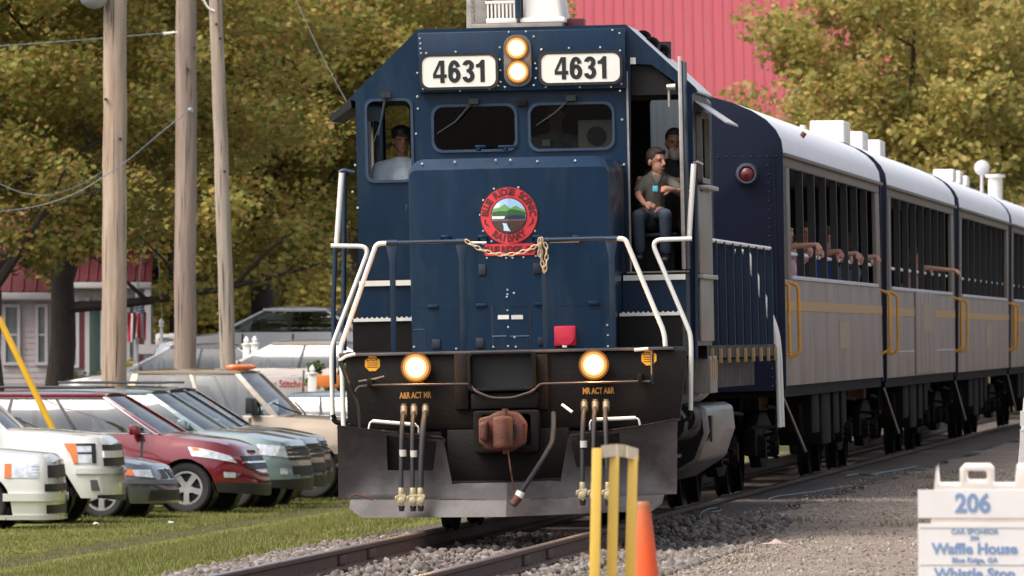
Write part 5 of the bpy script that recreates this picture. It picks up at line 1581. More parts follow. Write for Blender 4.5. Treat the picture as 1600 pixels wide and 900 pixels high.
# --- white lowered pickup, nearest the left edge
P = dict(L=5.0, W=1.86, r=.33, rim=.22, xf=1.55, xr=-1.5, sill=.14, top=[(2.5, .86), (2.4, .93), (1.6, 1.0), (.9, 1.03), (-.6, 1.03), (-.7, 1.0), (-2.5, 1.0)],
         cab=(.95, 1.03, .35, -.55, -.75, 1.03, 1.55), cf=.5, p=4.5, rake=.03)
wpk = Car('pickup', 'low white pickup with a squared body kit cut off by the left edge', 'pickup', car_pos(112, 140, 5.0, -R(4)), -R(4), P)
wpk.body(wp); wpk.cabin([.5], 2); wpk.mirror(.7, 1.12, wp)
wpk.patch('headlight', M['lens'], [(.80, .66), (1.02, .66), (1.02, .84), (.80, .84)], 6, 3, .010)
wpk.patch('turn_lamp', M['amber'], [(1.012, .66), (1.035, .66), (1.035, .84), (1.012, .84)], 2, 3, .014)
for k in range(4):
    wpk.patch('headlight_bar', M['chrome'], [(.80, .685 + k*.04), (.91, .685 + k*.04), (.91, .697 + k*.04), (.80, .697 + k*.04)], 3, 1, .016)
wpk.patch('grille', M['carblack'], [(0, .66), (.55, .66), (.55, .82), (0, .82)], 6, 3, .008)
wpk.patch('bumper_slot', M['carblack'], [(0, .48), (.66, .48), (.66, .58), (0, .58)], 8, 2, .008)
wpk.patch('bumper_slot', M['carblack'], [(0, .20), (.62, .20), (.62, .31), (0, .31)], 8, 2, .008)
wpk.patch('bumper_band', wp, [(0, .36), (1.04, .36), (1.04, .46), (0, .46)], 10, 1, .03)
wpk.patch('bumper_skirt', wp, [(0, .12), (1.06, .12), (1.06, .18), (0, .18)], 10, 1, .025)
wpk.seams([.75], .3, 1.02); wpk.handles([-.35], .85)
# --- grey coupe tucked between
P = dict(L=4.45, W=1.76, r=.325, rim=.225, xf=1.40, xr=-1.33, sill=.20, top=[(2.2, .62), (2.1, .70), (1.5, .80), (.75, .90), (.5, .92), (-1.6, .96), (-2.22, .92)],
         cab=(.72, .92, -.1, -1.1, -1.75, .96, 1.38), cf=.75, p=2.6, rake=.12)
gc = Car('coupe', 'low slate grey coupe with an amber side lamp tucked beside the white sport utility', 'car', car_pos(287, 148, 4.45), RA, P)
gp = paint('slate', (.10, .115, .135, 1), .4)
gc.body(gp); gc.cabin([.45], 2); gc.mirror(.5, .98, gp, .8)
gc.patch('headlight', M['lens'], [(.42, .55), (.78, .58), (.80, .66), (.44, .66)], 6, 3, .010)
gc.patch('turn_lamp', M['amber'], [(.70, .575), (.94, .60), (.92, .665), (.74, .67)], 4, 2, .014)
gc.patch('grille', M['carblack'], [(.03, .54), (.24, .54), (.22, .66), (.03, .66)], 4, 3, .014)
gc.patch('grille_surround', M['chrome'], [(.02, .66), (.23, .66), (.22, .675), (.02, .675)], 4, 1, .018)
gc.patch('bumper_band', M['trim'], [(0, .46), (.80, .47), (.80, .53), (0, .52)], 12, 1, .018)
gc.patch('side_marker', M['amber'], [(.82, .43), (.98, .43), (.98, .46), (.82, .46)], 3, 1, .012)
gc.patch('air_intake', M['carblack'], [(0, .24), (.55, .24), (.5, .38), (0, .38)], 8, 2, .008)
gc.seams([.55, -.8], .3, .9); gc.handles([-.6], .78)
# --- pale blue-green crossover behind the red one
P = dict(L=4.6, W=1.83, r=.36, rim=.235, xf=1.37, xr=-1.33, sill=.32, top=[(2.3, .84), (2.2, .95), (1.6, 1.05), (.95, 1.10), (.7, 1.10), (-2.3, 1.12)],
         cab=(.95, 1.10, .12, -1.85, -2.25, 1.12, 1.70), cf=.65, p=3.0, rake=.1)
def crossover(label, px, D, col, nm, metal=.3, rack=False, silver=False):
    c = Car('crossover', label, 'car', car_pos(px, D, 4.6), RA, P)
    cp_ = paint(nm, col, metal)
    c.body(cp_); c.cabin([.35, .66], 3, rack); c.mirror(.7, 1.2, cp_ if not silver else M['carblack'])
    c.patch('headlight', M['lens'], [(.46, .74), (.92, .78), (.95, .93), (.50, .90)], 6, 3, .012)
    c.patch('turn_lamp', M['taillight'], [(.92, .80), (.955, .81), (.965, .88), (.925, .87)], 2, 2, .016)
    c.patch('grille', M['carblack'], [(0, .70), (.42, .70), (.44, .90), (0, .90)], 6, 3, .010)
    for z in (.74, .80, .86): c.patch('grille_bar', M['chrome'], [(0, z), (.43, z), (.43, z + .02), (0, z + .02)], 6, 1, .02)
    c.patch('fog_lamp', M['lens'], [(.50, .50), (.62, .50), (.62, .58), (.50, .58)], 3, 3, .014)
    c.patch('lower_bumper', M['carblack'], [(0, .26), (.9, .32), (.9, .42), (0, .44)], 10, 3, .012)
    c.patch('air_intake', M['carblack'], [(0, .5), (.36, .5), (.36, .62), (0, .62)], 6, 2, .010)
    c.seams([.72, -.3], .45, 1.08); c.handles([-.15], .92)
    return c
crossover('pale grey-green crossover between the red crossover and a dark one', 494, 155.5, (.20, .27, .27, 1), 'sea green')
crossover('slate blue crossover with chrome grille bars, behind the pale green one', 515, 159, (.07, .10, .14, 1), 'slate blue')
crossover('black crossover, mostly hidden, next to the tan pickup', 524, 162.5, (.012, .013, .016, 1), 'black', 0, True)
# --- tan pickup with orange roof lamps
P2 = dict(L=5.9, W=2.05, r=.41, rim=.25, xf=1.95, xr=-1.9, sill=.42, top=[(2.95, 1.06), (2.85, 1.14), (2.0, 1.20), (1.35, 1.24), (-.9, 1.24), (-1.0, 1.30), (-2.95, 1.30)],
          cab=(1.38, 1.24, .75, -.85, -1.0, 1.24, 1.95), cf=.6, p=3.4, rake=.06, bodypillar=True)
tp = Car('pickup', 'tan crew cab pickup with orange lamps on its roof', 'pickup', car_pos(620, 166, 5.9), RA, P2)
tanp = paint('tan', (.36, .28, .20, 1), .3)
tp.body(tanp); tp.cabin([.46], 2); tp.mirror(1.05, 1.40, M['carblack'], 1.7)
tp.patch('headlight', M['lens'], [(.55, .82), (.95, .82), (.97, 1.02), (.57, 1.02)], 6, 3, .012)
tp.patch('grille', M['chrome'], [(0, .76), (.52, .76), (.53, 1.05), (0, 1.05)], 8, 4, .012)
tp.patch('bumper', M['chrome'], [(0, .46), (1.0, .46), (1.0, .68), (0, .68)], 12, 3, .05)
for k in range(5):
    MB().ball((.62, -.5 + k * .25, 1.99), (.13, .07, .045), 10, 6).build('roof_lamp', M['amber'], tp.o, smooth=60)
for sy in (-1, 1):
    MB().tube([(1.60, sy*.15, 1.28), (1.45, sy*.5, 1.36), (1.30, sy*.75, 1.45)], .014, 6).build('wiper', M['carblack'], tp.o)
tp.seams([1.0], .6, 1.22); tp.handles([0], 1.08)
# --- second row on the rise behind
def sedan(name, label, px, D, rot, col, nm, metal=.1, z=None):
    Ps = dict(L=4.7, W=1.80, r=.33, rim=.22, xf=1.40, xr=-1.35, sill=.22, top=[(2.32, .68), (2.2, .78), (1.5, .90), (.9, .97), (.6, .98), (-1.6, 1.0), (-2.3, .98)],
              cab=(.95, .98, .15, -1.05, -1.75, 1.0, 1.46), cf=.75, p=2.6, rake=.12)
    q = at(px, 520, D); q.z = gz(q.x, q.y) + .01 if z is None else z
    c = Car(name, label, 'car', q, rot, Ps, 'cars parked in the row behind')
    cp_ = paint(nm, col, metal)
    c.body(cp_); c.cabin([.48], 2); c.mirror(.7, 1.05, cp_)
    c.patch('headlight', M['lens'], [(.42, .56), (.80, .60), (.82, .72), (.45, .70)], 6, 3, .010)
    c.patch('grille', M['carblack'], [(0, .52), (.34, .52), (.34, .66), (0, .66)], 6, 3, .010)
    c.patch('tail_lamp', M['taillight'], [(2.1, .68), (2.6, .68), (2.6, .88), (2.1, .88)], 5, 3, .012)
    c.seams([.5, -.45, -1.2], .3, .97); c.handles([-.3, -1.05], .84)
    return c
sedan('sedan', 'beige sedan parked side-on behind the tan pickup', 452, 185, R(168), (.36, .31, .27, 1), 'beige', .1, .17)
sedan('sedan', 'white sedan parked under the trees, highest of the parked cars', 432, 203, R(172), (.74, .74, .75, 1), 'pearl', .0, .78)
sedan('sedan', 'grey sedan half hidden behind the middle utility pole', 285, 193, R(175), (.22, .22, .23, 1), 'grey', .1, .10)
sedan('sedan', 'silver blue car just behind the nose of the tan pickup', 560, 173, R(-17), (.30, .36, .44, 1), 'silver blue', .4)
# ------------------------------------------------------------------ people
M['skin'] = pm('skin', (.42, .21, .14, 1), .5, var=.08, scale=12)
M['skin2'] = pm('skin tanned', (.34, .16, .10, 1), .5, var=.08, scale=12)
M['eye'] = pm('eye', (.02, .015, .012, 1), .2)
M['lip'] = pm('lip', (.30, .10, .08, 1), .5)
def cloth(name, c): return pm('cloth ' + name, c, .85, var=.12, scale=9, bump=.25, bscale=25)
def fused(name, mb, mat, parent, vox=.011, smooth=5):
    "one continuous surface grown from overlapping volumes"
    o = mb.build(name, mat, parent)
    r = o.modifiers.new('fuse', 'REMESH'); r.mode = 'VOXEL'; r.voxel_size = vox; r.use_smooth_shade = True
    s = o.modifiers.new('soften', 'SMOOTH'); s.iterations = smooth; s.factor = .5
    return o
def limb(m, pts, rs):
    pts = [Vector(p) for p in pts]
    for i in range(len(pts) - 1):
        m.tube([pts[i], pts[i+1]], [rs[i], rs[i+1]], 10)
    for p, r in zip(pts, rs): m.ball(p, r, 10, 7)
def hand(m, wrist, d, n, s=1.0, curl=.5, side=1):
    "palm from the wrist along d, back of the hand facing n; fingers curl away from n"
    d = Vector(d).normalized(); n = Vector(n); n = (n - d * n.dot(d)).normalized(); b = d.cross(n) * side
    w_ = Vector(wrist)
    m.tube([w_, w_ + d * .045 * s, w_ + d * .085 * s], [.026*s, .036*s, .036*s], 8)
    for k in range(4):
        o = (k - 1.5) * .020 * s; L_ = (.068, .078, .074, .058)[k] * s
        p0 = w_ + d * .085 * s + b * o
        p1 = p0 + (d * math.cos(curl * .6) - n * math.sin(curl * .6)) * L_ * .5
        p2 = p1 + (d * math.cos(curl * 1.6) - n * math.sin(curl * 1.6)) * L_ * .5
        limb(m, [p0 - d * .02, p0, p1, p2], [.010*s, .0105*s, .0095*s, .008*s])
    p0 = w_ + d * .03 * s + b * -.032 * s
    p1 = p0 + (d * .7 - b * .6 - n * .3).normalized() * .04 * s
    p2 = p1 + (d * .9 - b * .1 - n * .5).normalized() * .03 * s
    limb(m, [w_ + d * .02 * s, p0, p1, p2], [.018*s, .014*s, .012*s, .0095*s])
def head(body, c, face, s=1.0):
    "adds skull, jaw, nose, ears to the body volume; face is the direction looked at. Returns a frame"
    f = Vector(face).normalized(); up = Vector((0, 0, 1)); sd = f.cross(up).normalized(); up = sd.cross(f)
    Mx = Matrix((( sd.x, f.x, up.x, c[0]), (sd.y, f.y, up.y, c[1]), (sd.z, f.z, up.z, c[2]), (0, 0, 0, 1)))
    body.ball((0, -.005*s, .03*s), (.074*s, .092*s, .088*s), 16, 12, Mx)
    body.ball((0, .025*s, -.045*s), (.058*s, .066*s, .07*s), 14, 10, Mx)
    body.ball((0, .055*s, -.085*s), (.034*s, .03*s, .028*s), 10, 8, Mx)
    body.tube([Mx @ Vector((0, .088*s, .015*s)), Mx @ Vector((0, .112*s, -.028*s))], [.010*s, .016*s], 8)
    for k in (-1, 1):
        body.ball((k*.076*s, -.005*s, -.012*s), (.012*s, .02*s, .032*s), 8, 6, Mx)
        body.ball((k*.03*s, .078*s, .027*s), (.026*s, .012*s, .008*s), 8, 6, Mx)
    return Mx
def face_bits(parent, Mx, s=1.0, brow=None):
    for k in (-1, 1):
        MB().ball((k*.031*s, .083*s, .008*s), (.012*s, .006*s, .007*s), 8, 6, Mx).build('eye', M['eye'], parent, smooth=60)
    MB().ball((0, .090*s, -.062*s), (.024*s, .007*s, .006*s), 8, 6, Mx).build('mouth', M['lip'], parent, smooth=60)
def hair(parent, Mx, mat, s=1.0, low=-.02, fringe=.062, vol=1.0):
    m = MB()
    m.ball((0, -.018*s, .042*s), (.084*s*vol, .094*s*vol, .088*s*vol), 16, 12, Mx)
    m.ball((0, -.045*s, low*s), (.074*s*vol, .062*s*vol, .07*s*vol), 14, 10, Mx)
    m.ball((.0, .055*s, .088*s), (.055*s, .035*s, .026*s), 12, 8, Mx)
    return fused('hair', m, mat, parent, .009*max(s, .9), 2)

# boy on the doorstep of the cab
bx, by = lp(1024, 330, 3.02).x, 3.05
def boy():
    t = thing('person', 'boy in a grey polo and jeans sitting in the open cab door', 'person', matrix=ML)
    def q(px, py, y): return lp(px, py, y)
    s = .80
    hip = q(1018, 333, 3.2); chest = q(1027, 283, 3.14); neck = q(1026, 271, 3.14); hd = q(1026, 252, 3.10)
    shl, shr = q(1007, 284, 3.12), q(1048, 284, 3.14)
    ell, wrl = q(997, 305, 3.02), q(1007, 319, 2.86)
    elr, wrr = q(1063, 302, 3.02), q(1050, 296, 2.90)
    kl, kr = q(997, 338, 2.78), q(1040, 336, 2.80)
    al, ar = q(1000, 393, 2.80), q(1040, 396, 2.84)
    b = MB()
    limb(b, [hip, q(1022, 310, 3.18), chest], [.13, .115, .115]); limb(b, [chest, neck, hd], [.08, .045, .045])
    limb(b, [shl, ell, wrl], [.045, .034, .024]); limb(b, [shr, elr, wrr], [.045, .034, .024])
    hand(b, wrl, (.9, -.35, -.1), (0, -.5, .8), .85, .9, -1); hand(b, wrr, (-.95, -.2, .1), (0, -.8, .4), .85, 1.1, 1)
    limb(b, [hip + Vector((-.06, 0, 0)), kl, al], [.07, .05, .032]); limb(b, [hip + Vector((.06, 0, 0)), kr, ar], [.07, .05, .032])
    fdir = ML.to_3x3().inverted() @ Vector((.62, -.76, -.06))
    Mx = head(b, hd, fdir, 1.06)
    body = fused('body', b, M['skin'], t, .009, 3)
    face_bits(t, Mx, 1.06)
    hair(t, Mx, pm('hair brown', (.035, .02, .013, 1), .7, var=.3, scale=40, bump=.4, bscale=120), 1.05, .01)
    sh = MB()
    limb(sh, [hip + Vector((0, 0, -.02)), q(1021, 310, 3.17), chest, q(1027, 276, 3.14)], [.132, .122, .116, .072])
    limb(sh, [shl, q(999, 298, 3.06)], [.053, .056]); limb(sh, [shr, q(1060, 296, 3.07)], [.053, .056])
    limb(sh, [shl, q(1027, 274, 3.14), shr], [.054, .05, .054])
    fused('shirt', sh, cloth('grey', (.11, .10, .085, 1)), t, .011, 4)
    tr = MB()
    limb(tr, [hip, hip + Vector((0, 0, -.03))], [.145, .14])
    for k, kn, an in ((-1, kl, al), (1, kr, ar)):
        limb(tr, [hip + Vector((k*.07, 0, -.02)), kn, kn.lerp(an, .92)], [.078, .062, .052])
    fused('jeans', tr, cloth('denim', (.045, .062, .09, 1)), t, .011, 4)
    for an in (al, ar):
        MB().hexa([an + Vector(v) for v in ((-.04, .05, -.075), (.04, .05, -.075), (.042, -.14, -.075), (-.042, -.14, -.075), (-.035, .05, 0), (.035, .05, 0), (.03, -.13, -.035), (-.03, -.13, -.035))]).build('shoe', M['ink'], t, bevel=.02, seg=3)
    MB().tube([q(1016, 274, 3.03), q(1021, 288, 2.98), q(1025, 293, 2.96), q(1030, 286, 2.98), q(1036, 273, 3.03)], .007, 6).build('lanyard', M['ink'], t, smooth=60)
    MB().cbox(tuple(q(1024, 295, 2.945)), (.05, .012, .055)).build('badge', pm('badge cyan', (.12, .50, .62, 1), .4), t, bevel=.006)
    return t
boy()
# stool the boy sits on
stool = MB().box((bx - .24, 3.02, 2.62), (bx + .2, 3.45, 2.665)).build('seat_box', M['ink'], loco, bevel=.02)
MB().box((bx - .2, 3.1, ZF + .002), (bx + .16, 3.4, 2.618)).build('seat_pedestal', M['interior'], loco)

def man_behind():
    t = thing('person', 'grey-bearded man in a dark shirt sitting behind the boy', 'person', matrix=ML)
    def q(px, py, y): return lp(px, py, y)
    hd = q(1054, 222, 3.62); chest = q(1052, 288, 3.68); hip = q(1052, 352, 3.68)
    b = MB()
    limb(b, [hip, chest], [.17, .16]); limb(b, [chest, q(1053, 252, 3.66), hd], [.11, .06, .055])
    sl, el, wl_ = q(1020, 276, 3.62), q(998, 300, 3.45), q(1000, 280, 3.27)
    sr, er, wr_ = q(1082, 276, 3.62), q(1086, 310, 3.42), q(1062, 283, 3.28)
    limb(b, [sl, el, wl_], [.06, .045, .032]); limb(b, [sr, er, wr_], [.06, .045, .032])
    hand(b, wl_, (.6, -.4, -.1), (0, -.3, .9), 1, .7, -1); hand(b, wr_, (-.8, -.4, .1), (0, -.3, .9), 1, .7, 1)
    for k in (-1, 1):
        kn = hip + Vector((k*.16, -.40, .0)); an = kn + Vector((0, .05, -.42))
        limb(b, [hip + Vector((k*.09, 0, 0)), kn, an], [.09, .065, .045])
    Mx = head(b, hd, ML.to_3x3().inverted() @ Vector((.1, -1, -.05)), 1.08)
    fused('body', b, M['skin2'], t, .012, 3); face_bits(t, Mx, 1.08)
    hair(t, Mx, pm('hair grey dark', (.05, .04, .035, 1), .7), 1.05, -.02)
    bd = MB(); bd.ball((0, .05, -.085), (.066, .055, .06), 12, 9, Mx); bd.ball((0, .06, -.125), (.045, .045, .05), 12, 9, Mx)
    fused('beard', bd, pm('beard grey', (.40, .35, .31, 1), .9, var=.3, scale=50, bump=.4, bscale=90), t, .010, 2)
    sh = MB()
    limb(sh, [hip, chest, q(1053, 264, 3.67)], [.185, .19, .12]); limb(sh, [sl, q(1010, 290, 3.55)], [.09, .085]); limb(sh, [sr, q(1085, 292, 3.55)], [.09, .085]); limb(sh, [sl, sr], [.09, .09])
    fused('shirt', sh, cloth('black', (.012, .012, .014, 1)), t, .014, 4)
    tr = MB()
    limb(tr, [hip, hip + Vector((0, 0, -.05))], [.18, .17])
    for k in (-1, 1):
        kn = hip + Vector((k*.16, -.40, .0)); limb(tr, [hip + Vector((k*.09, 0, 0)), kn, kn + Vector((0, .045, -.38))], [.11, .085, .07])
    fused('trousers', tr, cloth('dark', (.02, .02, .024, 1)), t, .014, 4)
man_behind()
MB().box((lp(1052, 352, 3.68).x - .25, 3.45, lp(1052, 352, 3.68).z - .22), (lp(1052, 352, 3.68).x + .22, 3.95, lp(1052, 352, 3.68).z - .17)).build('crew_seat', M['interior'], loco, bevel=.02)

def seated(label, px, py, y, s, face, shirt, hat=None, skin='skin2', name_shirt='shirt', badge=False):
    "crew member sitting in the cab, seen from the chest up"
    t = thing('person', label, 'person', matrix=ML)
    hd = lp(px, py, y)
    ch = hd + Vector((0, .04, -.38*s)); hip = hd + Vector((0, .06, -.74*s))
    b = MB()
    limb(b, [hip, ch], [.17*s, .16*s]); limb(b, [ch, hd + Vector((0, .02, -.16*s)), hd], [.11*s, .058*s, .055*s])
    sh_ = MB()
    limb(sh_, [hip, ch, hd + Vector((0, .03, -.22*s))], [.185*s, .185*s, .095*s])
    for k in (-1, 1):
        sh = hd + Vector((k*.20*s, .04, -.27*s)); el = sh + Vector((k*.05, -.10, -.28*s)); wr_ = el + Vector((-k*.06, -.24, .02))
        limb(b, [sh, el, wr_], [.055*s, .042*s, .03*s]); hand(b, wr_, (-k*.3, -.9, -.1), (0, 0, 1), s, .8, k)
        limb(sh_, [hd + Vector((0, .03, -.23*s)), sh, sh.lerp(el, .75)], [.08*s, .085*s, .075*s])
        kn = hip + Vector((k*.14, -.42, -.0)); limb(b, [hip + Vector((k*.09, 0, -.02)), kn, kn + Vector((0, .05, -.42))], [.1, .07, .05])
    Mx = head(b, hd, ML.to_3x3().inverted() @ Vector(face), 1.05*s)
    fused('body', b, M[skin], t, .013, 3); face_bits(t, Mx, 1.05*s)
    hair(t, Mx, pm('hair dark', (.015, .012, .01, 1), .7), 1.05*s, -.01)
    fused('shirt', sh_, shirt, t, .013, 4)
    tr = MB()
    limb(tr, [hip, hip + Vector((0, 0, -.06))], [.185*s, .17*s])
    for k in (-1, 1):
        kn = hip + Vector((k*.14, -.42, 0)); limb(tr, [hip + Vector((k*.09, 0, -.02)), kn, kn + Vector((0, .045, -.36))], [.115, .085, .07])
    fused('trousers', tr, cloth('navy trousers', (.015, .018, .03, 1)), t, .016, 3)
    if hat:
        c = MB(); c.ball((0, -.01, .075), (.092, .104, .068), 16, 10, Mx)
        c.prism([(-.07, .07), (.07, .07), (.06, .15), (0, .17), (-.06, .15)], 'z', .055, .068, Mx)
        c.build('cap', hat, t, smooth=60)
    if badge:
        p = hd + Vector((-.08, -.16, -.27)); MB().cbox(tuple(p), (.07, .012, .06)).build('pocket_badge', M['white'], t)
    bs = MB().box((hip.x - .24, hip.y - .2, hip.z - .22), (hip.x + .24, hip.y + .25, hip.z - .17)).box((hip.x - .05, hip.y - .05, ZF + .002), (hip.x + .05, hip.y + .05, hip.z - .22))
    bs.build('crew_seat', M['interior'], loco, bevel=.015)
seated('engineer in a pale blue shirt and dark cap behind the left cab window', 627, 219, 3.40, 1.0, (.25, -1, -.05), cloth('pale blue', (.58, .66, .72, 1)), M['ink'])
seated('crew member in a pale shirt, dim behind the right windshield', 868, 178, 3.9, 1.05, (-.3, -1, 0), cloth('dim white', (.30, .30, .30, 1)), None, 'skin2', 'shirt', True)

# passengers leaning on the arm rail of the coaches
def passenger(c, label, y, h, shirt, hairc, out=1, arm='rest', skin='skin', face=(1, -.3, -.1), x=1.18):
    t = thing('person', label, 'person', matrix=c.matrix_world.copy(), group='passengers at the coach rail')
    z0 = 1.38; s = h / 1.72
    hd = Vector((x, y, z0 + h - .13*s)); ch = hd + Vector((-.04, 0, -.40*s)); hip = hd + Vector((-.10, 0, -.78*s))
    b = MB()
    limb(b, [hip, ch], [.14*s, .14*s]); limb(b, [ch, hd + Vector((0, 0, -.16*s)), hd], [.10*s, .052*s, .05*s])
    sh_ = MB(); limb(sh_, [hip, ch, hd + Vector((-.01, 0, -.22*s))], [.158*s, .162*s, .085*s])
    zr_ = 2.63
    for k in (-1, 1):
        sh = hd + Vector((-.02, k*.18*s, -.27*s)); 
        if k == -1 or arm == 'both':
            el = Vector((HWC - .05, y + k*.20, zr_ + .045)); 
            wr_ = Vector((HWC + .20 * out, y + k*.14 - .05, zr_ + (.06 if arm != 'reach' else .0)))
            hd_d = (.7, -.2, -.7) if arm == 'reach' else (.35, -.3, -.85)
        else:
            el = Vector((HWC - .10, y + k*.22, zr_ + .05)); wr_ = Vector((HWC - .02, y + k*.05, zr_ + .05)); hd_d = (.5, -.6, -.5)
        limb(b, [sh, el, wr_], [.05*s, .04*s, .028*s]); hand(b, wr_, hd_d, (.6, 0, .6), s, .7, k)
        limb(sh_, [hd + Vector((-.01, 0, -.23*s)), sh, sh.lerp(el, .55)], [.07*s, .075*s, .066*s])
        an = Vector((hip.x - .03, y + k*.10, z0 + .09)); limb(b, [hip + Vector((0, k*.08, 0)), hip.lerp(an, .5) + Vector((.02, k*.02, 0)), an], [.08*s, .06*s, .042*s])
    Mx = head(b, hd, Vector(face), .98*s)
    fused('body', b, M[skin], t, .014, 2); face_bits(t, Mx, .98*s)
    hair(t, Mx, pm('hair tone', hairc, .7), 1.0*s, -.06)
    fused('shirt', sh_, shirt, t, .014, 3)
    tr = MB(); limb(tr, [hip, hip + Vector((0, 0, -.08))], [.158*s, .15*s])
    for k in (-1, 1):
        an = Vector((hip.x - .03, y + k*.10, z0 + .09)); limb(tr, [hip + Vector((0, k*.08, 0)), hip.lerp(an, .5) + Vector((.02, k*.02, 0)), an], [.1*s, .08*s, .065*s])
        MB().hexa([an + Vector(v) for v in ((-.05, -.045, -.09), (.18, -.045, -.09), (.18, .045, -.09), (-.05, .045, -.09), (-.04, -.035, 0), (.10, -.035, -.02), (.10, .035, -.02), (-.04, .035, 0))]).build('shoe', M['ink'], t, bevel=.02)
    fused('trousers', tr, cloth('jeans', (.04, .06, .11, 1)), t, .016, 3)
blond, brown, dark = (.30, .19, .08, 1), (.05, .03, .018, 1), (.015, .012, .01, 1)
passenger(k1, 'passenger in teal at the front of the first coach, bare arm hanging over the rail', 2.35, 1.49, cloth('teal', (.03, .22, .26, 1)), blond, 1.25, 'both', x=1.36)
passenger(k1, 'fair-haired passenger in a pale pink top, second from the front of the first coach', 5.0, 1.55, cloth('pale pink', (.60, .38, .42, 1)), blond, .15, 'rest', 'skin', (.6, -.8, -.1), x=1.28)
passenger(k1, 'passenger in a bright pink shirt, third along the rail of the first coach', 8.0, 1.47, cloth('pink', (.62, .30, .46, 1)), brown, -.2, 'rest', 'skin', (.5, -1, -.2), x=1.22)
passenger(k1, 'tall passenger in dark clothes near the middle of the first coach', 11.4, 1.67, cloth('charcoal', (.03, .03, .04, 1)), dark, .3, 'rest', 'skin2', (.4, -1, -.1), x=1.15)
passenger(k1, 'passenger in a blue shirt resting a hand on the rail of the first coach', 14.8, 1.65, cloth('royal blue', (.02, .06, .28, 1)), brown, .5, 'rest', 'skin', (.9, .5, -.1), x=1.24)
passenger(k1, 'passenger in a navy shirt near the far end of the first coach', 17.3, 1.59, cloth('navy', (.02, .03, .10, 1)), dark, .1, 'rest', 'skin2', (.2, -1, -.3), x=1.1)
passenger(k1, 'last passenger of the first coach, one hand over the rail by its rear corner', 20.2, 1.61, cloth('steel', (.10, .12, .16, 1)), brown, .5, 'rest', 'skin', (.7, .6, 0), x=1.28)
passenger(k2, 'passenger of the second coach stretching a bare arm out of its window', 14.0, 1.59, cloth('rose', (.45, .25, .28, 1)), brown, 1.9, 'reach', x=1.30)
# ------------------------------------------------------------------ poles, wires, house, barn, signs
def ground_at(px, py, z=-.08):
    D = (HC - z) * F / (py - HOR); return at(px, py, D)
def polewood(name, c):
    return pm(name, c, .9, var=.32, scale=3.2, dirt=(.26, .13, .06, 1), damt=.3, dscale=1.3, stretch=(5, 5, .25), bump=.6, bscale=14)
M['wire'] = pm('wire', (.25, .27, .27, 1), .5, metal=.4)
M['galv'] = pm('galvanised', (.42, .44, .46, 1), .45, metal=.6, var=.12)
M['crack'] = pm('crack dark', (.07, .05, .04, 1), .95)
def pole(label, top, bot, D, r0, r1, mat, hgt=9.5):
    a, b = at(*bot, D), at(*top, D)
    d = (b - a); d = d / d.z
    z0 = gz(a.x, a.y)
    base = a + d * (z0 - .3 - a.z); tp_ = base + d * hgt
    o = thing('utility_pole', label, 'utility pole', tuple(base), 0, 'timber utility poles')
    n = 14; pts = []; rs = []
    rr = random.Random(int(D * 7) + int(bot[0]))
    for i in range(n + 1):
        p = (tp_ - base) * (i / n); p.x += rr.uniform(-.008, .008); pts.append(p); rs.append(r0 + (r1 - r0) * i / n)
    MB().tube(pts, rs, 16).build('pole_shaft', mat, o, smooth=50)
    ck = MB()
    for k in range(16):
        t_ = rr.uniform(.03, .8); a_ = rr.uniform(-2.6, -.5); p = base * 0 + (tp_ - base) * t_; r_ = r0 + (r1 - r0) * t_ + .001
        L_ = rr.uniform(.25, 1.1); w_ = rr.uniform(.006, .014)
        c_ = Vector((p.x + r_ * math.cos(a_), p.y + r_ * math.sin(a_), p.z)); tx = Vector((-math.sin(a_), math.cos(a_), 0)) * w_
        dn = d * L_
        ck.add([c_ - tx * .2, c_ + tx * .2, c_ + dn * .5 + tx, c_ + dn + tx * .1, c_ + dn * .5 - tx * .4], [(0, 1, 2, 3, 4)])
    tag(ck.build('drying_cracks', M['crack'], o), kind='stuff')
    return o, base
def on_pole(o, px, py, D): return at(px, py, D) - o.location
p1, b1_ = pole('thick pale utility pole with orange stains, leftmost of three', (180, 0), (178, 590), 171, .205, .175, polewood('pole pine stained', (.38, .29, .215, 1)))
p2, b2_ = pole('weathered grey-brown utility pole, middle of three', (291, 0), (289, 580), 174, .185, .16, polewood('pole grey brown', (.27, .205, .165, 1)))
p3, b3_ = pole('slim leaning utility pole, rightmost of three', (337, 0), (357, 580), 178, .135, .10, polewood('pole silver', (.34, .28, .225, 1)))
for (o, D, spots) in ((p1, 171, ((188, 217), (165, 155))), (p2, 174, ((293, 108), (304, 75), (297, 172))), (p3, 178, ((338, 38), (351, 268), (344, 60)))):
    for px, py in spots:
        c = on_pole(o, px, py, D - .2); MB().cyl(c + Vector((0, .06, 0)), c + Vector((0, -.03, 0)), .025, n=8).build('bolt_plate', M['ink'], o)
c = on_pole(p1, 147, 0, 170.7)
lamp = MB().lathe([(.001, .08), (.10, .10), (.20, .17), (.24, .30), (.20, .45), (.10, .52)], tuple(c - Vector((0, 0, .22))), 'z', 20).build('street_lamp_bowl', M['galv'], p1, smooth=50)
MB().tube([c + Vector((.05, 0, .28)), c + Vector((.18, 0, .36)), c + Vector((.32, 0, .36))], .035, 8).build('lamp_arm', M['galv'], p1, smooth=50)
c = on_pole(p3, 322, 8, 177.9)
MB().tube(bent([c + Vector((-.13, 0, .12)), c + Vector((-.04, 0, .09)), c + Vector((.03, 0, -.05)), c + Vector((.14, 0, -.1))], .06, 4), .018, 8).build('lamp_bracket', M['white'], p3, smooth=60)
MB().cyl(on_pole(p2, 255, 53, 173.8), on_pole(p2, 277, 50, 173.8), .03, .012, 8).build('insulator', M['white'], p2)
MB().cyl(on_pole(p2, 296, 171, 173.8), on_pole(p2, 300, 172, 173.7), .035, .03, 8).build('insulator', M['galv'], p2)
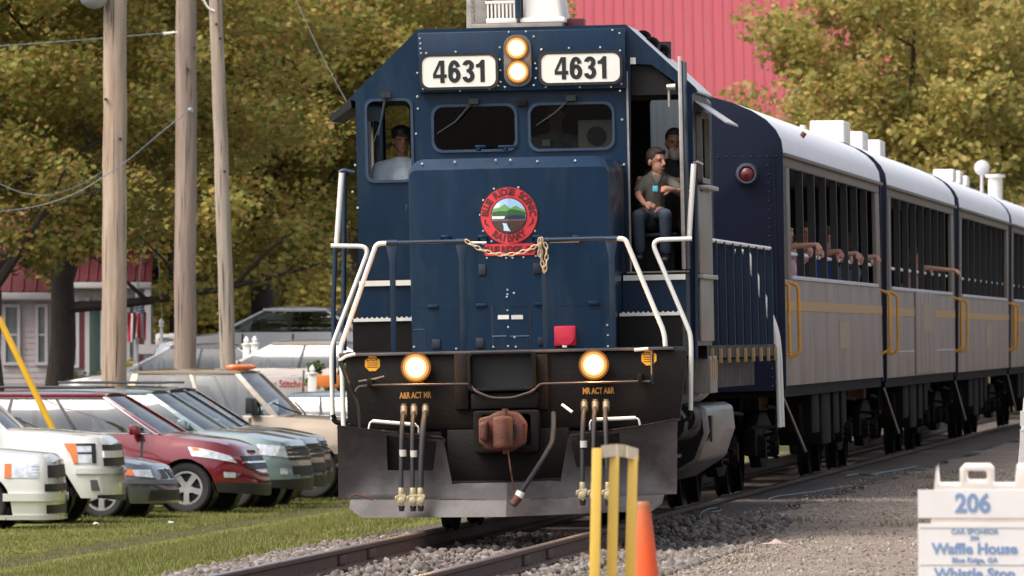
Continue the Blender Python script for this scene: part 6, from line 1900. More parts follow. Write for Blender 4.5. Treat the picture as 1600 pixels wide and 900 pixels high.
def wire(label, pts, r=.012, name='overhead_wire', mat=None):
    o = MB().tube(bent(pts, .8, 4) if len(pts) > 2 else pts, r * .62, 6).build(name, mat or M['wire'], smooth=60)
    return tag(o, label, 'wire', 'overhead wires')
wire('taut wire running from the left edge to the middle pole near the top', [at(-150, 83, 173.5), at(0, 72, 173.6), at(160, 60, 173.7), at(276, 50, 173.8)], .014)
wire('drooping cable that sags across the leftmost pole to the middle pole', [at(-160, 332, 169), at(0, 331, 169.5), at(60, 323, 169.8), at(120, 303, 170), at(195, 255, 170.4), at(250, 208, 172), at(296, 172, 173.7)], .013)
wire('short slack cable hanging at the left edge among the leaves', [at(-80, 250, 180), at(0, 288, 180), at(40, 304, 180), at(80, 306, 180), at(125, 290, 181), at(170, 262, 183)], .012)
wire('steep thin line coming down behind the locomotive cab from the top', [at(440, -60, 150), at(462, 0, 150), at(502, 86, 150), at(542, 160, 150)], .010)
wire('halyard slanting down between the two left poles to the flag', [at(272, -60, 204), at(266, 0, 204), at(241, 220, 204), at(217, 440, 204), at(214, 476, 204)], .016)
wire('second fainter line beside the halyard', [at(230, -40, 206), at(232, 60, 206), at(243, 330, 206), at(257, 560, 206)], .008)
# guy wire with its yellow guard
ga, gb = at(148, 806, 149), at(-2, 496, 149)
gy = MB().tube([ga, gb], .045, 10).build('guy_wire_guard', pm('guard yellow', (.75, .42, .02, 1), .45, var=.08), smooth=60)
tag(gy, 'yellow plastic guard on a slanting guy wire at the left edge', 'guy guard')
MB().tube([ga, at(-260, -40, 149)], .01, 6).build('strand', M['wire'], gy)

# ---- clapboard house with red roof
HD = 216.0
def hx(px, D=HD): return (px - 800) / F * D
def hz(py, D=HD): return HC - (py - HOR) / F * D
hzg = gz(hx(60), HD) - .1
house = thing('clapboard_house', 'pale lavender clapboard house with a red metal roof behind the trees', 'house', (hx(60), HD, hzg))
ho = house.location.copy()
M['siding'] = pm('lavender siding', (.43, .39, .395, 1), .7, var=.08, dirt=(.3, .24, .25, 1), damt=.2)
M['housetrim'] = pm('house trim white', (.46, .44, .46, 1), .6, var=.05)
M['redroof'] = pm('house roof red', (.135, .026, .037, 1), .6, var=.22, dirt=(.16, .04, .045, 1), damt=.3)
M['shutter'] = pm('shutter maroon', (.11, .02, .028, 1), .6)
M['houseglass'] = pm('window glass', (.16, .18, .19, 1), .08, var=.2)
def H(px, py, D=HD): return at(px, py, D) - ho
def siding(x0, x1, y, z0, z1, name='siding'):
    m = MB(); k = 0; z = z0
    while z < z1 - .01:
        h = min(.115, z1 - z)
        m.hexa([(x0, y - .018, z), (x1, y - .018, z), (x1, y + .02, z), (x0, y + .02, z), (x0, y - .004, z + h), (x1, y - .004, z + h), (x1, y + .02, z + h), (x0, y + .02, z + h)])
        z += h
    return tag(m.build(name, M['siding'], house), kind='stuff')
xa0, xa1 = H(-420, 0).x, H(107, 0).x
zE = H(0, 457).z
MB().box((xa0, .05, 0), (xa1, 7.5, zE - .1)).build('wall', M['siding'], house)
siding(xa0, xa1, .03, .0, zE - .12)
MB().box((xa1 - .1, -.03, 0), (xa1 + .01, .06, zE - .1)).build('corner_board', M['housetrim'], house)
MB().box((xa0 - .3, -.42, zE - .14), (xa1 + .12, -.34, zE + .0)).build('gutter', M['housetrim'], house, bevel=.02)
MB().box((xa0 - .3, -.34, zE - .16), (xa1 + .1, .05, zE - .12)).build('soffit', M['housetrim'], house)
MB().tube([(xa1 + .02, -.3, zE - .1), (xa1 + .02, -.06, zE - .4), (xa1 + .02, -.06, .1)], .04, 8).build('downspout', M['housetrim'], house)
def metal_roof(parent, x0, x1, y0, z0, y1, z1, n, mat, name='roof_panel', rib=.03):
    w_ = (x1 - x0) / n; me = None
    L_ = math.hypot(y1 - y0, z1 - z0); a = math.atan2(z1 - z0, y1 - y0)
    for k in range(n):
        if me is None:
            m = MB().box((0, 0, 0), (w_ - .004, L_, .02))
            for j in range(2): m.prism([(j*w_/2, .02), (j*w_/2 + .05, .02), (j*w_/2 + .035, .02 + rib), (j*w_/2 + .015, .02 + rib)], 'y', 0, L_)
            o = m.build(name, mat, parent, loc=(x0, y0, z0), rot=(a, 0, 0)); me = o
        else:
            copy_obj(me, parent, (x0 + k * w_, y0, z0))
metal_roof(house, xa0 - .3, xa1 + .1, -.4, zE, 3.8, zE + 2.6, 14, M['redroof'])
metal_roof(house, xa0 - .3, xa1 + .1, 8.0, zE, 3.8, zE + 2.6, 14, M['redroof'])
def sash(px0, py0, px1, py1, y=.0, D=HD, shut=False):
    a, b = H(px0, py1, D), H(px1, py0, D)
    f = MB().ring([(a.x - .06, a.z - .06), (b.x + .06, a.z - .06), (b.x + .06, b.z + .06), (a.x - .06, b.z + .06)], [(a.x, a.z), (b.x, a.z), (b.x, b.z), (a.x, b.z)], 'y', y - .06, y + .02).build('window', M['housetrim'], house)
    zm = (a.z + b.z) / 2
    MB().box((a.x, y - .035, zm - .02), (b.x, y - .01, zm + .02)).build('sash_bar', M['housetrim'], f)
    for z0, z1 in ((a.z, zm - .02), (zm + .02, b.z)):
        MB().box((a.x, y - .012, z0), (b.x, y + .01, z1)).build('pane', M['houseglass'], f)
    if shut:
        for x in (a.x - .17, b.x + .06):
            s_ = MB().box((x, y - .05, a.z - .05), (x + .11, y - .02, b.z + .05)).build('shutter', M['shutter'], f)
sash(9, 480, 27, 566, -.01)
sash(60, 480, 70, 566, -.01)
# right wing, a little nearer
WD = 213.0
wx0, wx1 = H(104, 0, WD).x, H(226, 0, WD).x; wy = WD - HD
zW = H(0, 449, WD).z
MB().box((wx0, wy + .05, 0), (wx1, wy + 5, zW)).build('wall', M['siding'], house)
siding(wx0, wx1, wy + .03, .0, zW - .02)
MB().box((wx0 - .1, wy - .5, zW - .02), (wx1 + .15, wy - .42, zW + .12)).build('gutter', M['housetrim'], house, bevel=.02)
MB().box((wx0 - .1, wy - .42, zW - .03), (wx1 + .13, wy + .05, zW + .01)).build('soffit', M['housetrim'], house)
metal_roof(house, wx0 - .15, wx1 + .15, wy - .5, zW + .1, wy + 2.4, zW + 1.5, 5, M['redroof'])
metal_roof(house, wx0 - .15, wx1 + .15, wy + 5.2, zW + .1, wy + 2.4, zW + 1.5, 5, M['redroof'])
sash(101 + 5, 474, 119, 570, wy, WD, True)
a, b = H(140, 600, WD), H(157, 470, WD)
dr_ = MB().box((a.x, wy - .05, .1), (b.x, wy + .02, b.z)).build('door', pm('door green', (.03, .06, .05, 1), .5), house, bevel=.01)
MB().box((b.x, wy - .06, .1), (b.x + .09, wy + .02, b.z + .06)).build('door_casing', M['housetrim'], house)
MB().box((a.x - .09, wy - .06, .1), (a.x, wy + .02, b.z + .06)).build('door_casing', M['housetrim'], house)
sash(203, 478, 209, 565, wy, WD, True)
for px in (232,):
    MB().box((H(px, 0, WD).x - .06, wy - .45, 0), (H(px, 0, WD).x + .06, wy - .33, zW - .02)).build('porch_post', M['housetrim'], house)
MB().box((H(218, 0, WD).x, wy - .6, H(0, 553, WD).z), (H(262, 0, WD).x, wy - .52, H(0, 538, WD).z)).build('porch_rail', M['housetrim'], house)
# loose foundation vent panel seen under the window
MB().box((H(108, 0, WD).x, wy - .03, H(0, 592, WD).z), (H(120, 0, WD).x, wy - .005, H(0, 580, WD).z)).build('foundation_vent', M['shutter'], house)

# second red roof glimpsed through the leaves
r2 = thing('far_house', 'far pinkish roof glimpsed through the leaves above the house', 'house', (hx(20, 250), 250, gz(hx(20, 250), 250) - .2))
MB().box((-5, 0, 0), (7.5, 8, 4.2)).build('wall', M['housetrim'], r2)
metal_roof(r2, -5.4, 7.9, -.5, 4.1, 4.0, 7.4, 12, M['redroof']); metal_roof(r2, -5.4, 7.9, 8.5, 4.1, 4.0, 7.4, 12, M['redroof'])
for x in (-3, 0, 3, 6):
    f = MB().box((x, -.06, 1.6), (x + 1, -.001, 3.2)).build('window', M['housetrim'], r2); MB().box((x + .08, -.08, 1.68), (x + .92, -.061, 3.12)).build('pane', M['houseglass'], f)

# red barn
BD = 262.0
bz0 = gz(3, BD) - .3
barn = thing('barn', 'big barn with a bright red ribbed metal roof rising behind the cab', 'barn', (0, BD, bz0))
M['barnred'] = pm('barn roof red', (.30, .045, .058, 1), .5, var=.07, scale=.8, dirt=(.25, .07, .08, 1), damt=.35, stretch=(2, .3, .3))
x0, x1 = hx(770, BD), hx(1400, BD)
zl = hz(262, BD) - bz0
MB().box((x0 + .4, .8, 0), (x1 - .4, 15, zl)).build('wall', pm('barn board', (.20, .07, .06, 1), .8, var=.15), barn)
metal_roof(barn, x0, x1, 0, zl, 8.0, zl + 6.6, 20, M['barnred'], rib=.02)
metal_roof(barn, x0, x1, 16.0, zl, 8.0, zl + 6.6, 20, M['barnred'], rib=.02)
MB().prism([(.8, zl - .1), (15.2, zl - .1), (8, zl + 6.2)], 'x', x0 + .45, x0 + .5).build('gable_wall', M['barnred'], barn)
MB().prism([(.8, zl - .1), (15.2, zl - .1), (8, zl + 6.2)], 'x', x1 - .5, x1 - .45).build('gable_wall', M['barnred'], barn)
MB().box((x0 - .05, 7.9, zl + 6.58), (x1 + .05, 8.1, zl + 6.68)).build('ridge_cap', M['barnred'], barn)

# flag hanging on its halyard
FD = 204.0
fo = at(214, 600, FD); fo.z = gz(fo.x, fo.y)
fl = thing('flag', 'limp American flag hanging beside the leftmost pole', 'flag', tuple(fo))
def fp(px, py, dy=0): return at(px, py, FD + dy) - fo
MB().tube([Vector((0, .06, 0)), fp(214, 440) + Vector((0, .06, 0))], .03, 8).build('flag_pole', M['galv'], fl)
fr_, fw_, fb_ = pm('flag red', (.42, .02, .045, 1), .8, var=.12), pm('flag white', (.68, .64, .62, 1), .8, var=.08), pm('flag blue', (.02, .035, .13, 1), .8, var=.12)
for k in range(7):
    def sf(a, b, k=k):
        t = (k + a) / 7; x = 199 + 29 * t + 1.5 * math.sin(t * 9); top = 489 + 3 * math.sin(t * 7) - 2
        p = fp(x, top + (531 + 4 * math.sin(t * 6 + 1) - top) * b); p.y += .07 * math.sin(t * 16 + b * 2)
        return p
    MB().grid(sf, 3, 6).build('flag_stripe', fr_ if k % 2 == 0 else fw_, fl, smooth=60)
def cf_(a, b):
    p = fp(211 + 15 * a + 3 * b * (1 - a), 473 + 14 * (1 - a) * .6 + (17 - 8 * (1 - a)) * b); p.y += .06 * math.sin(a * 6 + b * 3) - .04; return p
cn = MB().grid(cf_, 6, 5).build('flag_canton', fb_, fl, smooth=60)
sm_ = MB()
for i in range(4):
    for j in range(3):
        p = cf_((i + .5) / 4, (j + .5) / 3); p.y -= .012
        q = [(p.x + .022 * (1 if t % 2 == 0 else .42) * math.sin(t * math.pi / 5), p.z + .022 * (1 if t % 2 == 0 else .42) * math.cos(t * math.pi / 5)) for t in range(10)]
        sm_.prism(q[::-1], 'y', p.y - .004, p.y)
tag(sm_.build('flag_stars', fw_, cn), kind='stuff')

# small signs and posts at the far side of the lot
def sign_at(name, label, px0, py0, px1, py1, D, mat, txt=None, size=.2, ink=None, posts=True, sq=.85):
    a, b = at(px0, py1, D), at(px1, py0, D); cx = (a.x + b.x) / 2; zg = gz(cx, D)
    o = thing(name, label, 'sign', (cx, D, zg))
    w_, z0, z1 = (b.x - a.x) / 2, a.z - zg, b.z - zg
    bd = MB().box((-w_, -.03, z0), (w_, .0, z1)).build('sign_board', mat, o, bevel=.01)
    if txt:
        for k, (t, dz, sc) in enumerate(txt):
            moved(text_mb(t, size * sc, .003, .006, 1, sq), T((0, -.035, z0 + (z1 - z0) * dz))).build('sign_lettering', ink, bd)
    for sx in (-1, 1):
        MB().box((sx*(w_ - .08) - .04, .001, 0), (sx*(w_ - .08) + .04, .07, z1 + .02)).build('sign_post', M['housetrim'], o)
    return o
sign_at('shop_sign', 'white sign with red script lettering behind the tan pickup', 396, 588, 468, 628, 176, pm('sign cream', (.58, .50, .46, 1), .6, var=.06), [('Country Stitches', .7, 1), ('Quilts', .25, .6)], .16, pm('sign rust ink', (.40, .06, .04, 1), .6))
sign_at('shop_sign', 'orange banner sign beside the locomotive handrail, low behind the cars', 489, 586, 530, 605, 179, pm('sign orange', (.72, .20, .03, 1), .6, var=.1), None)
sign_at('shop_sign', 'small white sign tilted behind the middle pole', 243, 522, 275, 540, 208, pm('sign pale', (.6, .58, .56, 1), .6, var=.08), [('OPEN', .5, 1)], .12, M['trim'])
def bollard(label, px, py, D, r=.055):
    p = at(px, py, D); zg = gz(p.x, p.y)
    o = thing('white_post', label, 'post', (p.x, p.y, zg))
    h = p.z - zg
    MB().box((-r, -r, 0), (r, r, h - .12)).build('post_shaft', M['white'], o, bevel=.008)
    MB().lathe([(.001, h + .03), (.03, h), (.05, h - .05), (.03, h - .085), (r + .03, h - .10), (r + .03, h - .12)], (0, 0, 0), 'z', 12).build('post_finial', M['white'], o, smooth=40)
bollard('white post with a pointed cap beside the shop sign', 488, 573, 177, .07)
bollard('white post, left of a close pair behind the tan pickup', 385, 528, 186, .06)
bollard('white post, right of a close pair behind the tan pickup', 398, 527, 186, .06)
bollard('slim wooden stake left of the middle pole', 252, 500, 203, .025)

# ---- yard things
def sandwich(label, px, ptop, D, yaw, lines, header):
    b0 = at(px, 520, D); z0 = gz(b0.x, b0.y) + .008
    o = thing('sandwich_board', label, 'sign board', (b0.x, b0.y, z0), yaw, 'plastic sandwich boards in the yard')
    W_, H_ = .32, 1.18
    lean = R(9)
    wh = pm('board plastic', (.74, .68, .62, 1), .5, var=.04, dirt=(.55, .47, .4, 1), damt=.15)
    blue = pm('board lettering', (.22, .33, .52, 1), .6)
    for sgn in (-1, 1):
        Mx = T((0, sgn * .19, 0)) @ Matrix.Rotation(sgn * lean * -1 * -1 if False else -sgn * -lean * -1, 4, 'X')
        ol = [(-W_, 0), (W_, 0), (W_, H_), (W_ - .115, H_), (W_ - .125, H_ - .10), (.085, H_ - .10), (.085, H_ - .02), (.065, H_), (-.065, H_), (-.085, H_ - .02), (-.085, H_ - .10), (-W_ + .125, H_ - .10), (-W_ + .115, H_)]
        hl = rrect(-.052, H_ - .085, .052, H_ - .028, .015, 3)
        m = plate(ol, [hl], 'y', -.018, .018)
        pb = moved(m, Mx).build('board_leaf', wh, o, bevel=.004)
        if sgn < 0:
            def leaf(mm, name, mat): return moved(mm, Mx).build(name, mat, pb)
            paper = pm('board paper', (.84, .82, .80, 1), .55, var=.03)
            leaf(MB().box((-W_ + .02, -.022, H_ - .27), (W_ - .02, -.0185, H_ - .125)), 'header_panel', paper)
            leaf(MB().box((-W_ + .02, -.022, .05), (W_ - .02, -.0185, H_ - .30)), 'notice_panel', paper)
            leaf(MB().box((-W_ + .03, -.0235, H_ - .325), (W_ - .03, -.0225, H_ - .322)), 'notice_rule', M['trim'])
            leaf(moved(text_mb(header, .135, .0045, .002, 1, .9), T((-.02, -.024, H_ - .198))), 'board_number', blue)
            for (t, z, sz, bold) in lines:
                if t == '-': leaf(MB().box((-W_ + .03, -.0235, z), (W_ - .03, -.0225, z + .003)), 'notice_rule', M['trim'])
                else: leaf(moved(text_mb(t, sz, bold, .002, 1, 1.0), T((-.01, -.024, z))), 'board_lettering', blue)
    MB().cyl((-.2, 0, 1.06), (.2, 0, 1.06), .012, n=8).build('board_hinge', wh, o)
    return o
sandwich('white sandwich board for coach 206 standing in the right foreground', 1527, 727, 56, R(-3), [('CAR SPONSOR', .838, .036, .0012), ('206', .805, .032, .001), ('Waffle House', .748, .078, .003), ('Blue Ridge, GA', .690, .038, .0012), ('-', .662, 0, 0), ('Whistle Stop', .618, .078, .003), ('Blue Ridge, GA', .55, .038, .0012), ('-', .51, 0, 0)], '206')
sandwich('white sandwich board farther back at the right edge, cut off', 1638, 632, 104, R(2), [('CAR SPONSOR', .812, .037, .0012), ('GA', .66, .07, .001)], '205')
# traffic cone
cp0 = at(1004, 520, 60); cp0.z = gz(cp0.x, cp0.y) + .008
cone = thing('traffic_cone', 'orange traffic cone with a dirty top behind the yellow barrier', 'traffic cone', tuple(cp0))
def cone_mat():
    m, t, b = nodes('cone orange')
    N, L = t.nodes, t.links
    tc = N.new('ShaderNodeTexCoord'); sx = N.new('ShaderNodeSeparateXYZ'); L.new(tc.outputs['Object'], sx.inputs[0])
    nz = N.new('ShaderNodeTexNoise'); nz.inputs['Scale'].default_value = 9; nz.inputs['Detail'].default_value = 6; L.new(tc.outputs['Object'], nz.inputs['Vector'])
    ad = N.new('ShaderNodeMath'); ad.operation = 'MULTIPLY_ADD'; L.new(nz.outputs[0], ad.inputs[0]); ad.inputs[1].default_value = .45; L.new(sx.outputs[2], ad.inputs[2])
    mr = N.new('ShaderNodeMapRange'); mr.inputs[1].default_value = .90; mr.inputs[2].default_value = 1.15; L.new(ad.outputs[0], mr.inputs[0])
    mx = N.new('ShaderNodeMix'); mx.data_type = 'RGBA'; mx.inputs[6].default_value = (.80, .105, .02, 1); mx.inputs[7].default_value = (.34, .13, .055, 1)
    L.new(mr.outputs[0], mx.inputs[0]); L.new(mx.outputs[2], b.inputs['Base Color']); b.inputs['Roughness'].default_value = .55
    return m
cm_ = cone_mat()
MB().lathe([(.15, .035), (.148, .05), (.043, .885), (.040, .905), (.034, .912), (.026, .905), (.024, .8)], (0, 0, 0), 'z', 32, caps=False).build('cone_body', cm_, cone, smooth=40)
MB().prism(rrect(-.19, -.19, .19, .19, .05, 4), 'z', 0, .034).build('cone_base', cm_, cone, bevel=.008)
# yellow barrier of three uprights under a curved cream cap
yb = at(962, 520, 58); yb.z = gz(yb.x, yb.y) + .008
bar_ = thing('yellow_barrier', 'three yellow uprights under a curved cream cap, in front of the plow', 'barrier', tuple(yb))
ym = pm('barrier yellow', (.66, .43, .075, 1), .4, var=.05, dirt=(.5, .3, .06, 1), damt=.12)
cmx = pm('barrier cream', (.68, .58, .42, 1), .5, var=.06)
H_ = HC - (700 - HOR) / F * 58 - yb.z
ups = [(-.100, -.08), (-.006, .0), (.094, .08)]
for k, (x, y) in enumerate(ups):
    xb = x - .024 - .004 * k
    m = MB().hexa([(xb - .03, y - .03, 0), (xb + .03, y - .03, 0), (xb + .03, y + .03, 0), (xb - .03, y + .03, 0), (x - .026, y - .026, H_ - (.0 if k == 0 else .045)), (x + .026, y - .026, H_ - (.0 if k == 0 else .045)), (x + .026, y + .026, H_ - (.0 if k == 0 else .045)), (x - .026, y + .026, H_ - (.0 if k == 0 else .045))])
    m.build('upright', ym, bar_, bevel=.006)
cap = MB()
N_ = 8
for i in range(N_):
    t0, t1 = i / N_, (i + 1) / N_
    def cpx(t): return (-.078 + .20 * t, -.06 + .16 * t, H_ + .012 + .016 * math.sin(math.pi * t) - .018 * t)
    p, q = cpx(t0), cpx(t1)
    cap.hexa([(p[0], p[1] - .03, p[2] - .065), (q[0], q[1] - .03, q[2] - .065), (q[0], q[1] + .03, q[2] - .065), (p[0], p[1] + .03, p[2] - .065), (p[0], p[1] - .03, p[2]), (q[0], q[1] - .03, q[2]), (q[0], q[1] + .03, q[2]), (p[0], p[1] + .03, p[2])])
cap.build('cap_rail', cmx, bar_, smooth=50)
MB().box((-.16, -.11, 0), (.10, .11, .03)).build('foot_plate', ym, bar_, bevel=.006)
# odds and ends on the ground
def rope(label, pts, r=.012):
    r *= .6
    P_ = []
    for (x, y) in pts:
        g_ = ground_at(x, y, -.075); g_.z = gz(g_.x, g_.y) + r + .004; P_.append(g_)
    o = MB().tube(bent(P_, .6, 4), r, 6).build('rope', pm('rope blue-green', (.16, .23, .24, 1), .8, var=.2), smooth=60)
    return tag(o, label, 'rope', 'ropes lying on the gravel')
rope('pale blue rope snaking over the gravel beside the first coach', [(1092, 823), (1096, 812), (1108, 806), (1124, 805), (1128, 809), (1112, 812)], .012)
rope('longer blue-green rope on the gravel below the trucks', [(1202, 790), (1215, 786), (1240, 783), (1272, 779), (1300, 773), (1332, 769)], .014)
rope('far blue rope lying on the gravel towards the sign boards', [(1322, 753), (1340, 750), (1362, 751), (1395, 745), (1432, 738)], .016)
rg_ = ground_at(1212, 846, -.075)
m = MB()
rr_ = random.Random(4)
m.grid(lambda a, b: (rg_.x + (a - .5) * .2 * (1 + .3 * math.sin(b * 7)), rg_.y + (b - .5) * .3 * (1 + .3 * math.sin(a * 5 + 1)), gz(rg_.x, rg_.y) + .01 + .03 * math.sin(a * 3.1) * math.sin(b * 3.1) * (1 + .5 * math.sin(a * 11 + b * 5))), 12, 10)
tag(m.build('rag', pm('rag pale', (.36, .28, .25, 1), .85, var=.1), smooth=60), 'crumpled pale rag lying on the gravel', 'rag')
def lump(name, label, px, py, z, r, mat, grp=None):
    p = ground_at(px, py, z); p.z = gz(p.x, p.y) + r * .4
    m = MB().ball((0, 0, 0), (r, r * .8, r * .6), 9, 7)
    rr2 = random.Random(int(px)); m.v = [tuple(c * rr2.uniform(.82, 1.12) for c in v) for v in m.v]
    tag(m.build(name, mat, loc=tuple(p), smooth=30), label, 'stone' if name == 'stone' else 'litter', grp)
stm = pm('pale stone', (.42, .38, .35, 1), .85, var=.2, scale=12, bump=.3)
lump('stone', 'largest pale stone lying between the rails', 650, 863, -.17, .08, stm, 'stones by the rails')
lump('stone', 'pale stone left of the larger one between the rails', 624, 877, -.17, .05, stm, 'stones by the rails')
lump('stone', 'small pale stone nearest the frame bottom between the rails', 607, 880, -.17, .04, stm, 'stones by the rails')
lit = pm('litter white', (.6, .58, .55, 1), .7, var=.1)
lump('litter', 'white scrap on the grass below the grey coupe', 267, 802, -.6, .05, lit, 'scraps on the grass')
lump('litter', 'white scrap on the grass under the red crossover', 388, 779, -.62, .05, lit, 'scraps on the grass')
lump('litter', 'pale scrap on the grass beside the white sport utility', 150, 806, -.62, .05, lit, 'scraps on the grass')
# ------------------------------------------------------------------ trees
def leaf_cloud(name, centers, radii, per, size, seed, flat=.75, squash=1.0):
    rg2 = np.random.default_rng(seed)
    P_ = []
    for c, r, n in zip(centers, radii, per):
        d = rg2.normal(size=(n, 3)); d /= np.linalg.norm(d, axis=1)[:, None]
        q = rg2.uniform(0, 1, n) ** .45 * r
        d *= q[:, None]; d[:, 2] *= flat
        P_.append(d + np.array(c))
    P_ = np.concatenate(P_); n = len(P_)
    nrm = rg2.normal(size=(n, 3)); nrm[:, 2] = np.abs(nrm[:, 2]) + .35; nrm /= np.linalg.norm(nrm, axis=1)[:, None]
    a = rg2.normal(size=(n, 3)); t = a - nrm * (a * nrm).sum(1)[:, None]; t /= np.linalg.norm(t, axis=1)[:, None]
    b = np.cross(nrm, t)
    s = size * rg2.uniform(.6, 1.35, n)[:, None]
    v = np.stack([P_ - t * s * .5, P_ + b * s * .42 + nrm * s * .06, P_ + t * s * .55, P_ - b * s * .42 + nrm * s * .06], 1)
    f = np.arange(n * 4).reshape(-1, 4)
    return fast_mesh(name, v.reshape(-1, 3), f)

def grow(seed, H, crown_z, rx, rz, trunk_r, nclump, nleaf, size, lean=(0, 0), fork=.35):
    "trunk with limbs (mesh) and a crown of leaf clumps hung on the limb ends (mesh)"
    rr = random.Random(seed)
    m = MB(); tips = []
    top = Vector((lean[0], lean[1], crown_z + rz * .55))
    pts = []; rs = []
    n = 9
    for i in range(n + 1):
        t = i / n
        pts.append(Vector((top.x * t + rr.uniform(-.08, .08) * (i > 0) * (1 + t), top.y * t + rr.uniform(-.08, .08) * (i > 0), top.z * t)))
        rs.append(trunk_r * (1.25 if i == 0 else 1) * (1 - .82 * t))
    m.tube(pts, rs, 10)
    nl = 13
    for k in range(nl):
        t = fork + (1 - fork) * (k + rr.random() * .6) / nl
        i = min(n - 1, int(t * n)); p = pts[i].lerp(pts[i+1], t * n - i)
        a = 2.4 * k + rr.uniform(-.4, .4)
        L_ = rx * rr.uniform(.65, 1.05) * (1.1 - .5 * max(0, t - .5))
        dz = rr.uniform(.1, .75) * L_
        q = p + Vector((math.cos(a) * L_, math.sin(a) * L_, dz))
        mid = p.lerp(q, .5) + Vector((0, 0, -.12 * L_ * rr.random()))
        r0 = trunk_r * (1 - .75 * t) * .55
        seg = bez(p, mid, q, 6)
        m.tube(seg, [r0 * (1 - .8 * j / 6) for j in range(7)], 7)
        tips += [seg[3], seg[5], q]
        for j in range(3):
            o = seg[2 + j]; w_ = o + Vector((rr.uniform(-1, 1), rr.uniform(-1, 1), rr.uniform(-.1, .8))) * rx * .35
            m.tube([o, o.lerp(w_, .5) + Vector((0, 0, .1)), w_], [r0 * .4, r0 * .25, r0 * .08], 5); tips.append(w_)
    wood = m.mesh('trunk', 50)
    C = []; Rr = []
    for tp in tips: C.append(tuple(tp)); Rr.append(rr.uniform(.5, .95) * rx * .22)
    while len(C) < nclump:
        d = Vector((rr.gauss(0, 1), rr.gauss(0, 1), rr.gauss(0, 1))).normalized() * (rr.random() ** .38)
        C.append((top.x * .8 + d.x * rx, top.y * .8 + d.y * rx, crown_z + d.z * rz)); Rr.append(rr.uniform(.45, 1.0) * rx * .22)
    tot = sum(r ** 2 for r in Rr)
    per = [max(4, int(nleaf * r * r / tot)) for r in Rr]
    return wood, leaf_cloud('crown', C, Rr, per, size, seed)
bark = pm('bark', (.060, .046, .038, 1), .95, var=.35, scale=5, stretch=(3, 3, .7), bump=.8, bscale=18)
L_olive = leaf_mat('maple leaves', [(0.19, 0.22, 0.055, 1), (0.28, 0.29, 0.07, 1), (0.4, 0.37, 0.09, 1), (0.52, 0.41, 0.11, 1), (0.44, 0.25, 0.1, 1), (0.29, 0.3, 0.07, 1)], .5)
L_gold = leaf_mat('golden leaves', [(0.25, 0.26, 0.07, 1), (0.38, 0.37, 0.09, 1), (0.54, 0.46, 0.12, 1), (0.53, 0.37, 0.12, 1), (0.34, 0.34, 0.085, 1)], .5)
L_far = leaf_mat('hillside leaves', [(0.24, 0.25, 0.075, 1), (0.38, 0.36, 0.1, 1), (0.53, 0.44, 0.13, 1), (0.52, 0.36, 0.13, 1), (0.32, 0.32, 0.095, 1)], .5)
L_green = leaf_mat('green leaves', [(0.045, 0.083, 0.030, 1), (0.083, 0.135, 0.040, 1), (0.120, 0.180, 0.050, 1)], .5)
tm = {}
tm['high'] = grow(5, 12, 9.6, 4.6, 4.3, .30, 250, 60000, .125, (1.2, .0), .26)
tm['near'] = grow(3, 11, 7.0, 4.6, 4.4, .30, 260, 62000, .125, (.9, .0))
tm['near2'] = grow(8, 11, 6.6, 4.2, 4.4, .24, 250, 58000, .125, (-.4, .3), .28)
tm['far'] = grow(15, 14, 8.0, 5.2, 6.2, .28, 300, 56000, .19, (.2, 0), .25)
tm['far2'] = grow(21, 14, 8.5, 5.0, 6.8, .28, 300, 56000, .19, (-.3, .2), .25)
def tree(label, px, D, kind, lm, sc=1.0, rot=0.0, group=None, dz=0.0, X=None, zs=.86):
    x = (px - 800) / F * D if X is None else X
    o = thing('tree', label, 'tree', (x, D, gz(x, D) - .1 + dz), rot, group)
    wood, leaf = tm[kind]
    a = put('trunk', wood, None, o); 
    if not wood.materials: wood.materials.append(bark)
    key = (kind, lm.name)
    if key not in tree.cache:
        me = leaf.copy() if leaf.materials else leaf
        me.materials.clear(); me.materials.append(lm); tree.cache[key] = me
    b = put('crown', tree.cache[key], None, o)
    o.scale = (sc, sc, sc * zs)
    return o
tree.cache = {}
tree('maple with a dark leaning trunk in front of the lavender house', 72, 199, 'high', L_olive, 1.0, .0)
tree('tree whose dark trunk stands at the left edge', 6, 194, 'high', L_olive, .95, 2.6)
tree('olive and yellow maple rising behind the three utility poles', 290, 214, 'near', L_olive, 1.0, 2.2)
tree('rust-tinged maple hanging low over the white sedan', 420, 217, 'near2', L_olive, 1.05, .4)
tree('maple with its crown beside the left edge of the cab', 575, 226, 'near', L_olive, 1.05, 4.1)
G = 'trees of the wood behind the house'
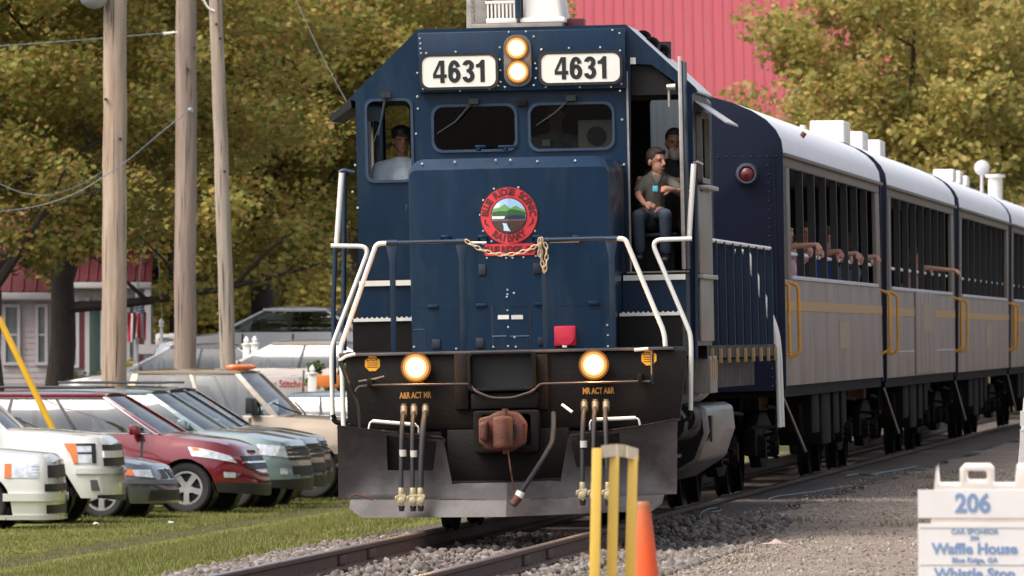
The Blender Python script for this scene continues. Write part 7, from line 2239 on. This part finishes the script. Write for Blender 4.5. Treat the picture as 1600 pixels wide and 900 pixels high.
for x, D, k, lm, sc, ro, lab in (
        (-11, 244, 'far2', L_olive, .95, 1.9, 'olive background tree above the red roof of the lavender house'),
        (-6.5, 240, 'far', L_gold, .9, 3.0, 'golden background tree showing behind the slim leaning pole'),
        (-3.2, 250, 'far2', L_gold, 1.0, 4.4, 'golden background tree between the leaning pole and the cab'),
        (-1.2, 285, 'far', L_gold, 1.2, 5.2, 'farthest golden tree, just left of the air conditioner on the cab roof'),
        (-9, 262, 'far', L_gold, 1.1, 2.6, 'background tree between the leftmost and the middle pole'),
        (-14, 268, 'far2', L_gold, 1.1, .9, 'background tree at the left edge above the house'),
        (-5, 275, 'far2', L_gold, 1.15, 1.2, 'second row golden tree behind the maple beside the cab')):
    tree(lab, 0, D, k, lm, sc, ro, G, X=x, zs=.8)
G = 'trees of the hillside behind the coaches'
tree('low yellow-green tree in front of the right end of the barn', 1190, 246, 'far', L_far, 1.0, .7, G).scale = (.44, .44, .56)
for x, D, k, sc, ro, lab in (
        (9.0, 250, 'far', .80, .2, 'yellowing tree covering the right slope of the barn roof'),
        (13.0, 262, 'far2', .86, 1.3, 'broad yellowing tree above the roof of the second coach'),
        (15.0, 268, 'far', .9, 2.2, 'yellowing tree above the round roof vents at the right'),
        (17.5, 272, 'far2', .95, 3.6, 'yellowing tree at the right edge, nearest the last coach'),
        (9.0, 300, 'far', 1.2, 4.5, 'tall hillside tree behind, right of the barn'),
        (13.0, 305, 'far2', 1.2, 5.1, 'tall hillside tree behind, above the third coach'),
        (17.2, 308, 'far', 1.2, .9, 'tall hillside tree filling the top right corner')):
    tree(lab, 0, D, k, L_far, sc, ro, G, X=x, zs=1.0)
# shrubs by the house and the lot
def shrub(label, px, py, D, r, lm, seed):
    p = at(px, py, D); zg = gz(p.x, p.y)
    o = thing('shrub', label, 'shrub', (p.x, p.y, zg))
    rr = random.Random(seed); h = p.z - zg
    C = [(rr.uniform(-r, r), rr.uniform(-r, r) * .7, h * rr.uniform(.25, 1)) for _ in range(26)]
    put('foliage', leaf_cloud('foliage', C, [r * .42] * 26, [130] * 26, .07, seed), lm, o)
    m = MB()
    for k in range(7): m.tube([(0, 0, 0), (rr.uniform(-r, r) * .6, rr.uniform(-r, r) * .5, h * .8)], [.02, .006], 5)
    m.build('stem', bark, o)
shrub('low green shrub at the foot of the lavender house', 130, 585, 209, .7, L_green, 3)
shrub('yellow-green shrub between the two left poles', 245, 572, 205, .55, L_gold, 5)
shrub('green shrub beside the shop sign', 520, 566, 183, .4, L_green, 9)
